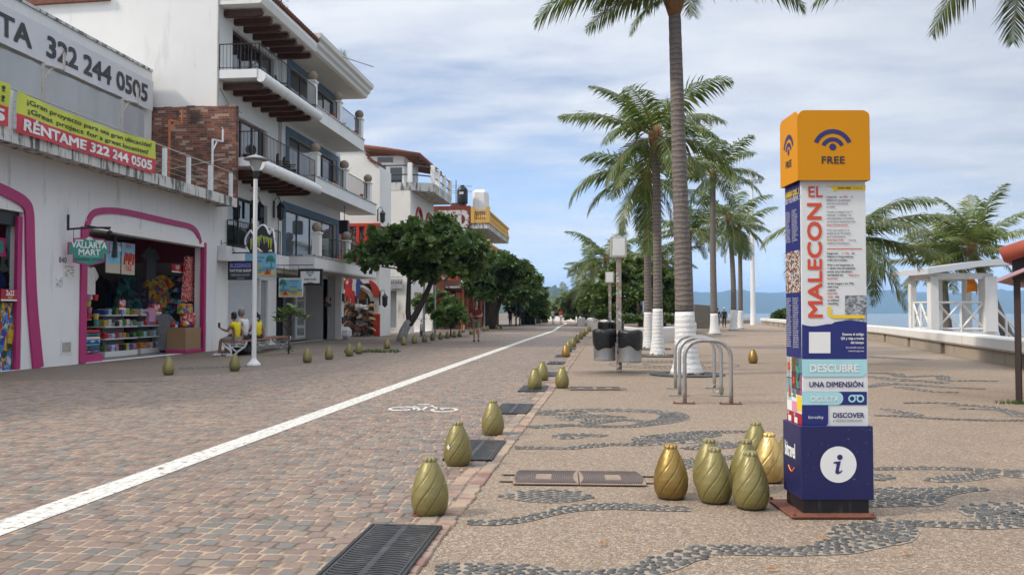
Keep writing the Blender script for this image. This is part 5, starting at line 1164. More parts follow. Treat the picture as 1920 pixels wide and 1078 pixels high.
ribbonX(FX + .002, smoothpath(arch), .17, .04).build('arch_trim', M_mag, S)
for a_ in ((19.86, 20.12, 0., 3.52), (26.44, 26.60, 0., 3.66)): b = MB(); b.bbox(FX - .10, FX + .05, *a_, .012); b.build('door_frame', M_mag, S)
b = MB(); b.bbox(FX - .12, FX - .02, 17.62, 17.76, 0., 3.52, .01); b.build('door_frame', M_mag, S)
a1 = [(14.2, 4.35), (15.6, 4.22), (16.6, 4.10), (17.3, 3.98), (17.75, 3.84), (17.9, 3.6), (17.95, 2.8), (18.05, 1.6), (18.2, .6), (18.3, .0)]
ribbonX(FX + .002, smoothpath(a1), [.21 + .0026 * i for i in range(80)], .05).build('arch_trim', M_mag, S)
b = MB(); yv = PX(115, 487, FX)
b.text('840', .20, frame((FX + .004, PX(110, 492, FX)[0], PX(110, 492, FX)[1]), (0, 1, 0), (0, 0, 1)), .008, 1., 'LEFT'); b.build('house_number', M_alu, S)
for (px, py, w_, h_) in ((130, 508, .44, .34), (111, 529, .30, .30)):
    y, z = PX(px, py, FX); q = MB(); q.box(FX + .001, FX + .008, y - w_ / 2, y + w_ / 2, z - h_ / 2, z + h_ / 2); pl = q.build('notice_plate', M_wall2, S); pl['_org'] = tuple(S.location)
    q = MB(); rn = random.Random(px)
    for r_ in range(7):
        for c_ in range(6):
            if rn.random() < .6: yy_ = y - w_ * .42 + c_ * w_ * .14; zz_ = z - h_ * .40 + r_ * h_ * .115; q.box(FX + .008, FX + .010, yy_, yy_ + w_ * .12, zz_, zz_ + h_ * .05)
    q.build('lettering', M_gink, pl)
y, z = PX(124, 651, FX); b = MB(); b.box(FX + .001, FX + .012, y - .23, y + .23, z - .17, z + .17); pl = b.build('meter_cover', M_wpan, S); pl['_org'] = tuple(S.location); b = MB(); b.box(FX + .012, FX + .015, y - .17, y + .17, z - .12, z + .12); b.build('inner_plate', M_frame, pl)
# upper set back storey
BX = -15.65
b = MB(); b.box(-24, BX, 7., 27.24, 5.22, 9.72); b.build('upper_wall', M_wall, S)
b = MB(); b.box(-24, BX + .05, 7., 27.2, 9.72, 9.80); b.build('parapet_cap', M_slab, S)
# lit ceiling spots of the store
b = MB()
for y, x in ((21.2, -15.6), (23.5, -17.2), (25.0, -17.2), (16., -15.5), (14., -16.), (22.5, -15.)): b.lathe([(.06, -.02), (.07, 0.)], (x, y, 3.79), 10)
b.build('ceiling_spots', emit('spot_glow', (1., .86, .65), 9.), S)
for x, y in ((-15.3, 23.4), (-15.3, 15.4)):
    li = bpy.data.lights.new('store_lamp', 'POINT'); li.energy = 4; li.color = (1., .86, .68); li.shadow_soft_size = .15; lo = bpy.data.objects.new('store_lamp', li); COL.objects.link(lo); lo.location = (x, y, 3.5)
# grey tarpaulin with folds
m = mat('grey_tarpaulin', (.40, .41, .42), .6, var=.1, scale=1.2)
t = thing('tarpaulin', 'grey tarpaulin with soft folds hanging under the long white banner', 'tarpaulin', (BX, 17., 5.3))
b = MB(); rows = []
for j in range(13):
    z = 5.25 + (8.18 - 5.25) * j / 12; L = []
    for i in range(161):
        y = 8. + (26.5 - 8.) * i / 160; a = (1 - j / 12) * .8 + .3
        L.append((BX + .16 + a * .07 * (math.sin(y * 3.1) + .6 * math.sin(y * 7.3 + z * .8) + .35 * math.sin(y * 13.1 - z)), y, z))
    rows.append(L)
b.loft(rows, closed=False); b.build('cloth', m, t, smooth=True)
# banners
def cloth_banner(name, label, X, y0, y1, zfun, bands, texts, amp=.02):
    """zfun(y)->(zbot,ztop); bands = list of (v0,v1,mat)"""
    t = thing(name, label, 'banner', (X, (y0 + y1) / 2, zfun(y0)[0]))
    wob = lambda y, z: amp * (math.sin(y * 2.3 + z * 1.1) + .6 * math.sin(y * 5.9 - z * 3.)) 
    for k, (v0, v1, mt) in enumerate(bands):
        b = MB(); rows = []
        for j in range(7):
            v = v0 + (v1 - v0) * j / 6; rows.append([(X + wob(y, v * 2), y, (lambda q: q[0] + (q[1] - q[0]) * v)(zfun(y))) for y in [y0 + (y1 - y0) * i / 60 for i in range(61)]])
        b.loft(rows, closed=False); b.build('cloth', mt, t, smooth=True)
    for s, ya, yb, v, hv, mt, bold in texts:
        b = MB(); vv, ff = text_mesh(s, 1., bold, 1., 'LEFT', 0., 1.); w_ = max(p[0] for p in vv); w0 = min(p[0] for p in vv)
        P = []
        for p in vv:
            y = ya + (p[0] - w0) / (w_ - w0) * (yb - ya); zb_, zt_ = zfun(y); vv_ = v + p[1] / .70 * hv; P.append((X + .012 + wob(y, vv_ * 2) + p[2], y, zb_ + (zt_ - zb_) * vv_))
        b.add(P, ff); b.build('lettering', mt, t)
    return t
M_ban = mat('white_vinyl', (.60, .59, .62), .5, var=.06, scale=1.5); M_lime = M_lime; M_lim = mat('lime_vinyl', (.55, .60, .045), .45, var=.06); M_bred = mat('red_vinyl', (.56, .035, .055), .45, var=.08)
ye = PX(277, 170, BX + .2)[0]; ys_ = PX(87, 98, BX + .2)[0]; yn = PX(60, 80, BX + .2)[0]
cloth_banner('rent_banner', 'long white banner with black lettering and a phone number high on the setback wall', BX + .2, 12., 26.95, lambda y: (8.28, 9.30), [(0, 1, M_ban)], [('322 244 0505', ys_, ye, .22, .56, M_ink, .028), ('VENTA', yn - 3.2, yn, .22, .56, M_ink, .028)], .012)
YX = -12.44
ya, yb = PX(31, 170, YX)[0], PX(291, 265, YX)[0]; za = lambda p: PX(*p, YX)[1]
zT0, zB0, zT1, zB1 = za((31, 170)), za((28, 247)), za((291, 266)), za((291, 327))
zf = lambda y: ((zB0 + (zB1 - zB0) * (y - ya) / (yb - ya)), (zT0 + (zT1 - zT0) * (y - ya) / (yb - ya)) - .10 * math.sin(math.pi * min(1, max(0, (y - ya) / (yb - ya)))) )
q = lambda px, py: PX(px, py, YX)[0]
cloth_banner('terrace_banner', 'lime and red rental banner with a phone number tied along the terrace railing', YX, ya, yb, zf, [(0, .46, M_bred), (.46, 1, M_lim)], [('RÉNTAME 322 244 0505', q(42, 232), q(284, 312), .10, .27, M_wink, .034), ('¡Gran proyecto para una gran ubicación!', q(50, 190), q(282, 270), .78, .13, M_ink, .016), ('¡Great project for a great location!', q(50, 210), q(277, 285), .55, .13, M_ink, .016)])
yc = ya - .22; cloth_banner('terrace_banner', 'second lime and red rental banner cut off by the left edge of the picture', YX, yc - 4.6, yc, lambda y: (5.22, 6.12), [(0, .46, M_bred), (.46, 1, M_lim)], [('322 244 0505', yc - 4.3, yc - .1, .10, .27, M_wink, .034), ('gran ubicación!', yc - 4., yc - .15, .78, .13, M_ink, .016), ('great location!', yc - 4., yc - .15, .55, .13, M_ink, .016)])
# railing of the terrace
RW = thing('terrace_railing', 'terrace railing of thin wires, white posts and a slim pipe right of the lime banner', 'railing', (-12.55, 20., 5.24)); RW['_org'] = (-12.55, 20., 5.24)
for y in (16.28, 22.6, 24.0, 25.4, 26.9): b = MB(); b.bbox(-12.62, -12.52, y - .06, y + .06, 5.24, 6.06, .006); b.build('post', M_wpan, RW)
b = MB(); b.tube([(-12.57, 10., 6.1), (-12.57, 27.0, 6.1)], .02, 6)
for z in (5.4, 5.55, 5.7, 5.85): b.tube([(-12.57, 10., z), (-12.57, 27.0, z)], .006, 4)
b.build('wires', M_frame, RW)
for i_, (px, py, l, mt) in enumerate([(80, 200, 'rusty white lamp bracket behind the lime banner, leftmost on the terrace', M_frame), (228, 262, 'rusty white lamp bracket in front of the grey tarpaulin corner', M_frame), (317, 292, 'orange rusty lamp bracket in front of the old brick wall', M_rust), (398, 330, 'white lamp bracket nearest the end of the terrace railing', M_wpan)]):
    y = PX(px, py, -12.7)[0]; t = thing('lamp_bracket', l, 'bracket', (-12.7, y, 5.24), 0, 'L shaped lamp brackets on the terrace'); h = 1.75
    mt2 = mat('rusted_orange', (.42, .13, .04), .8, var=.4, scale=9.) if mt is M_rust else mt
    b = MB(); b.tube([(0, 0, 0), (0, 0, h)], .035, 6); b.tube([(0, 0, h), (0, .72, h + .08), (0, .74, h + .5)], .032, 6); b.tube([(0, .02, h - .35), (0, .34, h + .04)], .025, 6); b.tube([(0, .74, h + .5), (0, .70, h + .56), (0, .64, h + .54)], .014, 5); b.build('bracket_arm', mt2, t, world=False)
# old brick wall at the end of the terrace
t = thing('brick_wall', 'old weathered brick wall closing the end of the terrace', 'wall', (-14.2, 27.3, 5.22)); b = MB(); b.box(-16.4, -12.58, 27.26, 27.48, 5.0, 8.45); b.build('wall', M_brick, t)
b = MB(); rn = random.Random(2)
x = -16.4
while x < -12.7: w_ = rn.uniform(.2, .35); b.box(x, min(x + w_ - .012, -12.58), 27.262, 27.478, 8.45, 8.45 + rn.uniform(.02, .07)); x += w_
b.build('top_course', M_brick, t); b = MB(); b.tube([(-15.6, 27.22, 6.2), (-12.9, 27.22, 6.62)], .02, 6); b.build('conduit', M_frame, t)
# ---------------------------------------------------------------- balcony building
F2 = -13.4; Y0, Y1 = 27.5, 41.3
B2 = thing('balcony_building', 'four storey white building with timber beamed balconies and slate blue window surrounds', 'building', (F2, Y0, 0.)); OX = -11.95
b = MB()
ops = [(28.7, 32.6, 9.95, 11.75), (34.3, 40.7, 9.95, 12.0), (28.7, 31.9, 6.85, 8.6), (34.2, 40.6, 7.0, 9.0), (28.45, 32.0, 3.70, 5.60), (33.9, 40.7, 3.70, 5.75), (28.55, 31.35, 0., 2.66), (31.42, 32.12, 0, 2.6)]
ent = (33.0, 39.45, 0., 2.95)
wallX(b, F2, Y0, Y1, -.02, 12.45, ops + [ent], .22)
b.add([(F2, Y0, -.02), (-30, Y0, -.02), (-30, Y0, 11.6), (F2, Y0, 12.9)], [(3, 2, 1, 0)]); b.quad((F2, Y1, 0), (F2 - 8, Y1, 0), (F2 - 8, Y1, 12.45), (F2, Y1, 12.45)); b.quad((F2, Y0, 12.45), (F2, Y1, 12.45), (F2 - 8, Y1, 12.45), (F2 - 8, Y0, 12.45))
b.build('wall', M_wall2, B2)
b = MB(); b.add([(F2 - 4., Y0 - .16, 12.42), (F2 - 4., Y0 + .2, 12.42), (-30, Y0 + .2, 12.2), (-30, Y0 - .16, 12.2), (F2 - 4., Y0 - .16, 12.62), (F2 - 4., Y0 + .2, 12.62), (-30, Y0 + .2, 12.42), (-30, Y0 - .16, 12.42)], [(0, 3, 2, 1), (4, 5, 6, 7), (0, 1, 5, 4), (1, 2, 6, 5), (2, 3, 7, 6), (3, 0, 4, 7)]); b.build('tile_coping', M_tile, B2)
b = MB(); b.tube([(F2 + .03, Y0 + .02, 5.0), (F2 + .03, Y0 + .02, 12.3)], .03, 6); b.build('downpipe', M_frame, B2)
# windows, blue surrounds
for y0, y1, z0, z1, nn, mf, mg, sur in ((28.7, 32.6, 9.95, 11.75, 4, M_wframe, M_glass, 0), (28.7, 31.9, 6.85, 8.6, 3, M_wframe, M_glass, 0), (28.45, 32., 3.70, 5.60, 3, M_alu, M_glass, 0), (34.3, 40.7, 9.95, 12., 4, M_alu, M_glass, 1), (34.2, 40.6, 7., 9., 4, M_alu, M_glass, 1), (33.9, 40.7, 3.7, 5.75, 4, M_alu, M_curt, 1)):
    slider(B2, F2 - .14, y0, y1, z0, z1, nn, mf, mg, .10 if mf is M_wframe else .08)
    if sur:
        b = MB(); X = F2 + .004; w_ = .34
        b.box(X, X + .035, y0 - w_, y1 + w_, z1, z1 + w_ * .8); b.box(X, X + .035, y0 - w_, y0, z0, z1); b.box(X, X + .035, y1, y1 + w_, z0, z1); b.build('blue_surround', M_blue, B2)
# left bay balconies with rolled edge and beams under
def bay_beams(z, x1, n_=7, y0=28.05, st=.82):
    for i in range(n_):
        y = y0 + i * st; b = MB(); b.prism([(F2, z), (x1 - .22, z), (x1 - .05, z + .03), (x1, z + .12), (x1 - .02, z + .21), (F2, z + .21)], lambda p: (p[0], y - .09, p[1]), lambda p: (p[0], y + .09, p[1])); b.build('roof_beam', M_beam, B2)
for z, nm in ((9.52, 0), (6.42, 0)):
    b = MB(); b.box(F2, OX, Y0 + .02, 33.4, z, z + .30); b.build('balcony_slab', M_wall, B2)
    b = MB(); prof = [(OX, z - .10), (OX + .09, z - .16), (OX + .20, z - .13), (OX + .27, z - .02), (OX + .28, z + .12), (OX + .22, z + .20), (OX + .12, z + .24), (OX + .10, z + .30), (OX, z + .30)]
    ysg = [Y0 + .04 + 5.95 * i / 66 for i in range(67)]
    rings = []
    for i, y in enumerate(ysg): s_ = 1. + (.10 if i % 6 == 0 else 0.) ; rings.append([(OX + (p[0] - OX) * s_, y, p[1] - (.01 if i % 6 == 0 else 0)) for p in prof])
    b.loft(rings, True); b.build('rolled_edge', M_wall, B2, smooth=50)
    bay_beams(z - .27, OX - .02)
    rail(B2, [(F2 + .05, Y0 + .08), (OX + .05, Y0 + .08), (OX + .05, 33.3)], z + .31, z + 1.22)
# first floor small rail at glass
rail(B2, [(F2 + .06, 28.3), (F2 + .30, 28.3), (F2 + .30, 32.6)], 3.66, 4.62, .14)
b = MB(); b.box(F2, F2 + .42, Y0 + .02, 33.3, 3.12, 3.64); b.build('balcony_slab', M_wall, B2)
# top eave with tiles and beams
b = MB(); z = 12.14; b.box(F2 - .3, OX + .02, Y0 + .02, 33.1, z, z + .14); b.prism([(OX + .02, z), (OX + .12, z + .02), (OX + .2, z + .28), (OX + .1, z + .55), (OX - .05, z + .55), (OX + .02, z + .14)], lambda p: (p[0], Y0 + .02, p[1]), lambda p: (p[0], 33.1, p[1])); b.build('eave', M_wall2, B2)
bay_beams(12.14 - .27, OX - .02, 7)
b = MB()
for i in range(26):
    y = Y0 + .15 + i * .22; b.tube([(OX + .22, y, 12.66), (OX - .6, y, 12.98), (F2 - 1.4, y, 13.45)], .10, 8)
b.build('roof_tiles', M_tile, B2, smooth=True)
# right bay balconies: deep slabs, pillars with stone balls, rails between
for z0, z1, ye_, py_ in ((9.45, 10.02, 40.6, (33.6, 37.0, 40.4)), (6.5, 7.04, 42.9, (34.0, 38.0, 42.0)), (3.16, 3.68, 42.9, (34.3, 38.4, 42.6))):
    b = MB(); b.box(F2, OX + .02, 33.45, ye_, z0, z1); b.build('balcony_slab', M_wall, B2)
    b = MB(); b.box(F2 + .02, OX + .06, 33.43, ye_ + .02, z1, z1 + .05); b.build('ledge', M_slab, B2)
    for y in py_:
        b = MB(); b.bbox(OX - .36, OX - .02, y - .17, y + .17, z1 + .05, z1 + 1.0, .01); b.bbox(OX - .40, OX + .02, y - .21, y + .21, z1 + 1.0, z1 + 1.08, .01); p_ = b.build('balcony_pillar', M_wall2, B2); p_['_org'] = tuple(B2.location)
        b = MB(); b.ball((OX - .19, y, z1 + 1.28), .22, 20, 14); b.lathe([(.12, 0), (.10, .05)], (OX - .19, y, z1 + 1.07), 16); b.build('stone_ball', M_ball, p_, smooth=True)
    for a, c in zip(py_, py_[1:]): rail(B2, [(OX - .19, a + .18), (OX - .19, c - .18)], z1 + .05, z1 + .98, .14)
    for y in (py_[0] + 2.2, py_[1] + 2.3):
        b = MB(); b.lathe([(.07, 0), (.10, .14), (.11, .15), (.09, .15)], (OX - .02, y, z1 + .05), 12); tag(b.build('flower_pot', M_pot, None, smooth=40), 'small terracotta pot on the %s balcony ledge, %s from the left' % ({10.02: 'top', 7.04: 'middle', 3.68: 'lowest'}[z1], 'first' if y < 37 else 'second'), 'flower pot', 'terracotta pots on balcony ledges')
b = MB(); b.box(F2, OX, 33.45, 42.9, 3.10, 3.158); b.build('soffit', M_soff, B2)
# top cornice
b = MB(); prof = [(F2 - .3, 12.3), (OX - .15, 12.3), (OX - .02, 12.36), (OX + .02, 12.5), (OX + .14, 12.58), (OX + .17, 12.72), (OX + .30, 12.8), (OX + .34, 12.98), (F2 - .3, 12.98)]
b.prism(prof, lambda p: (p[0], 33.12, p[1]), lambda p: (p[0], 41.2, p[1])); b.build('cornice', M_wall2, B2)
b = MB(); b.box(F2 - 2.6, F2 - .9, 30., 38., 12.9, 14.1); b.box(OX - .9, OX - .5, 38.6, 39.9, 12.98, 13.7); b.build('roof_room', M_wall2, B2)
b = MB()
for i in range(26): y = 29.6 + i * .34; b.tube([(F2 - .35, y, 14.0), (F2 - 2.4, y, 14.9)], .15, 6)
b.build('roof_tiles', mat('mossy_tile', (.085, .05, .038), .9, var=.4, scale=6.), B2, smooth=True)
b = MB()
for i in range(6): y = 30.2 + i * 1.45; b.box(F2 - 2., F2 - .5, y - .09, y + .09, 13.8, 13.98)
b.build('roof_beam', M_beam, B2)
t = thing('roof_planter', 'green tuft growing in a white roof planter above the cornice', 'plant', (OX - .7, 39.1, 13.7)); b = MB(); rn = random.Random(5)
for i in range(120): a, e = rn.uniform(0, 6.28), rn.uniform(.5, 1.4); p = Vector((rn.uniform(-.25, .25), rn.uniform(-.4, .4), 0)); dd = Vector((math.cos(a) * math.cos(e), math.sin(a) * math.cos(e), math.sin(e))) * rn.uniform(.3, .6); sd = Vector((-math.sin(a), math.cos(a), 0)) * .02; b.add([p - sd, p + sd, p + dd], [(0, 1, 2)])
b.build('leaves', M_bush, t, world=False)
t = thing('roof_antenna', 'wire rooftop antenna frame sticking up over the tiled eave', 'antenna', (F2 + .3, 31.4, 12.6)); b = MB()
for y in (0, 1.1): b.tube([(0, y, -.3), (0, y, 2.0)], .03, 5)
b.tube([(0, 0, 1.1), (0, 1.1, 1.1)], .02, 5)
for i in range(8): b.tube([(0, .1 + i * .12, 1.1), (0, .1 + i * .12, 2.)], .008, 4)
for k in range(4): b.tube([(.05, 1.1 + .35 + .3 * math.cos(a * .4), 1.2 + k * .28 + .06 * math.sin(a * .4)) for a in range(17)], .008, 4)
b.build('frame', M_rail, t, world=False)
b = MB(); y, z = PX(640, 133, OX + .3); t = thing('flag_stub', 'thin bare pole sticking out of the cornice over the street', 'pole', (OX + .2, y, 12.9)); b.tube([(0, 0, 0), (1.3, 1.0, -.25)], .022, 5); b.build('pole', M_frame, t, world=False)
# ground floor: shutter, grey door, jewelry front in a recess, corner pillar
b = MB()
for i in range(38): z = .0 + i * .07; b.prism([(0, 0), (.018, .012), (.018, .05), (0, .062)], lambda p: (F2 - .12 + p[0], 28.56, z + p[1]), lambda p: (F2 - .12 + p[0], 31.34, z + p[1]))
b.box(F2 - .2, F2 - .125, 28.55, 31.35, 0, 2.66); b.build('roller_shutter', mat('shutter_white', (.56, .58, .60), .45, var=.06), B2)
b = MB(); b.box(F2 - .14, F2 - .09, 31.42, 32.12, 0, 2.6); d_ = b.build('door', M_grey, B2); d_['_org'] = tuple(B2.location); b = MB(); b.box(F2 - .09, F2 - .05, 31.5, 31.58, 1.0, 1.25); b.build('handle', M_alu, d_)
RX = -14.7
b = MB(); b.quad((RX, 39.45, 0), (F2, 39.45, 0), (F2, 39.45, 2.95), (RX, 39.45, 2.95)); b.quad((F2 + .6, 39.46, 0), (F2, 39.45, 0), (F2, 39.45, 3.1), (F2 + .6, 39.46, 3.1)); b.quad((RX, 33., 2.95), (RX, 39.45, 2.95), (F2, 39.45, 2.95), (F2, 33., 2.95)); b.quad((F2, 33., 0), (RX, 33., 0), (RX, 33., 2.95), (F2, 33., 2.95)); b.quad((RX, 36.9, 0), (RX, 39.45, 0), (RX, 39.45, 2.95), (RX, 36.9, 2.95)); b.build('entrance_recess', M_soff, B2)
slider(B2, RX + .05, 33.02, 36.88, 0.02, 2.94, 3, M_alu, M_glass, .08, 'shop_front')
b = MB()
for y in (34.6, 34.9, 35.2): b.tube([(RX + .12, y, .8), (RX + .12, y, 2.1)], .022, 6)
b.build('door_handles', M_galv, B2, smooth=True)
b = MB(); b.bbox(-14.35, -14.25, 33.05, 33.9, .6, 2.5, .01); pb_ = b.build('display_board', M_alu, B2); pb_['_org'] = tuple(B2.location); b = MB(); b.box(-14.25, -14.246, 33.15, 33.8, .7, 2.4); b.build('board_panel', M_wink, pb_)
b = MB(); b.bbox(F2 - .75, F2 - .69, 37.0, 38.3, .1, 2.75, .01); pb_ = b.build('poster_stand', M_wpan, B2); pb_['_org'] = tuple(B2.location)
q_ = MB(); rn = random.Random(4)
for k, z in enumerate((.25, .72, 1.12, 1.52, 1.92)): q_.box(F2 - .688, F2 - .685, 37.2, 38.1, z, z + .34)
q_.build('posters', M_photo, pb_)
b = MB(); b.bbox(-13.0, -12.66, 39.35, 39.7, 0., 3.1, .012); b.build('corner_pillar', M_wall2, B2)
b = MB(); b.bbox(-12.66, -12.58, 39.42, 39.62, 1.85, 2.25, .01); b.build('meter_box', M_alu, B2); b = MB(); b.box(-12.66, -12.60, 39.40, 39.6, .75, 1.1); b.build('meter_box', M_alu, B2)
b = MB(); x, z = PY(615, 561, 39.44); b.box(x - .16, x + .16, 39.425, 39.445, z - .1, z + .1); b.build('flag_sticker', M_redp, B2); b = MB(); b.box(x - .08, x + .08, 39.42, 39.424, z - .1, z + .1); b.build('flag_sticker', M_wink, B2); b = MB(); b.add([(x + .05 * math.cos(i * .6283) * (1 if i % 2 else .5), 39.418, z + .05 * math.sin(i * .6283)) for i in range(10)], [tuple(range(10))]); b.build('leaf_mark', M_redp, B2)
b = MB(); b.box(x - .16, x + .16, 39.425, 39.445, z - .38, z - .2); b.build('flag_sticker', M_gink, B2)
# loose cables and conduits on the facade
b = MB()
for y, za_, zb_ in ((33.05, 3.7, 9.4), (33.22, 6.9, 12.2), (41.1, 4., 9.3)): b.tube([(F2 + .03, y, za_), (F2 + .035, y + .06, (za_ + zb_) / 2), (F2 + .03, y, zb_)], .014, 5)
for P in (((28.4, 6.5), (30.2, 5.95), (33.2, 6.35)), ((41.0, 9.2), (41.9, 8.5), (43., 9.1)), ((27.6, 9.2), (28.3, 8.8), (29.4, 8.75))): b.tube([(OX + .32 if k == 0 and P[0][0] < 28.5 and P[0][1] < 7 else F2 + .06, y, z) for k, (y, z) in enumerate(P)], .010, 4)
b.build('cables', M_rail, B2)
# wall lanterns
def lantern(loc, label, s=1.):
    t = thing('wall_lantern', label, 'lantern', loc, 0, 'wrought iron wall lanterns'); b = MB()
    b.lathe([(.03, -.42), (.10, -.34), (.16, -.28), (.15, -.26), (.155, .10), (.19, .14), (.13, .22), (.06, .30), (.03, .36)], (0, 0, 0), 6); b.build('body', M_alu, t, world=False)
    b = MB(); b.box(-.30, -.26, -.08, .08, -.3, .4); b.tube([(-.28, 0, .35), (-.2, 0, .52), (-.05, 0, .52), (0, 0, .36)], .018, 5); b.build('arm', M_rail, t, world=False)
    b = MB(); b.lathe([(.135, -.24), (.14, .08)], (0, 0, 0), 6); b.build('glass', M_lglass, t, world=False); t.scale = (s, s, s)
y, z = PX(526, 395, F2 + .3); lantern((F2 + .3, y, z), 'black wrought iron lantern left of the lower blue window', 1.0)
y, z = PX(487, 395, F2 + .3); lantern((F2 + .3, y, z), 'black lantern partly hidden behind the white lamp post', 1.0)
x, z = PY(713, 405, 44.6); lantern((x + .1, 44.7, z), 'black lantern high on the corner by the red posts', .95)
x, z = PY(719, 562, 44.6); lantern((x + .05, 44.7, z), 'black lantern with white panes beside the hat shop', 1.)
# chairs and table on balconies
M_wick = mat('dark_wicker', (.03, .026, .024), .7, var=.4, scale=40.)
def chair(loc, label, rz):
    t = thing('balcony_chair', label, 'chair', loc, rz, 'dark chairs on the balconies')
    b = MB(); b.bbox(-.25, .25, -.25, .25, .40, .46, .02); b.build('seat', M_wick, t, world=False); b = MB(); b.bbox(-.25, .25, .21, .27, .46, .95, .02); b.build('backrest', M_wick, t, world=False)
    for sx in (-1, 1):
        for sy in (-1, 1): b = MB(); b.tube([(sx * .22, sy * .22, 0), (sx * .22, sy * .22, .41)], .018, 6); b.build('leg', M_rail, t, world=False)
        b = MB(); b.bbox(sx * .25 - .03, sx * .25 + .03, -.22, .22, .60, .64, .01); b.build('armrest', M_wick, t, world=False)
for y, z, l in ((32.0, 6.73, 'dark chair behind the middle balcony rail, left of the stone ball'), (32.7, 6.73, 'second dark chair behind the middle balcony rail, nearer the pillar'), (36.2, 3.68, 'dark chair on the lowest balcony between stone balls'), (40.6, 3.68, 'dark chair on the lowest balcony near its far end'), (31.8, 9.83, 'dark chair on the top balcony behind the railing'), (39.2, 10.02, 'dark chair on the top balcony by the last pillar')): chair((-12.75, y, z), l, 1.57 + (y % .7))
y, z = PX(655, 425, OX - .2); t = thing('wall_speaker', 'black loudspeaker hanging under the balcony near the red posts', 'speaker', (OX - .45, y, z)); b = MB(); b.bbox(-.22, .22, -.16, .16, -.36, .30, .03); b.build('case', M_alu, t, world=False); b = MB(); b.tube([(0, 0, .3), (0, 0, 1.6)], .02, 5); b.build('hanger', M_rail, t, world=False)
# ================================================================ FARTHER BUILDINGS
def openY(b, Y, x0, x1, z0, z1, op=(), dep=.2):
    """wall on plane Y looking towards -Y with openings (xa,xb,za,zb)"""
    xs = sorted({x0, x1, *[q for o in op for q in o[:2]]}); zs = sorted({z0, z1, *[q for o in op for q in o[2:4]]})
    for a, c in zip(xs, xs[1:]):
        for e, f in zip(zs, zs[1:]):
            mx, mz = (a + c) / 2, (e + f) / 2
            if any(o[0] < mx < o[1] and o[2] < mz < o[3] for o in op): continue
            b.quad((a, Y, e), (c, Y, e), (c, Y, f), (a, Y, f))
    for a, c, e, f in op:
        D = Y + dep; b.quad((a, Y, e), (a, D, e), (a, D, f), (a, Y, f)); b.quad((c, Y, f), (c, D, f), (c, D, e), (c, Y, e)); b.quad((a, Y, f), (a, D, f), (c, D, f), (c, Y, f)); b.quad((a, Y, e), (c, Y, e), (c, D, e), (a, D, e))
# hat shop building with red trims and a curved tiled gable
HX, HY = -12.32, 45.
B3 = thing('hat_shop_building', 'white building with a curved tiled gable, red window posts and an arched hat shop below', 'building', (HX, HY, 0.))
b = MB(); gable = [(-19., -.02), (HX, -.02), (HX, 9.55), (-12.45, 9.62), (-12.75, 9.72), (-12.98, 9.95), (-13.08, 10.25), (-13.12, 10.45), (-13.3, 10.55), (-13.55, 10.62), (-19., 10.62)]
openY(b, HY, -19., HX, -.02, 9.55, [(-14.6, -12.42, 3.6, 6.15), (-14.6, -12.62, .0, 2.95)], .5)
b.add([(x, HY, z) for x, z in [(-19, 9.55)] + [p for p in gable[2:]]], [tuple(range(10))]); b.quad((HX, HY, 0), (HX, 47.5, 0), (HX, 47.5, 9.5), (HX, HY, 9.5)); b.build('wall', M_wall2, B3)
b = MB(); L = gable[2:]
for i in range(len(L) - 1):
    a, c = Vector((L[i][0], 0, L[i][1])), Vector((L[i + 1][0], 0, L[i + 1][1])); k = max(1, int((c - a).length / .16))
    for j in range(k): p = a.lerp(c, (j + .5) / k); b.tube([(p.x, HY - .18, p.z + .05), (p.x, HY + .35, p.z + .05)], .09, 6)
b.build('gable_tiles', M_tile, B3)
b = MB()
for x in (-14.25, -13.55, -13.08, -12.48): b.bbox(x - .09, x + .09, HY - .10, HY + .12, 3.62, 6.12, .01)
b.bbox(-14.6, HX + .04, HY - .11, HY + .10, 6.12, 6.30, .01); b.build('red_posts', M_redp, B3)
m, n, bb = newmat('carved_panel'); c = n.pos(); n.inp(bb.inputs['Base Color'], n.mix(n.smooth(n.noise(n.vmath('MULTIPLY', c, (5, 1, 2.4)), 2.3, 5., .7), .46, .56), (.06, .06, .065), (.55, .55, .54))); M_carv = m
b = MB(); b.box(-14.6, -12.4, HY + .30, HY + .36, 3.6, 6.15); b.build('carved_screen', M_carv, B3)
rail(B3, [(-14.6, HY - .25), (-12.4, HY - .25)], 3.7, 4.75, .16, .014)
b = MB(); ca_ = [(-14.6, 2.0)] + [(-13.6 + 1.0 * math.cos(R(180 - 10 * i)), 2.0 + .95 * math.sin(R(180 - 10 * i))) for i in range(19)] + [(-12.62, 2.)]
for k, (dr, dy) in enumerate(((0, 0), (-.16, .16))):
    L0 = [[(-13.6 + (1. + dr + s) * math.cos(R(180 - 10 * i)), HY + .02 + dy, 1.95 + (.95 + dr + s) * math.sin(R(180 - 10 * i))) for s in (0, -.13)] for i in range(19)]; b.loft(L0, closed=False)
b.build('arch_moulding', M_wall2, B3)
b = MB(); b.box(-12.62, HX + .05, HY - .09, HY + .04, 0, 1.25); b.build('red_plinth', M_redp, B3); b = MB(); b.box(-14.75, -14.6, HY - .06, HY + .05, 0, 1.1); b.build('red_plinth', M_redp, B3); b = MB(); b.prism([(-12.62, 2.2), (HX + .10, 2.2), (HX + .10, 2.45), (-12.5, 2.9), (-12.75, 3.1), (-12.9, 3.1), (-12.7, 2.6)], lambda p: (p[0], HY - .12, p[1]), lambda p: (p[0], HY - .002, p[1])); b.build('red_trim', M_redp, B3)
b = MB(); b.box(-19, HX - .1, 47., 47.1, 0, 3.4); b.build('shop_back_wall', M_dark, B3)
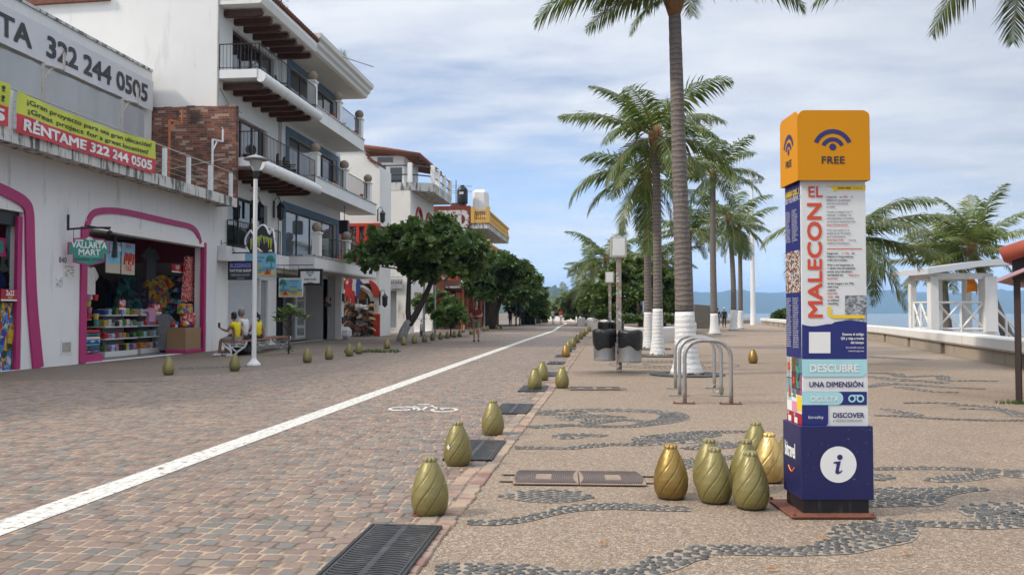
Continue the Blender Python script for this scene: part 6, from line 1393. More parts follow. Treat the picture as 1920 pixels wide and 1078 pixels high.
b = MB(); x0, z0 = PY(683, 265, 46.5); b.prism([(HX - 1.1, 6.35), (HX + 1.3, 5.65), (HX + 1.32, 5.78), (HX - 1.1, 6.5)], lambda p: (p[0], HY + .1, p[1]), lambda p: (p[0], HY + 2., p[1])); b.build('tiled_canopy', M_tile, B3)
# white terrace building with arched windows
F4 = -12.45; Y4 = 53.
B4 = thing('terrace_building', 'mildew streaked white building with red rimmed arched windows and a railed roof terrace', 'building', (F4, Y4, 0.))
b = MB(); openY(b, Y4, -19., F4, -.02, 9.35, [(-14.25, -13.35, .05, 2.75)], .6); b.build('side_wall', M_rough, B4)
b = MB(); arcs = ((54.4, 56.5), (57.6, 59.7)); wallX(b, F4, Y4, 60.5, 2.9, 9.35, [(a, c, 5.6, 7.55) for a, c in arcs] , .25); wallX(b, F4, Y4, 60.5, -.02, 2.9, [(54.2, 56.6, 0, 2.7), (57.4, 60., 0, 2.7)], .8)
for a, c in arcs:
    for s in (0, 1):
        P = [((a + c) / 2 + (c - a) / 2 * math.cos(R(90 * s + 9 * i)), 7.55 + .95 * math.sin(R(90 * s + 9 * i))) for i in range(11)]
b.build('front_wall', M_wall2, B4)
for a, c in arcs:
    cy_ = (a + c) / 2; r_ = (c - a) / 2; w_ = MB(); P = [(a, 5.6), (c, 5.6)] + [(cy_ + r_ * math.cos(R(10 * i)), 7.2 + 1.25 * math.sin(R(10 * i))) for i in range(19)]
    w_.prism(P, lambda p: (F4 + .01, p[0], p[1]), lambda p: (F4 + .03, p[0], p[1])); wo_ = w_.build('arched_window', M_glass, B4); wo_['_org'] = tuple(B4.location)
    q = MB(); q.tube([(F4 + .04, c, 5.6)] + [(F4 + .04, cy_ + r_ * math.cos(R(10 * i)), 7.2 + 1.25 * math.sin(R(10 * i))) for i in range(19)] + [(F4 + .04, a, 5.6)], .10, 6); q.build('red_rim', M_redp, wo_)
    q = MB(); q.box(F4 + .03, F4 + .05, cy_ - .04, cy_ + .04, 5.6, 8.4); q.box(F4 + .03, F4 + .05, a, c, 7.15, 7.22); q.build('mullion', M_alu, wo_)
b = MB(); b.add([(F4 - 6, Y4 - .02, 9.35), (F4 + .0, Y4 - .02, 9.35), (-11.1, Y4 + 1.1, 9.35), (-11.1, 60.6, 9.35), (F4 - 6, 60.6, 9.35)] + [(F4 - 6, Y4 - .02, 9.85), (F4 + .0, Y4 - .02, 9.85), (-11.1, Y4 + 1.1, 9.95), (-11.1, 60.6, 9.95), (F4 - 6, 60.6, 9.85)], [(4, 3, 2, 1, 0), (5, 6, 7, 8, 9), (0, 1, 6, 5), (1, 2, 7, 6), (2, 3, 8, 7), (3, 4, 9, 8), (4, 0, 5, 9)]); b.build('terrace_slab', M_slab, B4)
pp_ = [(F4 - .05, Y4 + .1), (-11.2, Y4 + 1.2), (-11.2, 55.9), (-11.2, 58.1), (-11.2, 60.4)]
for x, y in pp_: b = MB(); b.bbox(x - .14, x + .14, y - .14, y + .14, 9.85, 11.15, .01); b.build('terrace_post', M_wall2, B4)
b = MB(); pp_ = [(-16., Y4 + .1)] + pp_
for (xa, ya_), (xb, yb_) in zip(pp_, pp_[1:]):
    for z in (10.4, 11.0): b.tube([(xa, ya_, z), (xb, yb_, z)], .045, 6)
b.build('terrace_rails', M_alu, B4)
b = MB(); U = -13.6; openY(b, Y4 + 3., -20, U, 9.85, 12.2, [(-16., -14.9, 9.9, 11.6), (-14.6, -13.75, 9.9, 11.4)], .2); wallX(b, U, Y4 + 3., 60.4, 9.85, 12.2, [(57, 59.5, 9.9, 11.5)], .2); b.build('upper_storey', M_wall2, B4)
b = MB(); b.box(-16., -14.9, Y4 + 3.1, Y4 + 3.14, 9.9, 11.6); b.box(-14.6, -13.75, Y4 + 3.1, Y4 + 3.14, 9.9, 11.4); b.box(-15.5, -14.4, Y4 + 2.97, Y4 + 2.99, 11.75, 12.1); b.build('upper_window', M_glass, B4)
b = MB()
for i in range(21): y = Y4 + 2.2 + i * .38; b.tube([(U + 1.3, y, 12.05), (U - 1.2, y, 12.5), (U - 4., y, 12.9)], .17, 6)
b.build('roof_tiles', M_tile, B4, smooth=True)
b = MB()
for i in range(7): y = Y4 + 2.6 + i * 1.1; b.prism([(U, 12.22), (U + 1.2, 11.8), (U + 1.2, 11.95), (U, 12.4)], lambda p: (p[0], y - .1, p[1]), lambda p: (p[0], y + .1, p[1]))
b.build('roof_beam', M_beam, B4)
b = MB(); b.box(-14.25, -13.35, Y4 + .45, Y4 + .5, .05, 2.75); d_ = b.build('glass_door', mat('frosted_glass', (.42, .45, .45), .2, var=.05), B4); d_['_org'] = tuple(B4.location); b = MB(); b.box(-14.25, -14.2, Y4 + .40, Y4 + .45, .05, 2.75); b.box(-13.95, -13.88, Y4 + .40, Y4 + .45, .05, 2.75); b.box(-14.2, -13.4, Y4 + .4, Y4 + .45, .05, .35); b.build('frame', M_wpan, d_)
t = thing('shop_sign', 'pale grey sign with spaced dark lettering above the frosted glass door', 'sign', (-13.4, Y4 - .2, 3.5)); b = MB(); x0, z0 = PY(722, 541, Y4 - .2); x1, z1 = PY(755, 523, Y4 - .2); b.box(x0, x1, Y4 - .2, Y4 - .15, z0, z1); b.build('panel', mat('sign_grey', (.36, .36, .37), .5), t); b = MB(); b.text('ZINGARA', .30, frame(((x0 + x1) / 2, Y4 - .205, (z0 + z1) / 2 - .02), (1, 0, 0), (0, 0, 1)), .012, .68, 'CENTER', 0., 1.35); b.text('SWIMWEAR', .09, frame(((x0 + x1) / 2, Y4 - .205, (z0 + z1) / 2 - .20), (1, 0, 0), (0, 0, 1)), 0., .9, 'CENTER', 0., 1.3); b.build('lettering', M_ink, t); b = MB(); b.tube([(x0, Y4 - .17, z1 + .12), (x1, Y4 - .17, z1 + .12)], .015, 5); b.build('hanger', M_rail, t)
# red brick building with ochre balconies
B5 = thing('brick_building', 'red painted brick building with faded white block letters and ochre balustraded balconies', 'building', (-12., 75., 0.))
b = MB(); openY(b, 75., -22, -11.98, -.02, 11.15); b.quad((-11.98, 75, 0), (-11.98, 90, 0), (-11.98, 90, 11.1), (-11.98, 75, 11.1)); b.build('wall', M_rbrick, B5)
b = MB(); x0, z0 = PY(851, 427, 74.97); x1 = PY(879, 427, 74.97)[0]; b.text('SEED', 2.2, frame((x1, 74.96, z0 + .0), (1, 0, 0), (0, 0, 1)), .05, .62, 'RIGHT'); x, z = PY(880, 455, 74.97); b.text('BAR', 1.8, frame((x, 74.96, z), (1, 0, 0), (0, 0, 1)), .05, .6, 'RIGHT'); b.text('MARISCOS', 1.3, frame((x, 74.96, 4.6), (1, 0, 0), (0, 0, 1)), .04, .6, 'RIGHT')
m, n, bb = newmat('flaking_white_paint'); c = n.pos(); n.inp(bb.inputs['Base Color'], n.mix(n.smooth(n.noise(c, 2.6, 5., .7), .52, .58), (.55, .53, .50), (.22, .06, .04))); b.build('lettering', m, B5)
for z0 in (9.55, 6.55, 3.6):
    b = MB(); b.box(-12., -10.35, 75.1, 92., z0 - .5, z0); b.build('balcony_slab', M_slab, B5)
    b = MB(); b.box(-11.95, -10.3, 75.02, 75.3, z0 - .0, z0 + .32); b.box(-11.95, -10.3, 75.02, 75.3, z0 + 1.05, z0 + 1.22); b.box(-10.5, -10.28, 75.02, 92., z0, z0 + .32); b.box(-10.5, -10.28, 75.02, 92., z0 + 1.05, z0 + 1.22)
    for x in (-11.9, -10.5): b.box(x - .05, x + .3, 74.98, 75.34, z0, z0 + 1.5)
    for i in range(6): b.lathe([(.05, .3), (.10, .5), (.05, .8), (.07, 1.08)], (-11.5 + i * .19, 75.16, z0), 8)
    for i in range(40): b.lathe([(.06, .3), (.11, .5), (.05, .8), (.08, 1.08)], (-10.39, 75.7 + i * .4, z0), 6)
    b.build('balustrade', M_ochre, B5)
b = MB(); b.box(-11.98, -11.9, 75.5, 90., 3.6, 9.0); b.build('front_wall', M_wall2, B5)
b = MB(); b.bbox(-12.3, -10.9, 78., 80., 10.8, 13.1, .25); b.build('roof_tank_room', M_wall2, B5)
b = MB(); b.box(-14.2, -12.9, 77., 78.5, 11.1, 11.7); b.build('roof_parapet', M_tile, B5)
x, z = PY(866, 381, 77.); t = thing('water_tank', 'black plastic water tank on the red brick roof', 'tank', (x, 77.3, 11.65)); b = MB(); b.lathe([(.5, 0), (.52, .1), (.52, 1.0), (.5, 1.05), (.52, 1.1), (.50, 1.35), (.3, 1.6), (.2, 1.62), (.2, 1.75), (.05, 1.76)], (0, 0, 0), 20); b.build('tank', M_alu, t, smooth=40, world=False); b = MB(); b.box(-.2, .2, -.54, -.52, .85, 1.05); b.build('label_patch', M_wink, t, world=False)
x, z = PY(855, 372, 76.); t = thing('roof_antenna', 'thin wire antenna hoops on the red brick roof beside the black tank', 'antenna', (x, 76., 11.1)); b = MB(); b.tube([(0, 0, 0), (0, 0, 2.6)], .04, 5)
for z in (1.5, 2.0): b.tube([(1.5 * math.cos(a * .35), .4 * math.sin(a * .35), z + .15 * math.sin(a * .35)) for a in range(19)], .012, 4)
b.build('frame', M_rail, t, world=False)
# restaurants and terraces along the far shop side
B6 = thing('restaurant', 'dark fronted restaurant with orange posts and a red signboard behind the leaning tree', 'restaurant', (-12.6, 64., 0.))
b = MB(); openY(b, 64., -22., -12.3, -.02, 6.5, [(-17., -12.8, 0, 3.2)], .3); wallX(b, -12.3, 64., 74.9, -.02, 6.5, [(65, 68.6, 0, 3.1), (69.4, 74., 0, 3.1)], .4); b.build('wall', mat('rust_wall', (.16, .05, .028), .8, var=.2), B6)
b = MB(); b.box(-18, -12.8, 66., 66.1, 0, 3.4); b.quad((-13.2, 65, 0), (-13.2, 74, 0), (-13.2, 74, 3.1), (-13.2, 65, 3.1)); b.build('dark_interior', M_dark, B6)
b = MB(); b.box(-12.3, -10.8, 64.2, 74.5, 3.25, 3.4); b.build('canopy', M_slab, B6)
b = MB()
M_opost = mat('orange_post', (.34, .10, .035), .6)
for y in (64.4, 69., 74.): b = MB(); b.bbox(-10.95, -10.75, y - .1, y + .1, 0, 3.25, .01); b.build('post', M_opost, B6)
x0, z0 = PY(820, 525, 63.6); x1, z1 = PY(858, 508, 63.6); t = thing('restaurant_sign', 'red restaurant signboard with pale lettering under the tree crown', 'sign', (x0, 63.6, z0)); b = MB(); b.box(x0, x1, 63.6, 63.68, z0, z1); b.build('panel', M_redp, t); b = MB(); b.text('PLAYA BAR', .36, frame(((x0 + x1) / 2, 63.59, z0 + .32), (1, 0, 0), (0, 0, 1)), .01, .72); b.text('Sushi', .26, frame(((x0 + x1) / 2 - .2, 63.59, z0 + .07), (1, 0, 0), (0, 0, 1)), .01, .8); b.build('lettering', M_wink, t)
x0, z0 = PY(866, 556, 66.); x1, z1 = PY(889, 540, 66.); t = thing('menu_sign', 'white sign with red lettering by the second almond tree', 'sign', (x0, 66., z0)); b = MB(); b.box(x0, x1, 66., 66.06, z0, z1); b.build('panel', M_wink, t); b = MB()
for k, s in enumerate(('Hot Dogs', 'Tacos', 'Mariscos')): b.text(s, .22, frame(((x0 + x1) / 2, 65.99, z1 - .25 - k * .21), (1, 0, 0), (0, 0, 1)), .012, .8)
b.build('lettering', M_red, t)
t = thing('terrace_canopy', 'low grey terrace canopy with timber slats among potted plants, beyond the second almond tree', 'canopy', (-9.6, 84., 0.)); b = MB(); b.prism([(-12.5, 2.75), (-10.4, 3.35), (-8.2, 2.75), (-8.2, 2.62), (-12.5, 2.62)], lambda p: (p[0], 80., p[1]), lambda p: (p[0], 92., p[1])); b.build('roof', M_frame, t); b = MB()
for x in (-12.4, -8.3):
    for y in (80.2, 84, 88, 91.8): b = MB(); b.bbox(x - .07, x + .07, y - .07, y + .07, 0, 2.65, .01); b.build('post', M_alu, t)
b = MB(); b.box(-12.4, -10., 80.3, 80.34, 0, 2.6)
for i in range(16): b.box(-12.4 + i * .15, -12.34 + i * .15, 80.24, 80.3, 0, 2.6)
b.build('slat_screen', mat('brown_slats', (.11, .08, .065), .8), t)
for i_, (y, x, l) in enumerate(((94, -8.3, 'first'), (99, -8.0, 'second'), (105, -7.7, 'third'))):
    t = thing('planter_box', 'dark planter box with mixed foliage edging the far terrace, %s from the left' % l, 'planter', (x, y, 0)); b = MB(); b.bbox(-.8, .8, -.8, .8, 0, .85, .02); b.build('box', M_alu, t, world=False); rn = random.Random(i_); b = MB()
    for k in range(60): rosette(b, Vector((rn.gauss(0, .5), rn.gauss(0, .5), .9 + rn.random() * (1.2 - .2 * i_))), Vector((rn.gauss(0, .5), rn.gauss(0, .5), 1)), rn, .42, 7)
    b.build('foliage', M_bush if i_ != 1 else mat('yellow_leaf', (.42, .30, .03), .5, var=.3), t, world=False)
# ================================================================ SIGNS ON THE SHOP SIDE
def bracket(par, P, r=.025, mt=None): b = MB(); b.tube(P, r, 6); return b.build('bracket', mt or M_rail, par)
xl_ = -13.12; yl_, zl_ = PX(127, 465, xl_); xr_ = -12.42; yr_ = PX(207, 465, xr_)[0]
t = thing('hanging_sign', 'teal and magenta hanging store sign with a palm emblem, swinging from a black arm', 'sign', (xl_, yl_, zl_)); uu = Vector((xr_ - xl_, yr_ - yl_, .0)); SW = uu.length; uu.normalize(); nn_ = Vector((uu.y, -uu.x, 0))
def sp_(u, v, lift=0.): p = Vector((xl_, yl_, zl_)) + uu * (u * SW) + Vector((0, 0, v * SW)) + nn_ * lift; return tuple(p)
out = [(0, -.17), (.125, -.16), (.125, -.36), (.50, -.45), (.87, -.33), (.87, -.12), (1., -.10), (1., .22), (.87, .22), (.87, .27), (.60, .29), (.50, .34), (.40, .29), (.125, .26), (.125, .16), (0, .15)]
b = MB(); b.prism(out, lambda p: sp_(p[0], p[1], .0), lambda p: sp_(p[0], p[1], -.05)); b.build('sign_board', M_mag, t)
b = MB(); cxs, cys = .5, -.03; inn = [(cxs + (u - cxs) * .93, cys + (v - cys) * .90) for u, v in out]; b.add([sp_(u, v, .004) for u, v in inn], [tuple(range(len(inn)))]); b.build('sign_face', mat('teal_paint', (.03, .27, .21), .45, var=.08), t)
fm = lambda u, v: frame(sp_(u, v, .008), uu, (0, 0, 1))
b = MB(); b.text('VALLARTA', .225 * SW, fm(.5, .02), .022, .76, 'CENTER'); b.text('MART', .215 * SW, fm(.5, -.16), .022, .92, 'CENTER')
for u0, u1 in ((.17, .36), (.64, .83)): b.add([sp_(u0, .19, .008), sp_(u1, .19, .008), sp_(u1, .225, .008), sp_(u0, .225, .008)], [(0, 1, 2, 3)])
for k in range(6): a = R(15 + 30 * k); b.add([sp_(.5, .24, .008), sp_(.5 + .10 * math.cos(a) - .01 * math.sin(a), .24 + .075 * math.sin(a) - .03 * abs(math.cos(a)), .008), sp_(.5 + .05 * math.cos(a) + .02 * math.sin(a), .25 + .06 * math.sin(a), .008)], [(0, 1, 2)])
b.add([sp_(.492, .15, .008), sp_(.508, .15, .008), sp_(.506, .25, .008), sp_(.494, .25, .008)], [(0, 1, 2, 3)]); b.add([sp_(.28, -.19, .008), sp_(.72, -.19, .008), sp_(.72, -.198, .008), sp_(.28, -.198, .008)], [(0, 1, 2, 3)]); b.build('lettering', M_wink, t)
b = MB(); b.text('GENERAL STORE', .092 * SW, fm(.5, -.31), .012, .98, 'CENTER'); b.build('lettering', M_ink, t)
b = MB(); q = lambda u, v: sp_(u, v); b.tube([q(-.0, .85), q(-.0, .45)], .03, 6); b.tube([q(0, .48), q(.5, .55), q(1.0, .58)], .025, 6); b.tube([q(.38, .60), q(.95, .54), q(1.02, .46)], .018, 5); b.tube([q(.13, .48), q(.13, .26)], .008, 4); b.tube([q(.55, .54), q(.55, .32)], .008, 4); b.bbox(*[c for pr in zip((q(.98, .44)[0] - .05, q(.98, .44)[1] - .05, q(.98, .44)[2] - .05), (q(.98, .44)[0] + .05, q(.98, .44)[1] + .05, q(.98, .44)[2] + .05)) for c in pr], .01); b.build('bracket_arm', M_rail, t)
def boardY(name, label, px0, py0, px1, py1, Y, mt, border=None, bw=.05, dep=.05):
    x0, z0 = PY(px0, py1, Y); x1, z1 = PY(px1, py0, Y); t = thing(name, label, 'sign', (x0, Y, z0)); b = MB(); b.box(x0, x1, Y, Y + dep, z0, z1); b.build('board', border or mt, t)
    if border: b = MB(); b.box(x0 + bw, x1 - bw, Y - .004, Y - .001, z0 + bw, z1 - bw); b.build('panel', mt, t)
    def T(s, u, v, h, m_, bold=.012, xs=.85, al='CENTER'): b = MB(); b.text(s, h * (z1 - z0) / .7, frame((x0 + (x1 - x0) * u, Y - .008, z0 + (z1 - z0) * v), (1, 0, 0), (0, 0, 1)), bold, xs, al); b.build('lettering', m_, t)
    return t, T, (x0, x1, z0, z1)
t, T, bx = boardY('tattoo_sign', 'black tattoo shop sign with blue and white lettering left of the lamp post', 427, 489, 474.5, 525, 27.9, M_ink, M_rail, .03)
T('BLESSINGS', .50, .66, .20, mat('blue_letter', (.22, .25, .75), .4), .022, .86); T('TATTOO SHOP', .50, .42, .13, M_wink, .026, .92); T('PIERCING ROOM', .5, .20, .12, mat('steel_letter', (.32, .36, .42), .4), .02, .78); T('322 222 8011', .52, .05, .06, M_wink, 0., .9)
b = MB(); b.tube([(-13.4, 27.95, bx[3] + .75), (-13.4, 27.95, bx[3] + .15)], .02, 6); b.tube([(-13.4, 27.95, bx[3] + .28), (-11.5, 27.95, bx[3] + .30)], .022, 6); b.tube([(-13.38, 27.95, bx[3] + .62), (-13.2, 27.95, bx[3] + .66), (-12.9, 27.95, bx[3] + .32)], .012, 5); b.box(-12.95, -12.45, 27.9, 28.1, bx[3] + .52, bx[3] + .56); b.build('bracket_arm', M_rail, t)
M_skyp = mat('sign_sky', (.20, .46, .62), .4, var=.15, scale=2.); M_sandp = mat('sign_sand', (.66, .45, .13), .45); M_seap = mat('sign_sea', (.10, .30, .46), .4); M_lett = mat('sign_gold_letter', (.46, .46, .06), .4)
def beach(t, T, bx, Y, flip, lines, big, sub):
    x0, x1, z0, z1 = bx; w_, h = x1 - x0, z1 - z0
    b = MB(); b.add([(x0 + w_ * (.03 + .94 * i / 16), Y - .005, z0 + h * (.26 + .05 * math.sin(i * .5))) for i in range(17)] + [(x1 - w_ * .03, Y - .005, z0 + h * .04), (x0 + w_ * .03, Y - .005, z0 + h * .04)], [tuple(range(19))]); b.build('painted_sand', M_sandp, t)
    b = MB(); b.quad((x0 + w_ * .03, Y - .0045, z0 + h * .2), (x1 - w_ * .03, Y - .0045, z0 + h * .2), (x1 - w_ * .03, Y - .0045, z0 + h * .42), (x0 + w_ * .03, Y - .0045, z0 + h * .42)); b.build('painted_sea', M_seap, t)
    u = .18 if not flip else .84; b = MB(); c = (x0 + w_ * u, z0 + h * .74); b.tube([(c[0] - .02, Y - .012, z0 + h * .2), (c[0] + .03, Y - .012, z0 + h * .5), (c[0], Y - .012, c[1])], .022, 5)
    for k in range(8): a = R(-30 + 34 * k); e = (c[0] + .16 * w_ * math.cos(a), c[1] + .20 * h * math.sin(a) - .05); mm = ((c[0] + e[0]) / 2, (c[1] + e[1]) / 2 + .08); b.tube([(c[0], Y - .012, c[1]), (mm[0], Y - .012, mm[1]), (e[0], Y - .012, e[1])], [.03, .05, .008], 5)
    b.build('painted_palm', M_grn, t); tu = .62 if not flip else .42
    b = MB(); uu_ = u + (.10 if not flip else -.10); b.add([(x0 + w_ * uu_ - .12, Y - .014, z0 + h * .1), (x0 + w_ * uu_ + .12, Y - .014, z0 + h * .1), (x0 + w_ * uu_, Y - .014, z0 + h * .36)], [(0, 1, 2)]); b.build('painted_parasol', M_redp, t)
    for k, s in enumerate(lines): T(s, tu, .80 - .15 * k, .07, M_ink, .008, .8)
    T(big, tu, .34, .18, M_lett, .03, .8); T(sub, tu, .14, .09, M_grn, .02, .85)
t, T, bx = boardY('beach_sign', 'large beach scene sign with a painted palm, partly behind the white lamp post', 459, 475, 517, 519, 27.95, M_skyp); beach(t, T, bx, 27.95, True, ('Cuevas y Cenotes', 'en la playa'), 'Señor', 'TOURS')
t, T, bx = boardY('beach_sign', 'smaller white framed beach scene sign with a palm, hanging left of the jewelry sign', 522.5, 521, 568, 557, 31.4, M_skyp, M_wpan, .06); beach(t, T, bx, 31.4, False, ('Cenotes Tours', '&', 'Excursiones'), 'Señor', 'TOURS')
b = MB(); b.tube([(bx[0] - .6, 31.43, bx[3] + .5), (bx[1] + .4, 31.43, bx[3] + .5)], .018, 5)
for x in (bx[0] + .2, bx[1] - .2): b.tube([(x, 31.43, bx[3] + .5), (x, 31.43, bx[3])], .010, 4)
b.build('bracket_arm', M_rail, t)
t, T, bx = boardY('jewelry_sign', 'white jewelry sign with a black frame and a diamond outline under the balcony corner', 559, 504, 604, 535.5, 33.3, M_wink, M_alu, .10, .14); T('PACIFIC SILVER', .5, .32, .105, M_ink, .02, .74); T('Jewelry', .5, .12, .115, M_ink, .02, .84)
b = MB(); cx_, cz = (bx[0] + bx[1]) / 2, bx[2] + (bx[3] - bx[2]) * .64; P = [(-.16, .10), (-.09, .16), (.09, .16), (.16, .10), (0, -.06)]; b.tube([(cx_ + p[0], 33.29, cz + p[1]) for p in P + P[:1]], .010, 4); b.tube([(cx_ - .16, 33.29, cz + .10), (cx_ + .16, 33.29, cz + .10)], .009, 4); b.tube([(cx_ - .06, 33.29, cz + .1), (cx_, 33.29, cz - .06), (cx_ + .06, 33.29, cz + .1)], .008, 4); b.build('diamond_mark', M_ink, t)
t = thing('graffiti_sign', 'black cut out tattoo sign with white wavy outline and lime drips by the lamp', 'sign', (-11.6, 28., 4.)); P = [(470, 432), (477, 440), (484, 428), (493, 422), (500, 427), (506, 440), (510, 428), (514, 440), (517, 470), (514, 482), (508, 470), (503, 474), (496, 476), (488, 470), (482, 466), (474, 478), (465, 470), (460, 450)]
Pw = [PY(*p, 28.0) for p in P]; Ps = [tuple(v) for v in smoothpath(Pw + Pw[:1], 3)][:-1]; b = MB(); b.prism(Ps, lambda p: (p[0], 28.0, p[1]), lambda p: (p[0], 28.05, p[1])); b.build('sign_board', M_ink, t); b = MB(); b.tube([(p[0], 27.99, p[1]) for p in Ps + Ps[:1]], .035, 5); b.build('white_outline', M_wink, t)
b = MB(); rn = random.Random(1)
for k in range(9): x, z = PY(472 + k * 4.6, 441 + 2.2 * abs(k - 4) ** .8, 28.); b.tube([(x, 27.985, z), (x + rn.uniform(-.03, .03), 27.985, z - rn.uniform(.18, .42))], [.05, .015], 5)
b.build('lime_drips', mat('lime_ink', (.42, .50, .05), .5), t); b = MB(); x, z = PY(489, 455, 28.); b.text('TATTOO', .30, frame((x, 27.98, z), (1, 0, 0), (0, 0, 1)), .03, .9); b.build('lettering', mat('violet_ink', (.16, .13, .36), .5), t)
# ================================================================ GOODS IN AND BEFORE THE SHOPS
PAL = [(.45, .03, .03), (.04, .08, .30), (.60, .58, .55), (.02, .02, .025), (.05, .25, .25), (.55, .22, .03), (.42, .20, .30), (.30, .30, .32), (.10, .20, .06), (.50, .40, .08), (.35, .55, .65), (.25, .08, .25)]
PN = ['red', 'navy', 'white', 'black', 'teal', 'orange', 'pink', 'grey', 'green', 'mustard', 'pale blue', 'plum']
CM = [mat('cotton_cloth', c, .85, var=.2, scale=12.) for c in PAL]
def pattern_mat(name, cols, s=9.):
    m, n, b = newmat(name); c = n.coord('Object'); v = n.xyz(n.voro(c, s))[0]; k = len(cols)
    n.inp(b.inputs['Base Color'], n.ramp(n.math('ADD', n.math('MULTIPLY', v, .8), n.math('MULTIPLY', n.noise(c, s * .6, 3.), .25)), [((i + .3) / k, c_) for i, c_ in enumerate(cols)], True)); b.inputs['Roughness'].default_value = .85; return m
PM = [pattern_mat('tropical_print', [(.45, .04, .03), (.50, .18, .03), (.55, .42, .05), (.04, .10, .32), (.05, .22, .08)]), pattern_mat('teal_tie_dye', [(.02, .10, .12), (.04, .20, .20), (.10, .30, .28), (.02, .06, .10)], 5.), pattern_mat('red_floral', [(.45, .03, .04), (.55, .06, .05), (.60, .45, .40), (.38, .02, .03)], 26.), pattern_mat('blue_sarong', [(.03, .06, .35), (.06, .18, .50), (.45, .45, .48), (.05, .25, .35)], 8.), pattern_mat('yellow_sarong', [(.50, .36, .03), (.04, .05, .04), (.45, .28, .05), (.10, .16, .05)], 8.), pattern_mat('dark_floral', [(.03, .03, .06), (.10, .05, .12), (.04, .08, .12), (.20, .15, .2)], 14.)]
def garment(name, label, loc, w_, h, mt, kind='shirt', face='X', cat='clothing', group='clothes hanging in the souvenir store'):
    t = thing(name, label, cat, loc, 0 if face == 'X' else -math.pi / 2, group)
    if kind == 'shirt': P = [(-.5, -.28), (-.36, -.42), (-.27, -.30), (-.28, -1), (.28, -1), (.27, -.30), (.36, -.42), (.5, -.28), (.20, -.01), (.10, -.0), (0, -.06), (-.10, 0), (-.2, -.01)]
    else: P = [(-.22, -.02), (-.12, 0), (0, -.05), (.12, 0), (.22, -.02), (.26, -.30), (.36, -.62), (.47, -.98), (.25, -1), (0, -.97), (-.25, -1), (-.47, -.98), (-.36, -.62), (-.26, -.30)]
    b = MB(); b.prism([(x * w_, z * h) for x, z in P], lambda p: (.05 + .02 * math.sin(p[0] * 14), p[0], p[1]), lambda p: (-.05 + .02 * math.sin(p[0] * 11 + 1), p[0], p[1])); b.build('garment', mt, t, world=False)
    b = MB(); b.tube([(0, -.22 * w_ * 1.2, -.04), (0, 0, .05), (0, .22 * w_ * 1.2, -.04)], .012, 5); b.tube([(0, 0, .05), (0, .02, .13), (0, .05, .10)], .008, 4); b.build('hanger', M_rail, t, world=False); return t
def onY(px, py, Y): x, z = PY(px, py, Y); return (x, Y, z)
def onX(px, py, X): y, z = PX(px, py, X); return (X, y, z)
garment('t_shirt', 'black t shirt with an orange crossed print hanging at the middle of the store opening', onX(281, 466, -14.1), 1.0, .95, CM[3]); garment('dress', 'red floral dress on a hanger at the right jamb of the store', onX(355, 480, -13.75), 1.0, 1.55, PM[2], 'dress')
b = MB(); p = onX(281, 484, -14.03)
garment('dress', 'teal tie dye dress hanging left of the black t shirt', onY(241, 517, 26.3), 1.25, 1.3, PM[1], 'dress', 'Y'); garment('dress', 'dark floral dress hanging below the black t shirt', onY(271, 517, 26.3), 1.1, 1.25, PM[5], 'dress', 'Y'); garment('t_shirt', 'bright tropical print shirt hanging right of the dark floral dress', onY(298, 515, 26.25), 1.15, 1.1, PM[0], 'shirt', 'Y'); garment('t_shirt', 'orange red shirt half hidden behind the teal dress', onY(254, 520, 26.45), .9, 1.1, CM[0], 'shirt', 'Y'); garment('t_shirt', 'beige shirt hanging just inside the left magenta jamb', onX(167, 500, -14.0), .8, .9, CM[2])
for i, (px, c) in enumerate(((176, 3), (184, 3), (325, 3), (304, 7))): garment('t_shirt', ['dark shirt deep in the store behind the hanging sign', 'second dark shirt deep in the store beside the first', 'dark shirt low on the rear wall left of the caps', 'grey shirt hanging low behind the right rack'][i], onY(px, (515, 522, 590, 588)[i], 26.2 - .15 * i), 1.1, 1.2, CM[c], 'shirt', 'Y')
rn = random.Random(12)
for i in range(16):
    px = 178 + i * 9.4; mt = (CM[3], CM[3], CM[1], CM[7], PM[5], CM[3], PM[1], CM[11])[i % 8]; garment('t_shirt', 'dark garment on the crowded rear rail of the souvenir store', onY(px, 528 + (i % 2) * 40, 26.6 - .05 * (i % 3)), .85, 1.1, mt, 'shirt', 'Y', 'clothing', 'garments on the rear rail')
for i in range(8):
    garment('t_shirt', 'dark garment in the gloom of the left opening', onY(-14 + i * 8.5, 470 + (i % 3) * 40, 18.45 - .05 * (i % 3)), .7, 1.0, (CM[3], CM[1], PM[5], CM[7])[i % 4], 'shirt', 'Y', 'clothing', 'garments in the left opening')
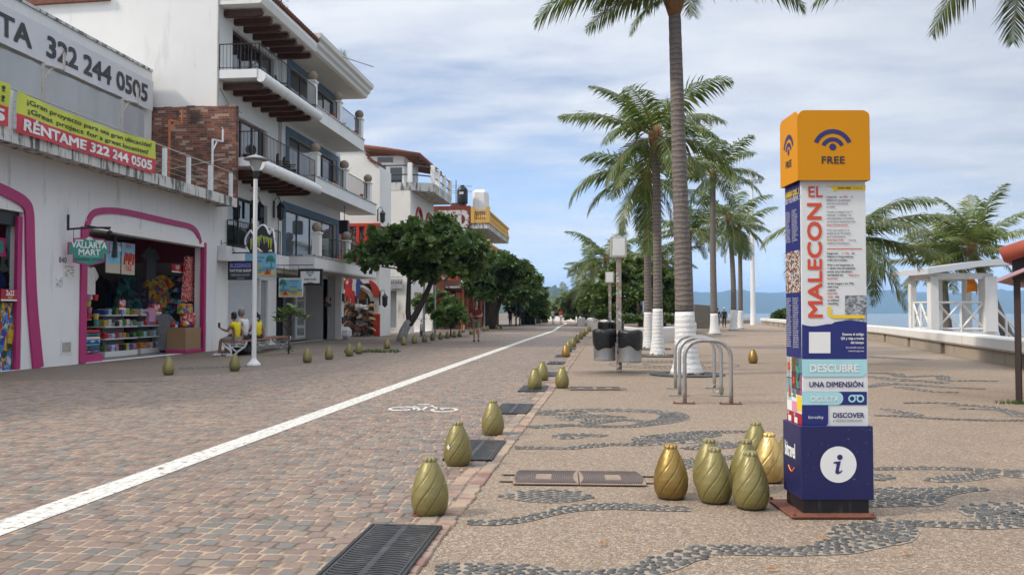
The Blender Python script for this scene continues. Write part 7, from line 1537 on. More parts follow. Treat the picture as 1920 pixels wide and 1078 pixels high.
# posters in the doorway
for px0, px1, py0, py1, l, lines, top in ((197, 225, 455, 511, 'left hanging poster with a seafront statue photo in the store doorway', ('MALECON',), M_skyp), (226.5, 252, 458, 514, 'right hanging poster with red price figures in the store doorway', ('BEER', '3x5', '1x2'), M_skyp)):
    X = -13.75; ya_, zb_ = PX(px0, py1, X); yb_, zt_ = PX(px1, py0, X); t = thing('poster', l, 'poster', (X, ya_, zb_)); b = MB(); b.box(X, X + .02, ya_, yb_, zb_, zt_); b.build('panel', mat('poster_paper', (.50, .43, .34), .6), t); b = MB(); b.box(X + .021, X + .024, ya_ + .01, yb_ - .01, zt_ - (zt_ - zb_) * (.70 if len(lines) == 1 else .42), zt_); b.build('printed_sky', top, t)
    if len(lines) == 1:
        b = MB(); ym = (ya_ + yb_) / 2; b.tube([(X + .03, ym, zb_ + .45), (X + .03, ym + .04, zb_ + .9), (X + .03, ym - .03, zb_ + 1.2), (X + .03, ym + .10, zb_ + 1.35)], [.10, .07, .06, .03], 6); b.build('printed_statue', M_alu, t); b = MB(); b.text('MALECON', .20, frame((X + .026, ym, zt_ - .25), (0, 1, 0), (0, 0, 1)), .02, .8); b.build('lettering', M_wink, t)
    else:
        b = MB(); ym = (ya_ + yb_) / 2
        for k, s in enumerate(lines): b.text(s, (.16, .34, .28)[k], frame((X + .026, ym, zb_ + (.78, .42, .12)[k]), (0, 1, 0), (0, 0, 1)), .02, .8)
        b.build('lettering', M_red, t); b = MB()
        for k in range(5): b.tube([(X + .03, ym - .22 + k * .11, zt_ - .62 + .10 * (k % 2)), (X + .03, ym - .16 + k * .11, zt_ - .30)], .03, 5)
        b.build('printed_mark', M_redp, t)
def price_sign(px0, py0, px1, py1, X, s1, s2, label, stand=None):
    ya_, zb_ = PX(px0, py1, X); yb_, zt_ = PX(px1, py0, X); t = thing('price_sign', label, 'price sign', (X, ya_, zb_)); b = MB(); b.box(X, X + .02, ya_, yb_, zb_, zt_); b.build('panel', M_dred, t); h = zt_ - zb_; b = MB(); b.box(X + .02, X + .022, ya_, yb_, zb_, zb_ + h * .14); b.text(s1, h * .62, frame((X + .024, (ya_ + yb_) / 2, zb_ + h * .48), (0, 1, 0), (0, 0, 1)), .02, .8); b.build('lettering', M_wink, t); b = MB(); b.text(s2, h * .34, frame((X + .024, (ya_ + yb_) / 2, zb_ + h * .2), (0, 1, 0), (0, 0, 1)), .02, .8); b.build('lettering', M_ylab, t)
    if stand: b = MB(); b.tube([(X + .01, (ya_ + yb_) / 2, zb_), (X + .01, (ya_ + yb_) / 2, stand)], .02, 5); b.build('stand', M_galv, t)
price_sign(0, 543, 34, 564, -13.35, '2x22', '1x15', 'red price sign above the beach towels at the left opening'); price_sign(222, 562, 235, 580, -13.9, '4x22', '1x7', 'red price sign on a thin stand above the left shirt rack', 1.2); price_sign(284, 570, 302, 588, -13.9, '2x19', '1x10', 'red price sign above the right shirt rack', 1.1); price_sign(321, 497, 342, 510, -13.9, '2x22', '1x15', 'red price sign on the wall of caps'); price_sign(161, 588, 171, 600, -13.7, '2x2', '1x1', 'small red price sign inside the left jamb by the cups')
# shirt racks
def shirt_rack(px0, px1, pyb, pyt, label, seed, which):
    t = thing('shirt_rack', label, 'display rack', (*G(px0, pyb), 0)); p, q = G(px0, pyb), G(px1, pyb - 1); y0, y1 = p[1], PX(px1, pyb, p[0])[0]; X1 = p[0]; X0 = X1 - .75; rn = random.Random(seed); ht = 1.3
    b = MB(); b.bbox(X0, X1, y0, y1, .01, .17, .01)
    zs = [.17, .55, .90, 1.24]
    for z in zs[1:]: b.bbox(X0, X1, y0, y1, z - .035, z, .006)
    b.build('shelves', M_wpan, t); b = MB(); b.box((X0 + X1) / 2 - .1, (X0 + X1) / 2 + .1, y0 + .3, y1 - .3, .17, 1.2); b.build('core', M_slat, t)
    for k, z in enumerate(zs):
        n_ = 9; dy = (y1 - y0) / n_
        for i in range(n_):
            hh = rn.uniform(.12, .21); ci = rn.randrange(12) if which == 'left' else rn.choice((0, 5, 6, 6, 10, 10, 2, 8)); lab = 'folded %s shirts stacked on shelf %s from the bottom of the %s rack' % (PN[ci], ('one', 'two', 'three', 'four')[k], which)
            s = MB(); z_ = z + .003; yy_ = y0 + i * dy + .01; nl = 4
            for e in range(nl): s.bbox(X1 - .40 + rn.uniform(-.02, 0.02), X1 - .03 + rn.uniform(-.02, .01), yy_, yy_ + dy - .02, z_ + e * hh / nl, z_ + (e + .92) * hh / nl, .012)
            mt = CM[ci]
            tag(s.build('folded_shirts', mt), lab, 'folded shirts', 'folded shirts on the %s rack' % which)
shirt_rack(197, 258, 671, 590, 'left white shirt rack with four shelves of dark and bright folded shirts', 3, 'left'); shirt_rack(265, 318, 664, 590, 'right white shirt rack with pink and pastel folded shirts', 6, 'right')
garment('t_shirt', 'small pink print shirt displayed on top of the right rack', onX(283, 577, -13.5), .5, .42, CM[6])
# caps on the wall, crate of balls, bags, cups
capb = MB(); capb.ball((0, 0, 0), .11, 10, 6, (1, 1, .75)); capb.prism([(-.09, 0), (.09, 0), (.08, .12), (0, .16), (-.08, .12)], lambda p: (p[1] + .05, p[0], -.02), lambda p: (p[1] + .05, p[0], -.035))
cap0 = None; rn = random.Random(5)
for r_ in range(6):
    for c_ in range(4):
        px, py = 317 + c_ * 7.4, 522 + r_ * 21 + c_ * 1.; Yc = 26.5; X, z = PY(px, py, Yc); y = Yc
        if cap0 is None: cap0 = capb.build('cap', CM[3], None, smooth=40); o = cap0
        else: o = cap0.copy(); o.data = cap0.data.copy(); COL.objects.link(o)
        o.data.materials.clear(); o.data.materials.append(CM[rn.choice((3, 1, 7, 4, 3, 8, 10, 6))]); o.location = (X, y, z); o.rotation_euler = (0, 0, -1.57); o.scale = (1.3, 1.3, 1.3); tag(o, 'baseball cap hanging on the wall of caps, row %s' % ('one', 'two', 'three', 'four', 'five', 'six')[r_], 'cap', 'caps on the store wall')
t = thing('ball_bin', 'brown wooden bin full of small coloured balls at the right jamb of the store', 'bin', (-13.5, 25.6, 0)); b = MB(); b.bbox(-.35, .3, -.45, .55, .12, .82, .01); b.build('box', mat('woven_board', (.30, .19, .10), .8, var=.25, scale=40.), t, world=False); b = MB(); b.bbox(-.37, .32, -.47, .57, 0., .12, .01); b.build('base', M_mag, t, world=False)
for k in range(14): b = MB(); b.ball((rn.uniform(-.25, .2), rn.uniform(-.35, .45), .86 + rn.uniform(0, .08)), .085, 10, 6); b.build('ball', CM[(0, 1, 2, 5)[k % 4]], t, smooth=True, world=False)
for k, (px, py, l) in enumerate(((347, 573, 'upper woven handbag hanging above the ball bin'), (352, 590, 'lower patterned handbag hanging above the ball bin'))): y, z = PX(px, py, -13.6); t = thing('handbag', l, 'handbag', (-13.6, y, z)); b = MB(); b.bbox(-.12, .12, -.35, .35, -.28, .06, .05); b.build('bag', PM[(0, 2)[k]], t, world=False); b = MB(); b.tube([(0, -.25, .05), (0, -.12, .25), (0, .12, .25), (0, .25, .05)], .015, 5); b.build('strap', M_beam, t, world=False)
t = thing('cup_display', 'dark stand of cups, mugs and folded blankets just inside the left magenta jamb', 'display stand', (-13.75, 20.6, 0)); b = MB(); b.bbox(-.3, .3, -.25, .55, 0, .2, .01); b.build('base', M_mag, t, world=False)
b = MB(); b.box(-.28, -.22, -.2, .5, .2, 1.9); b.build('back', M_dark, t, world=False)
for k in range(15): b = MB(); b.lathe([(.06, 0), (.08, .16), (.07, .16)], (rn.uniform(-.15, .2), -.15 + (k % 3) * .27, .95 + (k // 3) * .17), 10); b.build('cup', CM[(9, 5, 4, 6, 0)[k % 5]], t, world=False)
for k in range(7): b = MB(); b.bbox(-.2, .25, -.2, .5, .22 + k * .09, .30 + k * .09, .02); b.build('blanket', (PM + CM)[(k * 5) % 12], t, world=False)
# left opening: towels, swim rings, shelf goods
for k, (px, w_, mt, l) in enumerate(((6, 1.0, PM[3], 'blue sarong hanging at the left edge under the price sign'), (22, .85, PM[4], 'yellow and black sarong hanging under the price sign'), (35, .5, CM[9], 'narrow yellow towel hanging right of the sarongs'), (-8, .9, PM[0], 'tropical print sarong cut by the left picture edge'))):
    y, z = PX(px, 566, -13.45); t = thing('sarong', l, 'sarong', (-13.45, y, z), 0, 'sarongs at the left opening'); b = MB(); L = []
    for j in range(9): L.append([(.04 * math.sin(i * 1.7 + k) + .03 * math.sin(i * .6 + j), -w_ / 2 + w_ * i / 14 * (1 - .03 * j), -1.75 * j / 8 + .04 * math.sin(i * .9)) for i in range(15)])
    b.loft(L, closed=False); b.build('cloth', mt, t, smooth=True, world=False); b = MB(); b.tube([(0, -w_ / 2, .0), (0, w_ / 2, .0)], .015, 5); b.build('rail', M_rail, t, world=False)
for k, (px, c, l) in enumerate(((26, 10, 'blue inflatable swim ring under the lintel of the left opening'), (38, 5, 'orange inflatable swim ring right of the blue one'), (53, 9, 'yellow inflatable swim ring at the right jamb of the left opening'))):
    y, z = PX(px, 447, -14.0); t = thing('swim_ring', l, 'swim ring', (-14.0, y, z), .5); b = MB(); b.loft([[((.13 * math.cos(a)), (.28 + .13 * math.sin(a)) * math.cos(th), (.28 + .13 * math.sin(a)) * math.sin(th)) for a in [2 * math.pi * q / 10 for q in range(10)]] for th in [2 * math.pi * q / 24 for q in range(25)]]); b.build('ring', CM[c], t, smooth=True, world=False)
b = MB(); y0, z0 = PX(-6, 480, -13.6); y1, z1 = PX(11, 447, -13.6); t = thing('store_sign', 'teal sign with magenta border cut by the left picture edge', 'sign', (-13.6, y0, z0)); b.box(-13.62, -13.6, y0, y1, z0, z1); b.build('board', M_mag, t); b = MB(); b.box(-13.6, -13.595, y0 + .08, y1 - .08, z0 + .08, z1 - .08); b.build('panel', mat('teal_board', (.03, .27, .21), .45), t)
t = thing('goods_shelf', 'tall narrow shelf of toys and packets inside the right jamb of the left opening', 'display shelf', (-14.0, 17.2, 0)); b = MB()
for z in (.1, .6, 1.1, 1.6, 2.1, 2.6): b.bbox(-.2, .2, -.35, .35, z, z + .03, .005)
b.build('shelves', M_alu, t, world=False)
for k in range(22): b = MB(); z = (.13, .63, 1.13, 1.63, 2.13)[k % 5]; b.bbox(-.15, .18, -.32 + (k // 5) * .14, -.20 + (k // 5) * .14, z, z + rn.uniform(.2, .4), .02); b.build('packet', CM[rn.randrange(12)], t, world=False)
# hats of the hat shop on their stands
M_str = mat('straw', (.42, .28, .14), .8, var=.25, scale=30.); M_wh = mat('white_straw', (.60, .58, .54), .8, var=.1); M_bk = mat('black_felt', (.025, .022, .022), .8); M_brn = mat('brown_leather_hat', (.16, .07, .035), .7, var=.3)
hatp = MB(); hatp.loft([[(r * math.cos(a) * (1.25 if r > .15 else 1), r * math.sin(a), z + (.06 * math.cos(2 * a) * -1 if r > .15 else 0)) for a in [2 * math.pi * q / 16 for q in range(16)]] for r, z in ((.21, .02), (.205, .035), (.12, .01), (.115, .10), (.09, .14), (.02, .13))]); hatd = [hatp.build('straw_hat', m_, None, smooth=True) for m_ in (M_str, M_wh, M_bk, M_brn)]; hn = ['tan straw hat', 'white hat', 'black hat', 'brown leather hat']; rn = random.Random(9); usedh = set()
for k in range(46):
    r_ = rn.random(); px = 651 + 44 * (k % 8) / 7 + rn.uniform(-2, 2); py = 575 + 54 * (k // 8) / 5 + rn.uniform(-3, 3); c_ = rn.choice((0, 0, 3)) if px > 684 else rn.choice((1, 1, 2, 1, 3) if px > 664 else (3, 2, 0, 3))
    Yh = HY - .35 - rn.uniform(0, .5); x, z = PY(px, py, Yh); o = hatd[c_] if c_ not in usedh else hatd[c_].copy()
    if c_ in usedh: COL.objects.link(o)
    usedh.add(c_); o.location = (x, Yh, z); o.rotation_euler = (rn.uniform(.5, 1.5), rn.uniform(-.3, .3), rn.uniform(-.4, .4)) if px < 684 else (rn.uniform(.05, .4), rn.uniform(-.2, .2), 0); tag(o, '%s in the %s rows of the crowded stands before the hat shop arch' % (hn[c_], ('lower', 'middle', 'upper')[2 - int((k // 8) / 2.01)]), 'hat', 'hats on the hat shop stands')
for k, px in enumerate((657, 671, 688)):
    x = PY(px, 620, HY - .5)[0]; t = thing('hat_stand', 'metal hat stand, %s of three under the hats' % ('left', 'middle', 'right')[k], 'hat stand', (x, HY - .5, 0), 0, 'hat stands'); b = MB(); b.tube([(0, 0, 0), (0, 0, 2.1)], .03, 6); b.tube([(-.3, 0, .03), (.3, 0, .03)], .025, 5); b.tube([(0, -.3, .03), (0, .3, .03)], .025, 5); b.build('stand', M_galv, t, world=False)
for k, (px, py, mt, l) in enumerate(((654, 522, CM[0], 'red shirt hanging at the left of the hat shop arch'), (661, 520, CM[2], 'white garment hanging under the balcony by the hat shop'), (668, 522, CM[1], 'blue shirt hanging in the hat shop arch'), (659, 545, CM[0], 'second red garment lower in the hat shop arch'))): x, z = PY(px, py, HY - .3); garment('t_shirt', l, (x, HY - .3, z), .75, 1.0, mt, 'shirt', 'Y', 'clothing', 'clothes hanging at the hat shop')
b = MB(); x0, z0 = PY(671, 562, HY + .6); x1, z1 = PY(685, 525, HY + .6); b.box(x0, x1, HY + .6, HY + .64, z0, z1); tag(b.build('ochre_blanket', CM[5]), 'ochre blanket hanging inside the hat shop arch', 'blanket')
b = MB(); b.bbox(-.28, .28, -.2, .2, 0., .62, .18); o = b.build('stone_block', M_wall2); o.location = (*G(649, 636), 0); tag(o, 'rounded white stone block at the foot of the corner pillar', 'bollard')
# ================================================================ PEOPLE
M_skin = mat('skin_tan', (.30, .145, .085), .55, var=.08); M_skinl = mat('skin_light', (.45, .25, .17), .55, var=.08); M_hairb = mat('black_hair', (.010, .008, .007), .5); M_hairg = mat('grey_hair', (.22, .21, .20), .7, var=.2, scale=40.); M_shoew = mat('white_shoe', (.70, .70, .69), .5); M_shoeb = mat('black_shoe', (.015, .015, .016), .5)
M_eye = mat('eye_dark', (.01, .01, .01), .3)
def skin_mesh(J, E_, Rd, root):
    """one continuous surface grown round a skeleton of joints"""
    ks = list(J); me = bpy.data.meshes.new('b'); me.from_pydata([J[k] for k in ks], [(ks.index(a), ks.index(c)) for a, c in E_], []); o = bpy.data.objects.new('b', me); COL.objects.link(o)
    m_ = o.modifiers.new('s', 'SKIN'); m_.use_smooth_shade = True; sub = o.modifiers.new('u', 'SUBSURF'); sub.levels = 2; sub.render_levels = 2
    for i, k in enumerate(ks): r = Rd[k]; me.skin_vertices[0].data[i].radius = r if hasattr(r, '__len__') else (r, r); me.skin_vertices[0].data[i].use_root = (k == root)
    dg = bpy.context.evaluated_depsgraph_get(); ev = o.evaluated_get(dg); em = ev.to_mesh(); v = [tuple(p.co) for p in em.vertices]; f = [tuple(p.vertices) for p in em.polygons]; ev.to_mesh_clear(); bpy.data.objects.remove(o); bpy.data.meshes.remove(me); return v, f
STAND = dict(pel=(0, 0, .95), spi=(0, .0, 1.12), che=(0, -.01, 1.32), nek=(0, 0, 1.47), hed=(0, .015, 1.55), sL=(-.18, 0, 1.40), eL=(-.23, -.02, 1.13), wL=(-.24, .06, .88), kL=(-.24, .08, .80), sR=(.18, 0, 1.40), eR=(.23, -.02, 1.13), wR=(.24, .06, .88), kR=(.24, .08, .80), hL=(-.09, 0, .92), nL=(-.10, .02, .50), aL=(-.10, -.02, .09), tL=(-.11, .15, .03), hR=(.09, 0, .92), nR=(.10, .02, .50), aR=(.10, -.02, .09), tR=(.11, .15, .03))
RAD = dict(pel=(.135, .105), spi=(.125, .095), che=(.15, .105), nek=(.058, .058), hed=(.06, .06), sL=.062, eL=.044, wL=.030, kL=(.034, .018), sR=.062, eR=.044, wR=.030, kR=(.034, .018), hL=.092, nL=.060, aL=.042, tL=.036, hR=.092, nR=.060, aR=.042, tR=.036)
EDG = [('pel', 'spi'), ('spi', 'che'), ('che', 'nek'), ('nek', 'hed'), ('che', 'sL'), ('sL', 'eL'), ('eL', 'wL'), ('wL', 'kL'), ('che', 'sR'), ('sR', 'eR'), ('eR', 'wR'), ('wR', 'kR'), ('pel', 'hL'), ('hL', 'nL'), ('nL', 'aL'), ('aL', 'tL'), ('pel', 'hR'), ('hR', 'nR'), ('nR', 'aR'), ('aR', 'tR')]
def person(label, loc, rz, pose=None, top=None, bottom=None, shorts=True, skin=None, hair=None, shoe=None, long_sleeve=False, cap=None, tail=False, yaw=0., pitch=0., s=1., pack=None, group=None, sleeve=.45):
    J = dict(STAND); J.update(pose or {}); J = {k: Vector(v) for k, v in J.items()}; sk = skin or M_skin
    t = thing('person', label, 'person', loc, rz, group); b = MB(); v, f = skin_mesh(J, EDG, RAD, 'pel'); b.add(v, f)
    hc = J['hed'] + Vector((0, .02, .10)); HM = Matrix.Translation(hc) @ Matrix.Rotation(yaw, 4, 'Z') @ Matrix.Rotation(pitch, 4, 'X'); b.M = HM
    rings = []
    for z, rx, ry, oy in ((-.125, .030, .030, .02), (-.115, .048, .058, .025), (-.08, .062, .080, .012), (-.02, .073, .094, .0), (.04, .077, .098, -.004), (.08, .070, .088, -.008), (.11, .048, .060, -.01), (.122, .012, .015, -.01)): rings.append([(rx * math.cos(a), oy + ry * math.sin(a), z) for a in [2 * math.pi * k / 16 for k in range(16)]])
    b.loft(rings, True); b.loft([[(x, .085, -.01), (x * .6, .098, .02)] for x in (-.012, .012)], closed=False); b.add([(-.017, .088, -.03), (.017, .088, -.03), (0, .118, -.026), (0, .092, .022)], [(0, 1, 2), (0, 2, 3), (1, 3, 2)])
    for s_ in (-1, 1): b.ball((s_ * .077, -.005, -.005), .026, 8, 5, (.35, .8, 1.1))
    b.M = None
    for sd in 'LR':          # five fingers and a thumb off the side of the palm
        w_, k_ = J['w' + sd], J['k' + sd]; d_ = (k_ - w_).normalized(); u = d_.cross(Vector((0, 0, 1)) if abs(d_.z) < .8 else Vector((0, 1, 0))).normalized(); n_ = u.cross(d_)
        for q, (o_, l_) in enumerate(((-.030, .060), (-.010, .072), (.010, .068), (.028, .052))): p = k_ + u * o_ - d_ * .005; b.tube([p, p + d_ * l_ * .5 - n_ * .004, p + d_ * l_ * .95 - n_ * .022], [.0095, .0088, .006], 6)
        p = w_ + d_ * .025 - u * .026; b.tube([p, p - u * .026 + d_ * .03, p - u * .03 + d_ * .058 - n_ * .01], [.012, .0105, .007], 6)
    b.build('body', sk, t, smooth=True, world=False)
    if top:
        JJ = {k: J[k] for k in ('spi', 'che', 'sL', 'sR')}; fr = 1. if long_sleeve else sleeve
        JJ['low'] = J['pel'] + (J['pel'] - J['spi']) * .15; JJ['neb'] = J['che'].lerp(J['nek'], .72)
        R2 = dict(spi=(.150, .118), che=(.168, .122), sL=.083, sR=.083, low=(.158, .128), neb=(.078, .072)); E2 = [('low', 'spi'), ('spi', 'che'), ('che', 'neb'), ('che', 'sL'), ('che', 'sR')]
        for sd in 'LR':
            JJ['c' + sd] = J['s' + sd].lerp(J['e' + sd], fr if not long_sleeve else 1.); R2['c' + sd] = .072 if not long_sleeve else .058; E2.append(('s' + sd, 'c' + sd))
            if long_sleeve: JJ['d' + sd] = J['e' + sd].lerp(J['w' + sd], .92); R2['d' + sd] = .044; E2.append(('c' + sd, 'd' + sd))
        b = MB(); b.add(*skin_mesh(JJ, E2, R2, 'low')); b.build('shirt', top, t, smooth=True, world=False)
    if bottom:
        JJ = {'pel': J['pel'] + Vector((0, 0, .02)), 'hL': J['hL'], 'hR': J['hR']}; R2 = dict(pel=(.150, .122), hL=.112, hR=.112); E2 = [('pel', 'hL'), ('pel', 'hR')]
        for sd in 'LR':
            JJ['n' + sd] = J['h' + sd].lerp(J['n' + sd], .86 if shorts else 1.); R2['n' + sd] = .094 if shorts else .078; E2.append(('h' + sd, 'n' + sd))
            if not shorts: JJ['a' + sd] = J['n' + sd].lerp(J['a' + sd], .94); R2['a' + sd] = .058; E2.append(('n' + sd, 'a' + sd))
        b = MB(); b.add(*skin_mesh(JJ, E2, R2, 'pel')); b.build('shorts' if shorts else 'trousers', bottom, t, smooth=True, world=False)
    for sd in 'LR':
        a, e = J['a' + sd], J['t' + sd]; d_ = (e - a); d_.z = 0; d_ = d_.normalized() if d_.length > .01 else Vector((0, 1, 0)); fl = e.z - .03
        b = MB(); b.tube([a - d_ * .06 + Vector((0, 0, fl + .045 - a.z)), a + Vector((0, 0, fl + .06 - a.z)), e + Vector((0, 0, .015)), e + d_ * .07 + Vector((0, 0, .005))], [.046, .054, .046, .026], 8); b.build('shoe', shoe or M_shoeb, t, smooth=True, world=False)
    if hair:
        b = MB(); b.M = HM; rings = []
        for z, rx, ry, oy in ((-.085, .050, .035, -.065), (-.05, .070, .062, -.040), (.0, .082, .080, -.028), (.045, .085, .098, -.010), (.085, .077, .094, -.010), (.115, .055, .068, -.012), (.134, .012, .015, -.012)): rings.append([(rx * math.cos(a), oy + ry * math.sin(a), z) for a in [2 * math.pi * k / 16 for k in range(16)]])
        b.loft(rings, True)
        if tail: b.tube([(0, -.11, .03), (0, -.15, .0), (.0, -.15, -.10), (.01, -.12, -.24), (.01, -.10, -.30)], [.03, .035, .032, .022, .006], 8)
        b.build('hair', hair, t, smooth=True, world=False)
    if cap: b = MB(); b.M = HM; b.ball((0, -.008, .05), .098, 14, 8, (.9, 1.06, .95)); b.prism([(-.06, .08), (.06, .08), (.05, .16), (-.05, .16)], lambda p: (p[0], p[1], .055), lambda p: (p[0], p[1], .065)); b.build('cap', cap, t, smooth=True, world=False)
    b = MB(); b.M = HM
    for s_ in (-1, 1): b.ball((s_ * .030, .087, .012), .011, 8, 5, (1.2, .6, .7)); b.box(s_ * .030 - .016, s_ * .030 + .016, .088, .095, .030, .036)
    b.box(-.022, .022, .084, .090, -.064, -.058); b.build('face', M_eye, t, world=False)
    if pack: b = MB(); c = J['che']; b.bbox(c.x - .15, c.x + .15, c.y - .30, c.y - .10, c.z - .34, c.z + .12, .05); b.build('backpack', pack, t, world=False)
    t.scale = (s, s, s); return t, J
SIT = dict(pel=(0, -.02, .56), spi=(0, -.02, .74), che=(0, .0, .94), nek=(0, .03, 1.09), hed=(0, .05, 1.17), sL=(-.17, .01, 1.02), sR=(.17, .01, 1.02), eL=(-.24, .06, .76), wL=(-.17, .26, .62), kL=(-.15, .34, .61), eR=(.25, -.08, .77), wR=(.24, -.10, .53), kR=(.24, -.10, .47), hL=(-.09, .02, .54), nL=(-.13, .44, .53), aL=(-.14, .48, .09), tL=(-.15, .64, .03), hR=(.09, .02, .54), nR=(.12, .44, .53), aR=(.12, .36, .09), tR=(.12, .52, .03))
M_yell = mat('yellow_cotton', (.66, .55, .015), .85, var=.12, scale=5.); M_gsh = mat('grey_shorts', (.26, .24, .22), .85); M_wsh = mat('white_cotton', (.62, .62, .63), .85, var=.08, scale=5.); M_bpan = mat('black_trousers', (.015, .015, .017), .8); M_maroon = mat('maroon_cotton', (.13, .018, .020), .85, var=.2, scale=5.); M_khaki = mat('khaki_shorts', (.165, .15, .095), .85); M_bluej = mat('blue_jersey', (.03, .20, .42), .7)
# bench with cast white ends
BA, BD = Vector((-11.0, 23.9, 0)), Vector((-11.75, 29.6, 0)); bl_ = (BD - BA).length; br_ = math.atan2(BD.x - BA.x, BD.y - BA.y) * -1
t = thing('street_bench', 'long wooden slat bench with white cast metal ends beside the lamp post', 'bench', BA, br_)
for i in range(7): b = MB(); x = -.30 + i * .10; b.bbox(x - .04, x + .04, -.05, bl_, .415, .452, .006); b.build('slat', mat('bench_timber', (.20, .075, .038), .5, var=.3, scale=7.) if i == 0 else bpy.data.materials['bench_timber'], t, world=False)
for k, y in enumerate((.02, 2.7, bl_ - .3)):
    b = MB()
    for P, r in (([(-.36, .40), (.36, .40)], .03), ([(-.36, .40), (-.30, .28), (-.12, .16), (-.10, .06), (-.22, .0)], .035), ([(.36, .40), (.30, .26), (.10, .12), (-.02, .0)], .032), ([(-.28, .40), (-.12, .26), (.04, .12)], .022), ([(.30, .33), (.0, .34), (-.22, .33)], .018), ([(.24, .26), (.02, .27), (-.15, .26)], .018), ([(-.24, .0), (.02, .0)], .03)): b.tube([(x, y, z + .015) for x, z in P], r, 6)
    b.build('bench_end', M_wpole, t, world=False)
def onbench(f, dx=0.): p = BA.lerp(BD, f); return (p.x + dx, p.y, -.03)
_, J = person('boy in yellow t shirt and grey shorts at the bench end', onbench(.06, -.08), 1.45, {**SIT, 'eL': (-.22, .16, .80), 'wL': (-.16, .38, .86), 'kL': (-.14, .45, .90)}, M_yell, M_gsh, True, M_skin, M_hairb, M_shoew, yaw=-.35, s=.97)
t = thing('phone', 'dark phone held up by the boy in yellow', 'phone', (onbench(.06)[0] - .56, onbench(.06)[1] - .10, .92), 1.1); b = MB(); b.bbox(-.04, .04, -.006, .006, -.07, .08, .004); b.build('case', M_shoeb, t, world=False)
person('grey haired man in white t shirt sitting beside the boy in yellow', onbench(.22, -.12), 1.5, {**SIT, 'wR': (.14, .25, .63), 'kR': (.13, .33, .62), 'eR': (.24, .05, .76)}, M_wsh, M_bpan, False, M_skin, M_hairg, M_shoeb, yaw=.2, s=1.06)
person('girl in a yellow shirt with a black ponytail sitting right of the lamp post', onbench(.42, -.02), 1.35, {**SIT, 'eL': (-.22, .10, .78), 'wL': (-.16, .34, .66), 'kL': (-.15, .42, .65)}, M_yell, M_bpan, False, M_skin, M_hairb, M_shoeb, tail=True, yaw=.15, s=.98)
t = thing('black_bag', 'black bag on the ground under the bench', 'bag', (*onbench(.18)[:2], 0)); b = MB(); b.bbox(-.22, .22, -.3, .3, 0, .30, .10); b.build('bag', M_shoeb, t, world=False)
# walking man looking at his phone
WALK = dict(nL=(-.10, .13, .52), aL=(-.10, .00, .13), tL=(-.11, .15, .05), nR=(.10, .06, .50), aR=(.10, -.14, .12), tR=(.11, .0, .03), eL=(-.25, .02, 1.14), wL=(-.08, .24, 1.12), kL=(-.02, .28, 1.13), eR=(.26, .0, 1.14), wR=(.10, .25, 1.10), kR=(.03, .29, 1.12))
mp = G(893, 641); person('walking man in a dark red t shirt and khaki shorts looking at his phone', (*mp, 0), math.pi + .1, WALK, M_maroon, M_khaki, True, M_skinl, M_hairg, M_shoeb, pitch=-.35, s=1.02, sleeve=.6)
t = thing('phone', 'small dark phone in the hands of the walking man', 'phone', (mp[0], mp[1] - .31, 1.17)); b = MB(); b.bbox(-.035, .035, -.05, .05, -.005, .006, .003); b.build('case', M_shoeb, t, world=False); t.rotation_euler = (.6, 0, 0)
STEP = dict(nL=(-.10, .14, .52), aL=(-.10, .12, .10), tL=(-.11, .27, .04), nR=(.10, .02, .50), aR=(.10, -.18, .12), tR=(.11, -.05, .03)); YR = -.1
x, _ = PY(868, 600, 54.); person('man in a blue shirt, orange shorts and pale cap walking away behind the round shrub', (x, 54., 0), -.1, STEP, M_bluej, mat('orange_shorts', (.45, .12, .04), .8), True, M_skin, None, M_shoeb, cap=M_wsh)
for px, py, l, tp, bt, sh, kw in ((1358, 613.5, 'man with dark backpack and white cap walking away between slim palms', mat('brown_jacket', (.10, .085, .075), .8), mat('dark_jeans', (.03, .035, .05), .8), False, dict(cap=M_wsh, pack=M_shoeb)), (1346, 612, 'person in black half hidden behind the slim palm trunk', M_bpan, M_bpan, False, dict(hair=M_hairb))): person(l, (*G(px, py), 0), YR, STEP, tp, bt, sh, M_skin, long_sleeve=True, **kw)
x = PY(957, 600, 82.)[0]; person('person in dark clothes standing by the planter boxes on the far terrace side', (x, 82., 0), 2.6, None, M_bpan, mat('navy_trousers', (.03, .04, .09), .8), False, M_skin, M_hairb)
_, _ = person('walker in a grey t shirt and teal shorts heading away down the far street', (*G(1037, 607.5), 0), YR, STEP, CM[7], CM[4], True, M_skin, M_hairb); person('woman in a red top and pale shorts heading away down the far street', (*G(1052, 607), 0), YR, STEP, CM[0], M_wsh, True, M_skin, M_hairb, tail=True)
cs = [('red top and white trousers', 0, 2), ('black clothes', 3, 3), ('black shirt and navy trousers', 3, 1), ('orange top', 5, 1), ('white shirt', 2, 3), ('grey shirt and navy shorts', 7, 1), ('pink shirt and white trousers', 6, 2)]
for i, (l, a, c) in enumerate(cs): person('far off person in %s in the crowd at the street bend' % l, (*G(1006 + i * 3.8, 600.5 + (i % 2) * .6), 0), YR + i * .7, STEP if i % 2 else None, CM[a], CM[c], bool(i % 2), M_skin, M_hairb, group='crowd at the far bend')
x, y = G(1090, 602.5); person('person in a white shirt sitting on the far white planter wall', (x, y, .05), 2., SIT, M_wsh, M_bpan, False, M_skin, M_hairb)
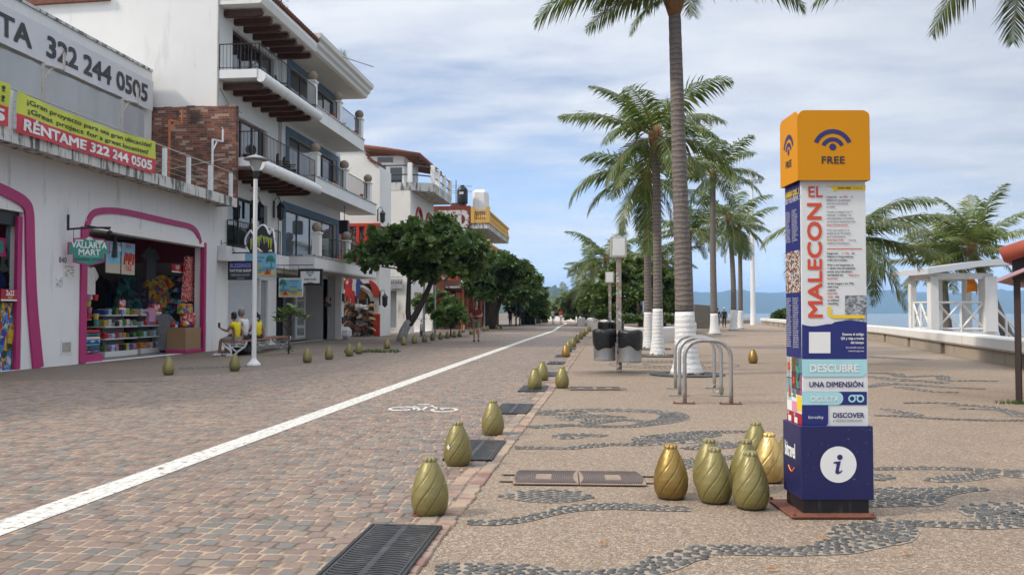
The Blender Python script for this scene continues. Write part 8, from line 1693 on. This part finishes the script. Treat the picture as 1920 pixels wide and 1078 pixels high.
# bicycle leaning by the grey lamp post
bp_ = G(790, 631); t = thing('bicycle', 'white framed bicycle parked against the grey lamp post', 'bicycle', (*bp_, 0), .15)
for y in (-.52, .52):
    b = MB(); b.loft([[((.33 + .022 * math.cos(a)) * 0 + .022 * math.sin(a), y + (.33 + .022 * math.cos(a)) * math.cos(th), .355 + (.33 + .022 * math.cos(a)) * math.sin(th)) for a in [2 * math.pi * q / 6 for q in range(6)]] for th in [2 * math.pi * q / 24 for q in range(25)]]); w_ = b.build('wheel', M_shoeb, t, world=False); b = MB()
    for k in range(10): b.tube([(0, y, .355), (0, y + .32 * math.cos(k * .628), .355 + .32 * math.sin(k * .628))], .004, 3)
    b.build('spokes', M_galv, w_, world=False)
b = MB()
for P in ([(0, -.52, .355), (0, -.06, .33), (0, .36, .72), (0, -.18, .80), (0, -.06, .33)], [(0, -.52, .355), (0, -.18, .80)], [(0, .52, .355), (0, .36, .72), (0, .32, .95)]): b.tube(P, .02, 6)
b.build('frame', M_wpole, t, world=False); b = MB(); b.tube([(-.28, .30, .98), (0, .34, .97), (.28, .30, .98)], .014, 5); b.build('handlebar', M_shoeb, t, world=False); b = MB(); b.bbox(-.07, .07, -.32, -.06, .84, .90, .03); b.build('saddle', M_shoeb, t, world=False)
# sapling, shrubs on the shop side
sp0 = G(541, 664); t = thing('sapling', 'young sapling with a few big leaves in a round soil patch before the jewelry shop', 'sapling', (*sp0, 0)); b = MB(); limb(b, [(0, 0, 0), (.02, 0, .6), (.0, 0, 1.15)], .03, .018, 7); limb(b, [(0, 0, .8), (.2, 0, 1.15)], .015, .01, 5); limb(b, [(0, 0, .7), (-.25, .05, 1.0)], .015, .01, 5); b.build('stem', M_wood, t, world=False); b = MB(); rn = random.Random(6)
for p in ((0, 0, 1.2), (.25, 0, 1.22), (-.3, .05, 1.0), (.5, .1, 1.1), (-.15, -.1, 1.3), (.12, .1, 1.38), (.02, 0, .12)): rosette(b, Vector(p), Vector((0, 0, 1)), rn, .36 if p[2] > .5 else .2, 8, 1.15)
b.build('leaves', M_almond, t, world=False); b = MB(); b.lathe([(1.1, 0.), (1.0, .012), (.02, .02)], (0, 0, -.006), 28); b.build('soil', M_soil, t, world=False)
tree('dark flowering shrub trained over a frame right of the grey lamp post', 50., [(800, 565, 16), (825, 560, 16), (845, 570, 16), (785, 570, 12), (860, 580, 12), (812, 580, 14)], 800, .22, (815, 590, 4, .06), 41, M_almond, 'shrubs along the shop side', 'flowering_shrub')
b = MB(); rn = random.Random(7); x, z = PY(826, 566, 49.); t = thing('red_blossoms', 'small red blossoms hanging on the dark flowering shrub', 'flowers', (x, 48.4, z))
for k in range(9): rosette(b, Vector((rn.gauss(0, .15), rn.gauss(0, .1), rn.gauss(0, .25))), Vector((0, -1, -.4)), rn, .13, 6)
b.build('petals', CM[0], t, world=False)
tree('round bright green shrub by the kerb left of the walking man', 45., [(838, 592, 14), (855, 588, 14), (822, 594, 12), (866, 598, 10), (845, 602, 12), (830, 604, 10)], 700, .30, (845, 610, 0, .05), 42, M_almond, 'shrubs along the shop side', 'round_shrub')
b = MB(); p = G(700, 660); t = thing('grass_strip', 'thin strip of grass beside the kerb bollards', 'grass', (*p, 0)); rn = random.Random(8)
for k in range(240): x, y = rn.uniform(-.9, .9), rn.uniform(-.5, .5); b.add([(x - .02, y, 0), (x + .02, y, 0), (x + rn.uniform(-.05, .05), y, rn.uniform(.04, .12))], [(0, 1, 2)])
b.build('blades', M_bush, t, world=False)
# ================================================================ SEA SIDE
M_cap = stucco('seawall_cap', (.66, .64, .61), .35, 1.5); M_conc = stucco('seawall_concrete', (.36, .31, .25), .5, 1.2)
SWALL = thing('sea_wall', 'long low sea wall of white capping blocks on a tan concrete base', 'wall', (9.75, 20.7, 0)); b = MB(); c_ = MB(); P = [Vector((*p, 0)) for p in wall_line[1:7]]
for a, e in zip(P, P[1:]):
    L = (e - a).length; k = max(1, int(L / 1.7)); d_ = (e - a).normalized(); n_ = Vector((d_.y, -d_.x, 0))
    for i in range(k):
        p, q = a + d_ * (L * i / k), a + d_ * (L * (i + 1) / k - .012); c_.loft([[tuple(r + n_ * x + Vector((0, 0, z))) for x, z in ((-.02, .345), (-.06, .40), (-.05, .64), (.0, .675), (.55, .675), (.60, .64), (.60, .345))] for r in (p, q)], True)
    k = max(1, int(L / 4.2))
    for i in range(k):
        p, q = a + d_ * (L * i / k), a + d_ * (L * (i + 1) / k - .55); b.loft([[tuple(r + n_ * x + Vector((0, 0, z))) for x, z in ((.05, -.02), (.05, .345), (.5, .345), (.5, -.02))] for r in (p, q)], True)
    b.loft([[tuple(r + n_ * x + Vector((0, 0, z))) for x, z in ((.40, -.02), (.40, .34), (.48, .34), (.48, -.02))] for r in (a, e)], True)
b.build('base', M_conc, SWALL); c_.build('capping', M_cap, SWALL)
t = thing('sea_wall', 'short low white sea wall seen between the slim palms, left of the tall mast', 'wall', (*G(1365, 607), 0)); b = MB(); a, e = Vector((*G(1300, 607.5), 0)), Vector((*G(1409, 606.5), 0)); b.loft([[tuple(r + Vector((0, y, z))) for y, z in ((0, .4), (0, .75), (.7, .75), (.7, .4))] for r in (a, e)], True); b.build('capping', M_cap, t); b = MB(); b.loft([[tuple(r + Vector((0, y, z))) for y, z in ((.1, -.02), (.1, .4), (.6, .4), (.6, -.02))] for r in (a, e)], True); b.build('base', M_conc, t)
def shrub(label, Y, lobes, n, l, seed, group=None, mt=None):
    bx = at(lobes[0][0], 600, Y)[0]; t = thing('green_shrub', label, 'shrub', (bx, Y, 0.), 0, group); t['_org'] = (bx, Y, 0.); cb, _ = clump_crown(lobes_px(lobes, Y, .6, seed, 2), n, l, seed, .8, .3, 7, -.2); cb.build('foliage', mt or M_bush, t)
shrub('round green bush poking above the far end of the sea wall', 108., [(1462, 595, 9), (1470, 592, 7), (1456, 597, 6)], 160, .8, 51)
# white lifeguard hut on the beach
GY = 33.6; t = thing('lifeguard_hut', 'white wooden lifeguard hut with crossed railings and a gently curved roof beyond the sea wall', 'hut', yawpt(KF(1746, 630, GY)[0], GY) + (0.,), YAW); ox = KF(1746, 630, GY)[0]
gx = lambda px, d=GY: KF(px, 600, d)[0] - ox; gz = lambda py, d=GY: KF(1746, py, d)[1]; WD, DP = gx(1865), 1.9; M_hut = mat('white_hut_paint', (.66, .66, .65), .55, var=.06, scale=3., dirt=(.36, .34, .30), dscale=3., damt=.4); z0, z1, zr, zt_ = gz(632), gz(622), gz(567), gz(523)
b = MB(); b.box(-.02, WD + .02, -.02, DP + .02, z0, z1); b.build('floor', M_hut, t, world=False)
for x, y, w_ in ((.16, .14, .16), (WD - .16, .16, .25), (.12, DP - .12, .12), (WD - .14, DP - .12, .14), (WD * .47, DP - .12, .13)): b = MB(); b.box(x - w_, x + w_, y - w_, y + w_, z1, zt_ + .1); b.build('post', M_hut, t, world=False)
b = MB(); b.box(0, WD, .05, .20, zt_, zt_ + .24); b.box(0, WD, DP - .2, DP - .05, zt_, zt_ + .24); b.box(.03, .18, .2, DP - .2, zt_, zt_ + .22); b.build('roof_beam', M_hut, t, world=False)
b = MB(); fr_ = lambda a, e, z: (a[0] + (e[0] - a[0]) * z, a[1] + (e[1] - a[1]) * z)
for a, e in (((.32, .14), (WD * .5, .14)), ((WD * .5, .14), (WD - .34, .14)), ((.12, .3), (.12, DP * .55)), ((.12, DP * .55), (.12, DP - .24))):
    for za_, zb_ in ((zr, zr), (z1 + .12, z1 + .12), (zr, z1 + .12), (z1 + .12, zr)): b.tube([(*a, za_), (*e, zb_)], .045, 4)
    b.tube([(*e, z1), (*e, zr + .03)], .055, 4)
b.build('crossed_railing', M_hut, t, world=False)
rp = [(-.35, 514), (.3, 510), (1.0, 505.5), (1.6, 501), (2.1, 498.5), (2.6, 497), (WD + .75, 496.8)]
b = MB(); b.loft([[(x, -.5, gz(py) - .02), (x, DP + .9, gz(py) - .02), (x, DP + .9, gz(py) + .22), (x, -.5, gz(py) + .22)] for x, py in rp], True); b.build('roof', mat('hut_roof', (.52, .54, .57), .5, var=.06), t, smooth=30, world=False)
b = MB()
for x in (.2, WD - .2):
    for y in (.2, DP - .2): b.box(x - .12, x + .12, y - .12, y + .12, -4.6, z0)
b.build('stilt', M_hut, t, world=False)
b = MB(); b.tube([(WD, .3, zr), (WD + 1.5, .3, zr - 1.55)], .05, 5); b.tube([(WD, 1.2, zr), (WD + 1.5, 1.2, zr - 1.55)], .05, 5); b.tube([(WD + .65, .3, zr - .6), (WD + .65, .3, z0 - .9)], .05, 5)
for k in range(9): b.box(WD + .05 + k * .22, WD + .3 + k * .22, .3, 1.2, z1 - .05 - k * .22, z1 - k * .22)
b.build('stairs', M_hut, t, world=False)
b = MB(); fp = yawpt(KF(1820, 540, GY + .6)[0], GY + .6); t = thing('orange_flag', 'orange warning flag hanging limp inside the lifeguard hut', 'flag', (*fp, gz(522)), YAW); b.loft([[(-.16 + .03 * math.sin(j), 0, -.12 * j), (0, .04 * math.sin(j * 2), -.1 * j - .02), (.14 + .02 * j, .02, -.11 * j + .03), (.30 - abs(j - 3) * .03, 0, -.13 * j - .08)] for j in range(6)], closed=False); b.build('cloth', mat('orange_cloth', (.80, .26, .02), .8), t, world=False); b = MB(); b.tube([(-.05, 0, .3), (-.02, 0, 0)], .02, 5); b.build('pole', M_galv, t, world=False)
# souvenir kiosk cut by the right edge
kp_ = Vector((*G(1911, 756), 0)); t = thing('vendor_kiosk', 'vendor kiosk with red roof tiles, striped pink awning and dark posts at the right edge', 'kiosk', kp_, -R(31))
rz0 = 1.3 + (586 - 486) / F * 12.8
for x, y in ((0, 0), (2.6, 0), (0, 2.4), (2.6, 2.4)): b = MB(); b.bbox(x - .04, x + .04, y - .04, y + .04, 0, rz0 - .03, .006); b.build('post', mat('dark_brown_post', (.030, .016, .012), .5), t, world=False)
b = MB(); b.box(.08, 2.6, .06, 2.4, .85, 2.1); b.build('cabinet', pattern_mat('sunset_print', [(.55, .35, .35), (.60, .30, .20), (.75, .42, .08), (.35, .14, .20), (.20, .08, .12)], .8), t, world=False); b = MB(); b.box(.08, 2.6, .06, 2.4, .05, .84); b.build('base_cabinet', M_dark, t, world=False)
b = MB(); az = 1.3 + (586 - 527) / F * 12.8
for k in range(12): b.mi = k % 2; y0 = -.28 + k * .28; b.add([(-.22, y0, az), (-.22, y0 + .28, az), (.6, y0 + .28, az + .36), (.6, y0, az + .36), (-.22, y0, az - .05), (-.22, y0 + .28, az - .05), (.6, y0 + .28, az + .31), (.6, y0, az + .31)], [(0, 3, 2, 1), (4, 5, 6, 7), (0, 1, 5, 4), (3, 7, 6, 2), (0, 4, 7, 3), (1, 2, 6, 5)])
b.build('awning', [mat('pink_canvas', (.46, .30, .36), .8), mat('pale_canvas', (.58, .50, .52), .8)], t, world=False)
b = MB(); rz_ = 1.3 + (586 - 486) / F * 12.8
for k in range(14): b.tube([(-.16, -.2 + k * .25, rz_), (.5, -.2 + k * .25, rz_ + .22), (1.4, -.4 + k * .25, rz_ + .5)], .115, 8)
b.build('roof_tiles', mat('red_roof_tile', (.34, .075, .045), .7, var=.25), t, smooth=True, world=False); b = MB(); b.box(-.05, 2.7, -.06, 2.5, rz_ - .35, rz_ - .02); b.build('fascia', M_dark, t, world=False)
b = MB(); rn = random.Random(9); o_ = thing('grass_tuft', 'low grass tuft growing at the foot of the dark kiosk post', 'grass', kp_ + Vector((-.05, -.05, 0)))
for k in range(160): a, r = rn.uniform(0, 6.28), rn.uniform(0, .32); x, y = r * math.cos(a), r * .5 * math.sin(a); b.add([(x - .006, y, 0), (x + .006, y, 0), (x + rn.uniform(-.03, .03), y, rn.uniform(.02, .07))], [(0, 1, 2)])
b.build('blades', M_bush, o_, world=False)
# planters with white curved walls
def planter(label, P, h, th=.38, fill=True):
    V = [Vector((*p, 0)) for p in P]; t = thing('planter_wall', label, 'planter', V[0]); S_ = [Vector((p.x, p.y, 0)) for p in smoothpath([(v.x, v.y) for v in V], 6)] if False else None
    Q = smoothpath([(v.x, v.y) for v in V], 6); b = MB(); rings = []
    for i, p in enumerate(Q):
        d_ = (Q[min(i + 1, len(Q) - 1)] - Q[max(i - 1, 0)]).normalized(); n_ = Vector((-d_.y, d_.x)); rings.append([(p.x + n_.x * x, p.y + n_.y * x, z) for x, z in ((0, -.02), (-.03, h * .5), (-.03, h - .06), (0, h), (th, h), (th, -.02))])
    b.loft(rings, True); b.build('wall', M_cap, t)
    if fill: b = MB(); b.add([(p.x, p.y, h - .10) for p in Q], [tuple(range(len(Q)))]); b.build('soil', M_soil, t)
planter('curved white planter wall between the stickered post and the thick palm, holding trees and hedges', [G(1152, 636), G(1178, 642), G(1205, 643), G(1240, 642.5), G(1268, 639), G(1296, 631), G(1300, 622), G(1240, 616), G(1165, 618), G(1146, 626), G(1150, 634)], .66)
planter('white planter wall with a bench end beyond the farther litter bins', [G(1102, 618.5), G(1140, 623), G(1176, 620), G(1172, 612), G(1110, 611), G(1101, 616)], .82)
planter('far white planter wall curving along the bend of the street', [G(1094, 611), G(1096, 606), G(1080, 602.8), G(1050, 601.8), G(1034, 601.4)], .75, .6, False)
for lab, Y, L, n, l, sd in (('clipped low hedge in the curved planter left of the crossing palms', 40.5, [(1165, 603, 10), (1178, 600, 11), (1192, 602, 10), (1206, 600, 9)], 420, .20, 61), ('clipped low hedge in the curved planter between crossing palms and thick trunk', 40.5, [(1238, 603, 9), (1250, 600, 10), (1262, 602, 9), (1272, 598, 8)], 380, .20, 62), ('spiky dark shrub mass at the back of the curved planter', 46., [(1180, 580, 16), (1230, 578, 14), (1262, 582, 14), (1156, 582, 12)], 500, .34, 63), ('bush with orange flowers in front of the farther stickered post', 44., [(1128, 595, 9), (1140, 590, 10), (1148, 598, 8)], 260, .24, 64), ('low sunlit hedge at the far bend of the street', 118., [(1066, 596, 5), (1078, 596, 5), (1090, 595, 5), (1102, 596, 5)], 200, .7, 65), ('dark bushes under the trees beyond the far planter', 100., [(1100, 594, 8), (1115, 592, 9), (1130, 594, 8)], 220, .6, 66)): shrub(lab, Y, L, n, l, sd, 'shrubs in the white planters')
for i_, (px, l) in enumerate(((1300, 'dark'),)): p = G(1318, 616); t = thing('stone_slab', 'dark leaning stone monument slab between the thick trunk and the slim palm', 'monument', (*p, 0)); b = MB(); b.prism([(-.7, 0), (.75, 0), (.55, 1.9), (-.7, 2.0)], lambda q: (q[0], -.3, q[1]), lambda q: (q[0] * .95, .3, q[1])); b.build('slab', mat('dark_stone', (.13, .12, .105), .85, var=.35, scale=3., bump=.4), t, world=False)
# dry leaves scattered on the paving
rn = random.Random(31); ml_ = mat('dry_leaf', (.34, .13, .04), .8, var=.4, scale=20.); lf = None
for px, py in ((1445, 1069), (955, 781), (1180, 776), (1020, 905), (640, 905), (420, 950), (1700, 1040), (1540, 1010), (300, 880), (1130, 1020), (720, 760), (1850, 850)):
    if lf is None: q = MB(); leaf(q, Vector((-.03, 0, .006)), Vector((1, 0, .12)).normalized(), Vector((0, 0, 1)), .065, .03); lf = q.build('dry_leaf', ml_); o = lf
    else: o = lf.copy(); COL.objects.link(o)
    o.location = (*G(px, py), .004); o.rotation_euler = (0, 0, rn.uniform(0, 6.28)); tag(o, 'small curled brown leaf lying loose on the paving', 'leaf', 'dry leaves on the paving')
# small bolt hole lid beside the first street edge bollard
p = G(783, 966); t = thing('pipe_stub', 'small rusty pipe stub in the paving left of the nearest street edge bollard', 'pipe', (*p, 0)); b = MB(); b.lathe([(.035, 0), (.035, .012), (.026, .014), (.026, .002)], (0, 0, 0), 16, False); b.build('ring', M_rust, t, world=False); b = MB(); b.lathe([(.026, 0), (.002, .0005)], (0, 0, .003), 12); b.build('hole', M_pit, t, world=False)
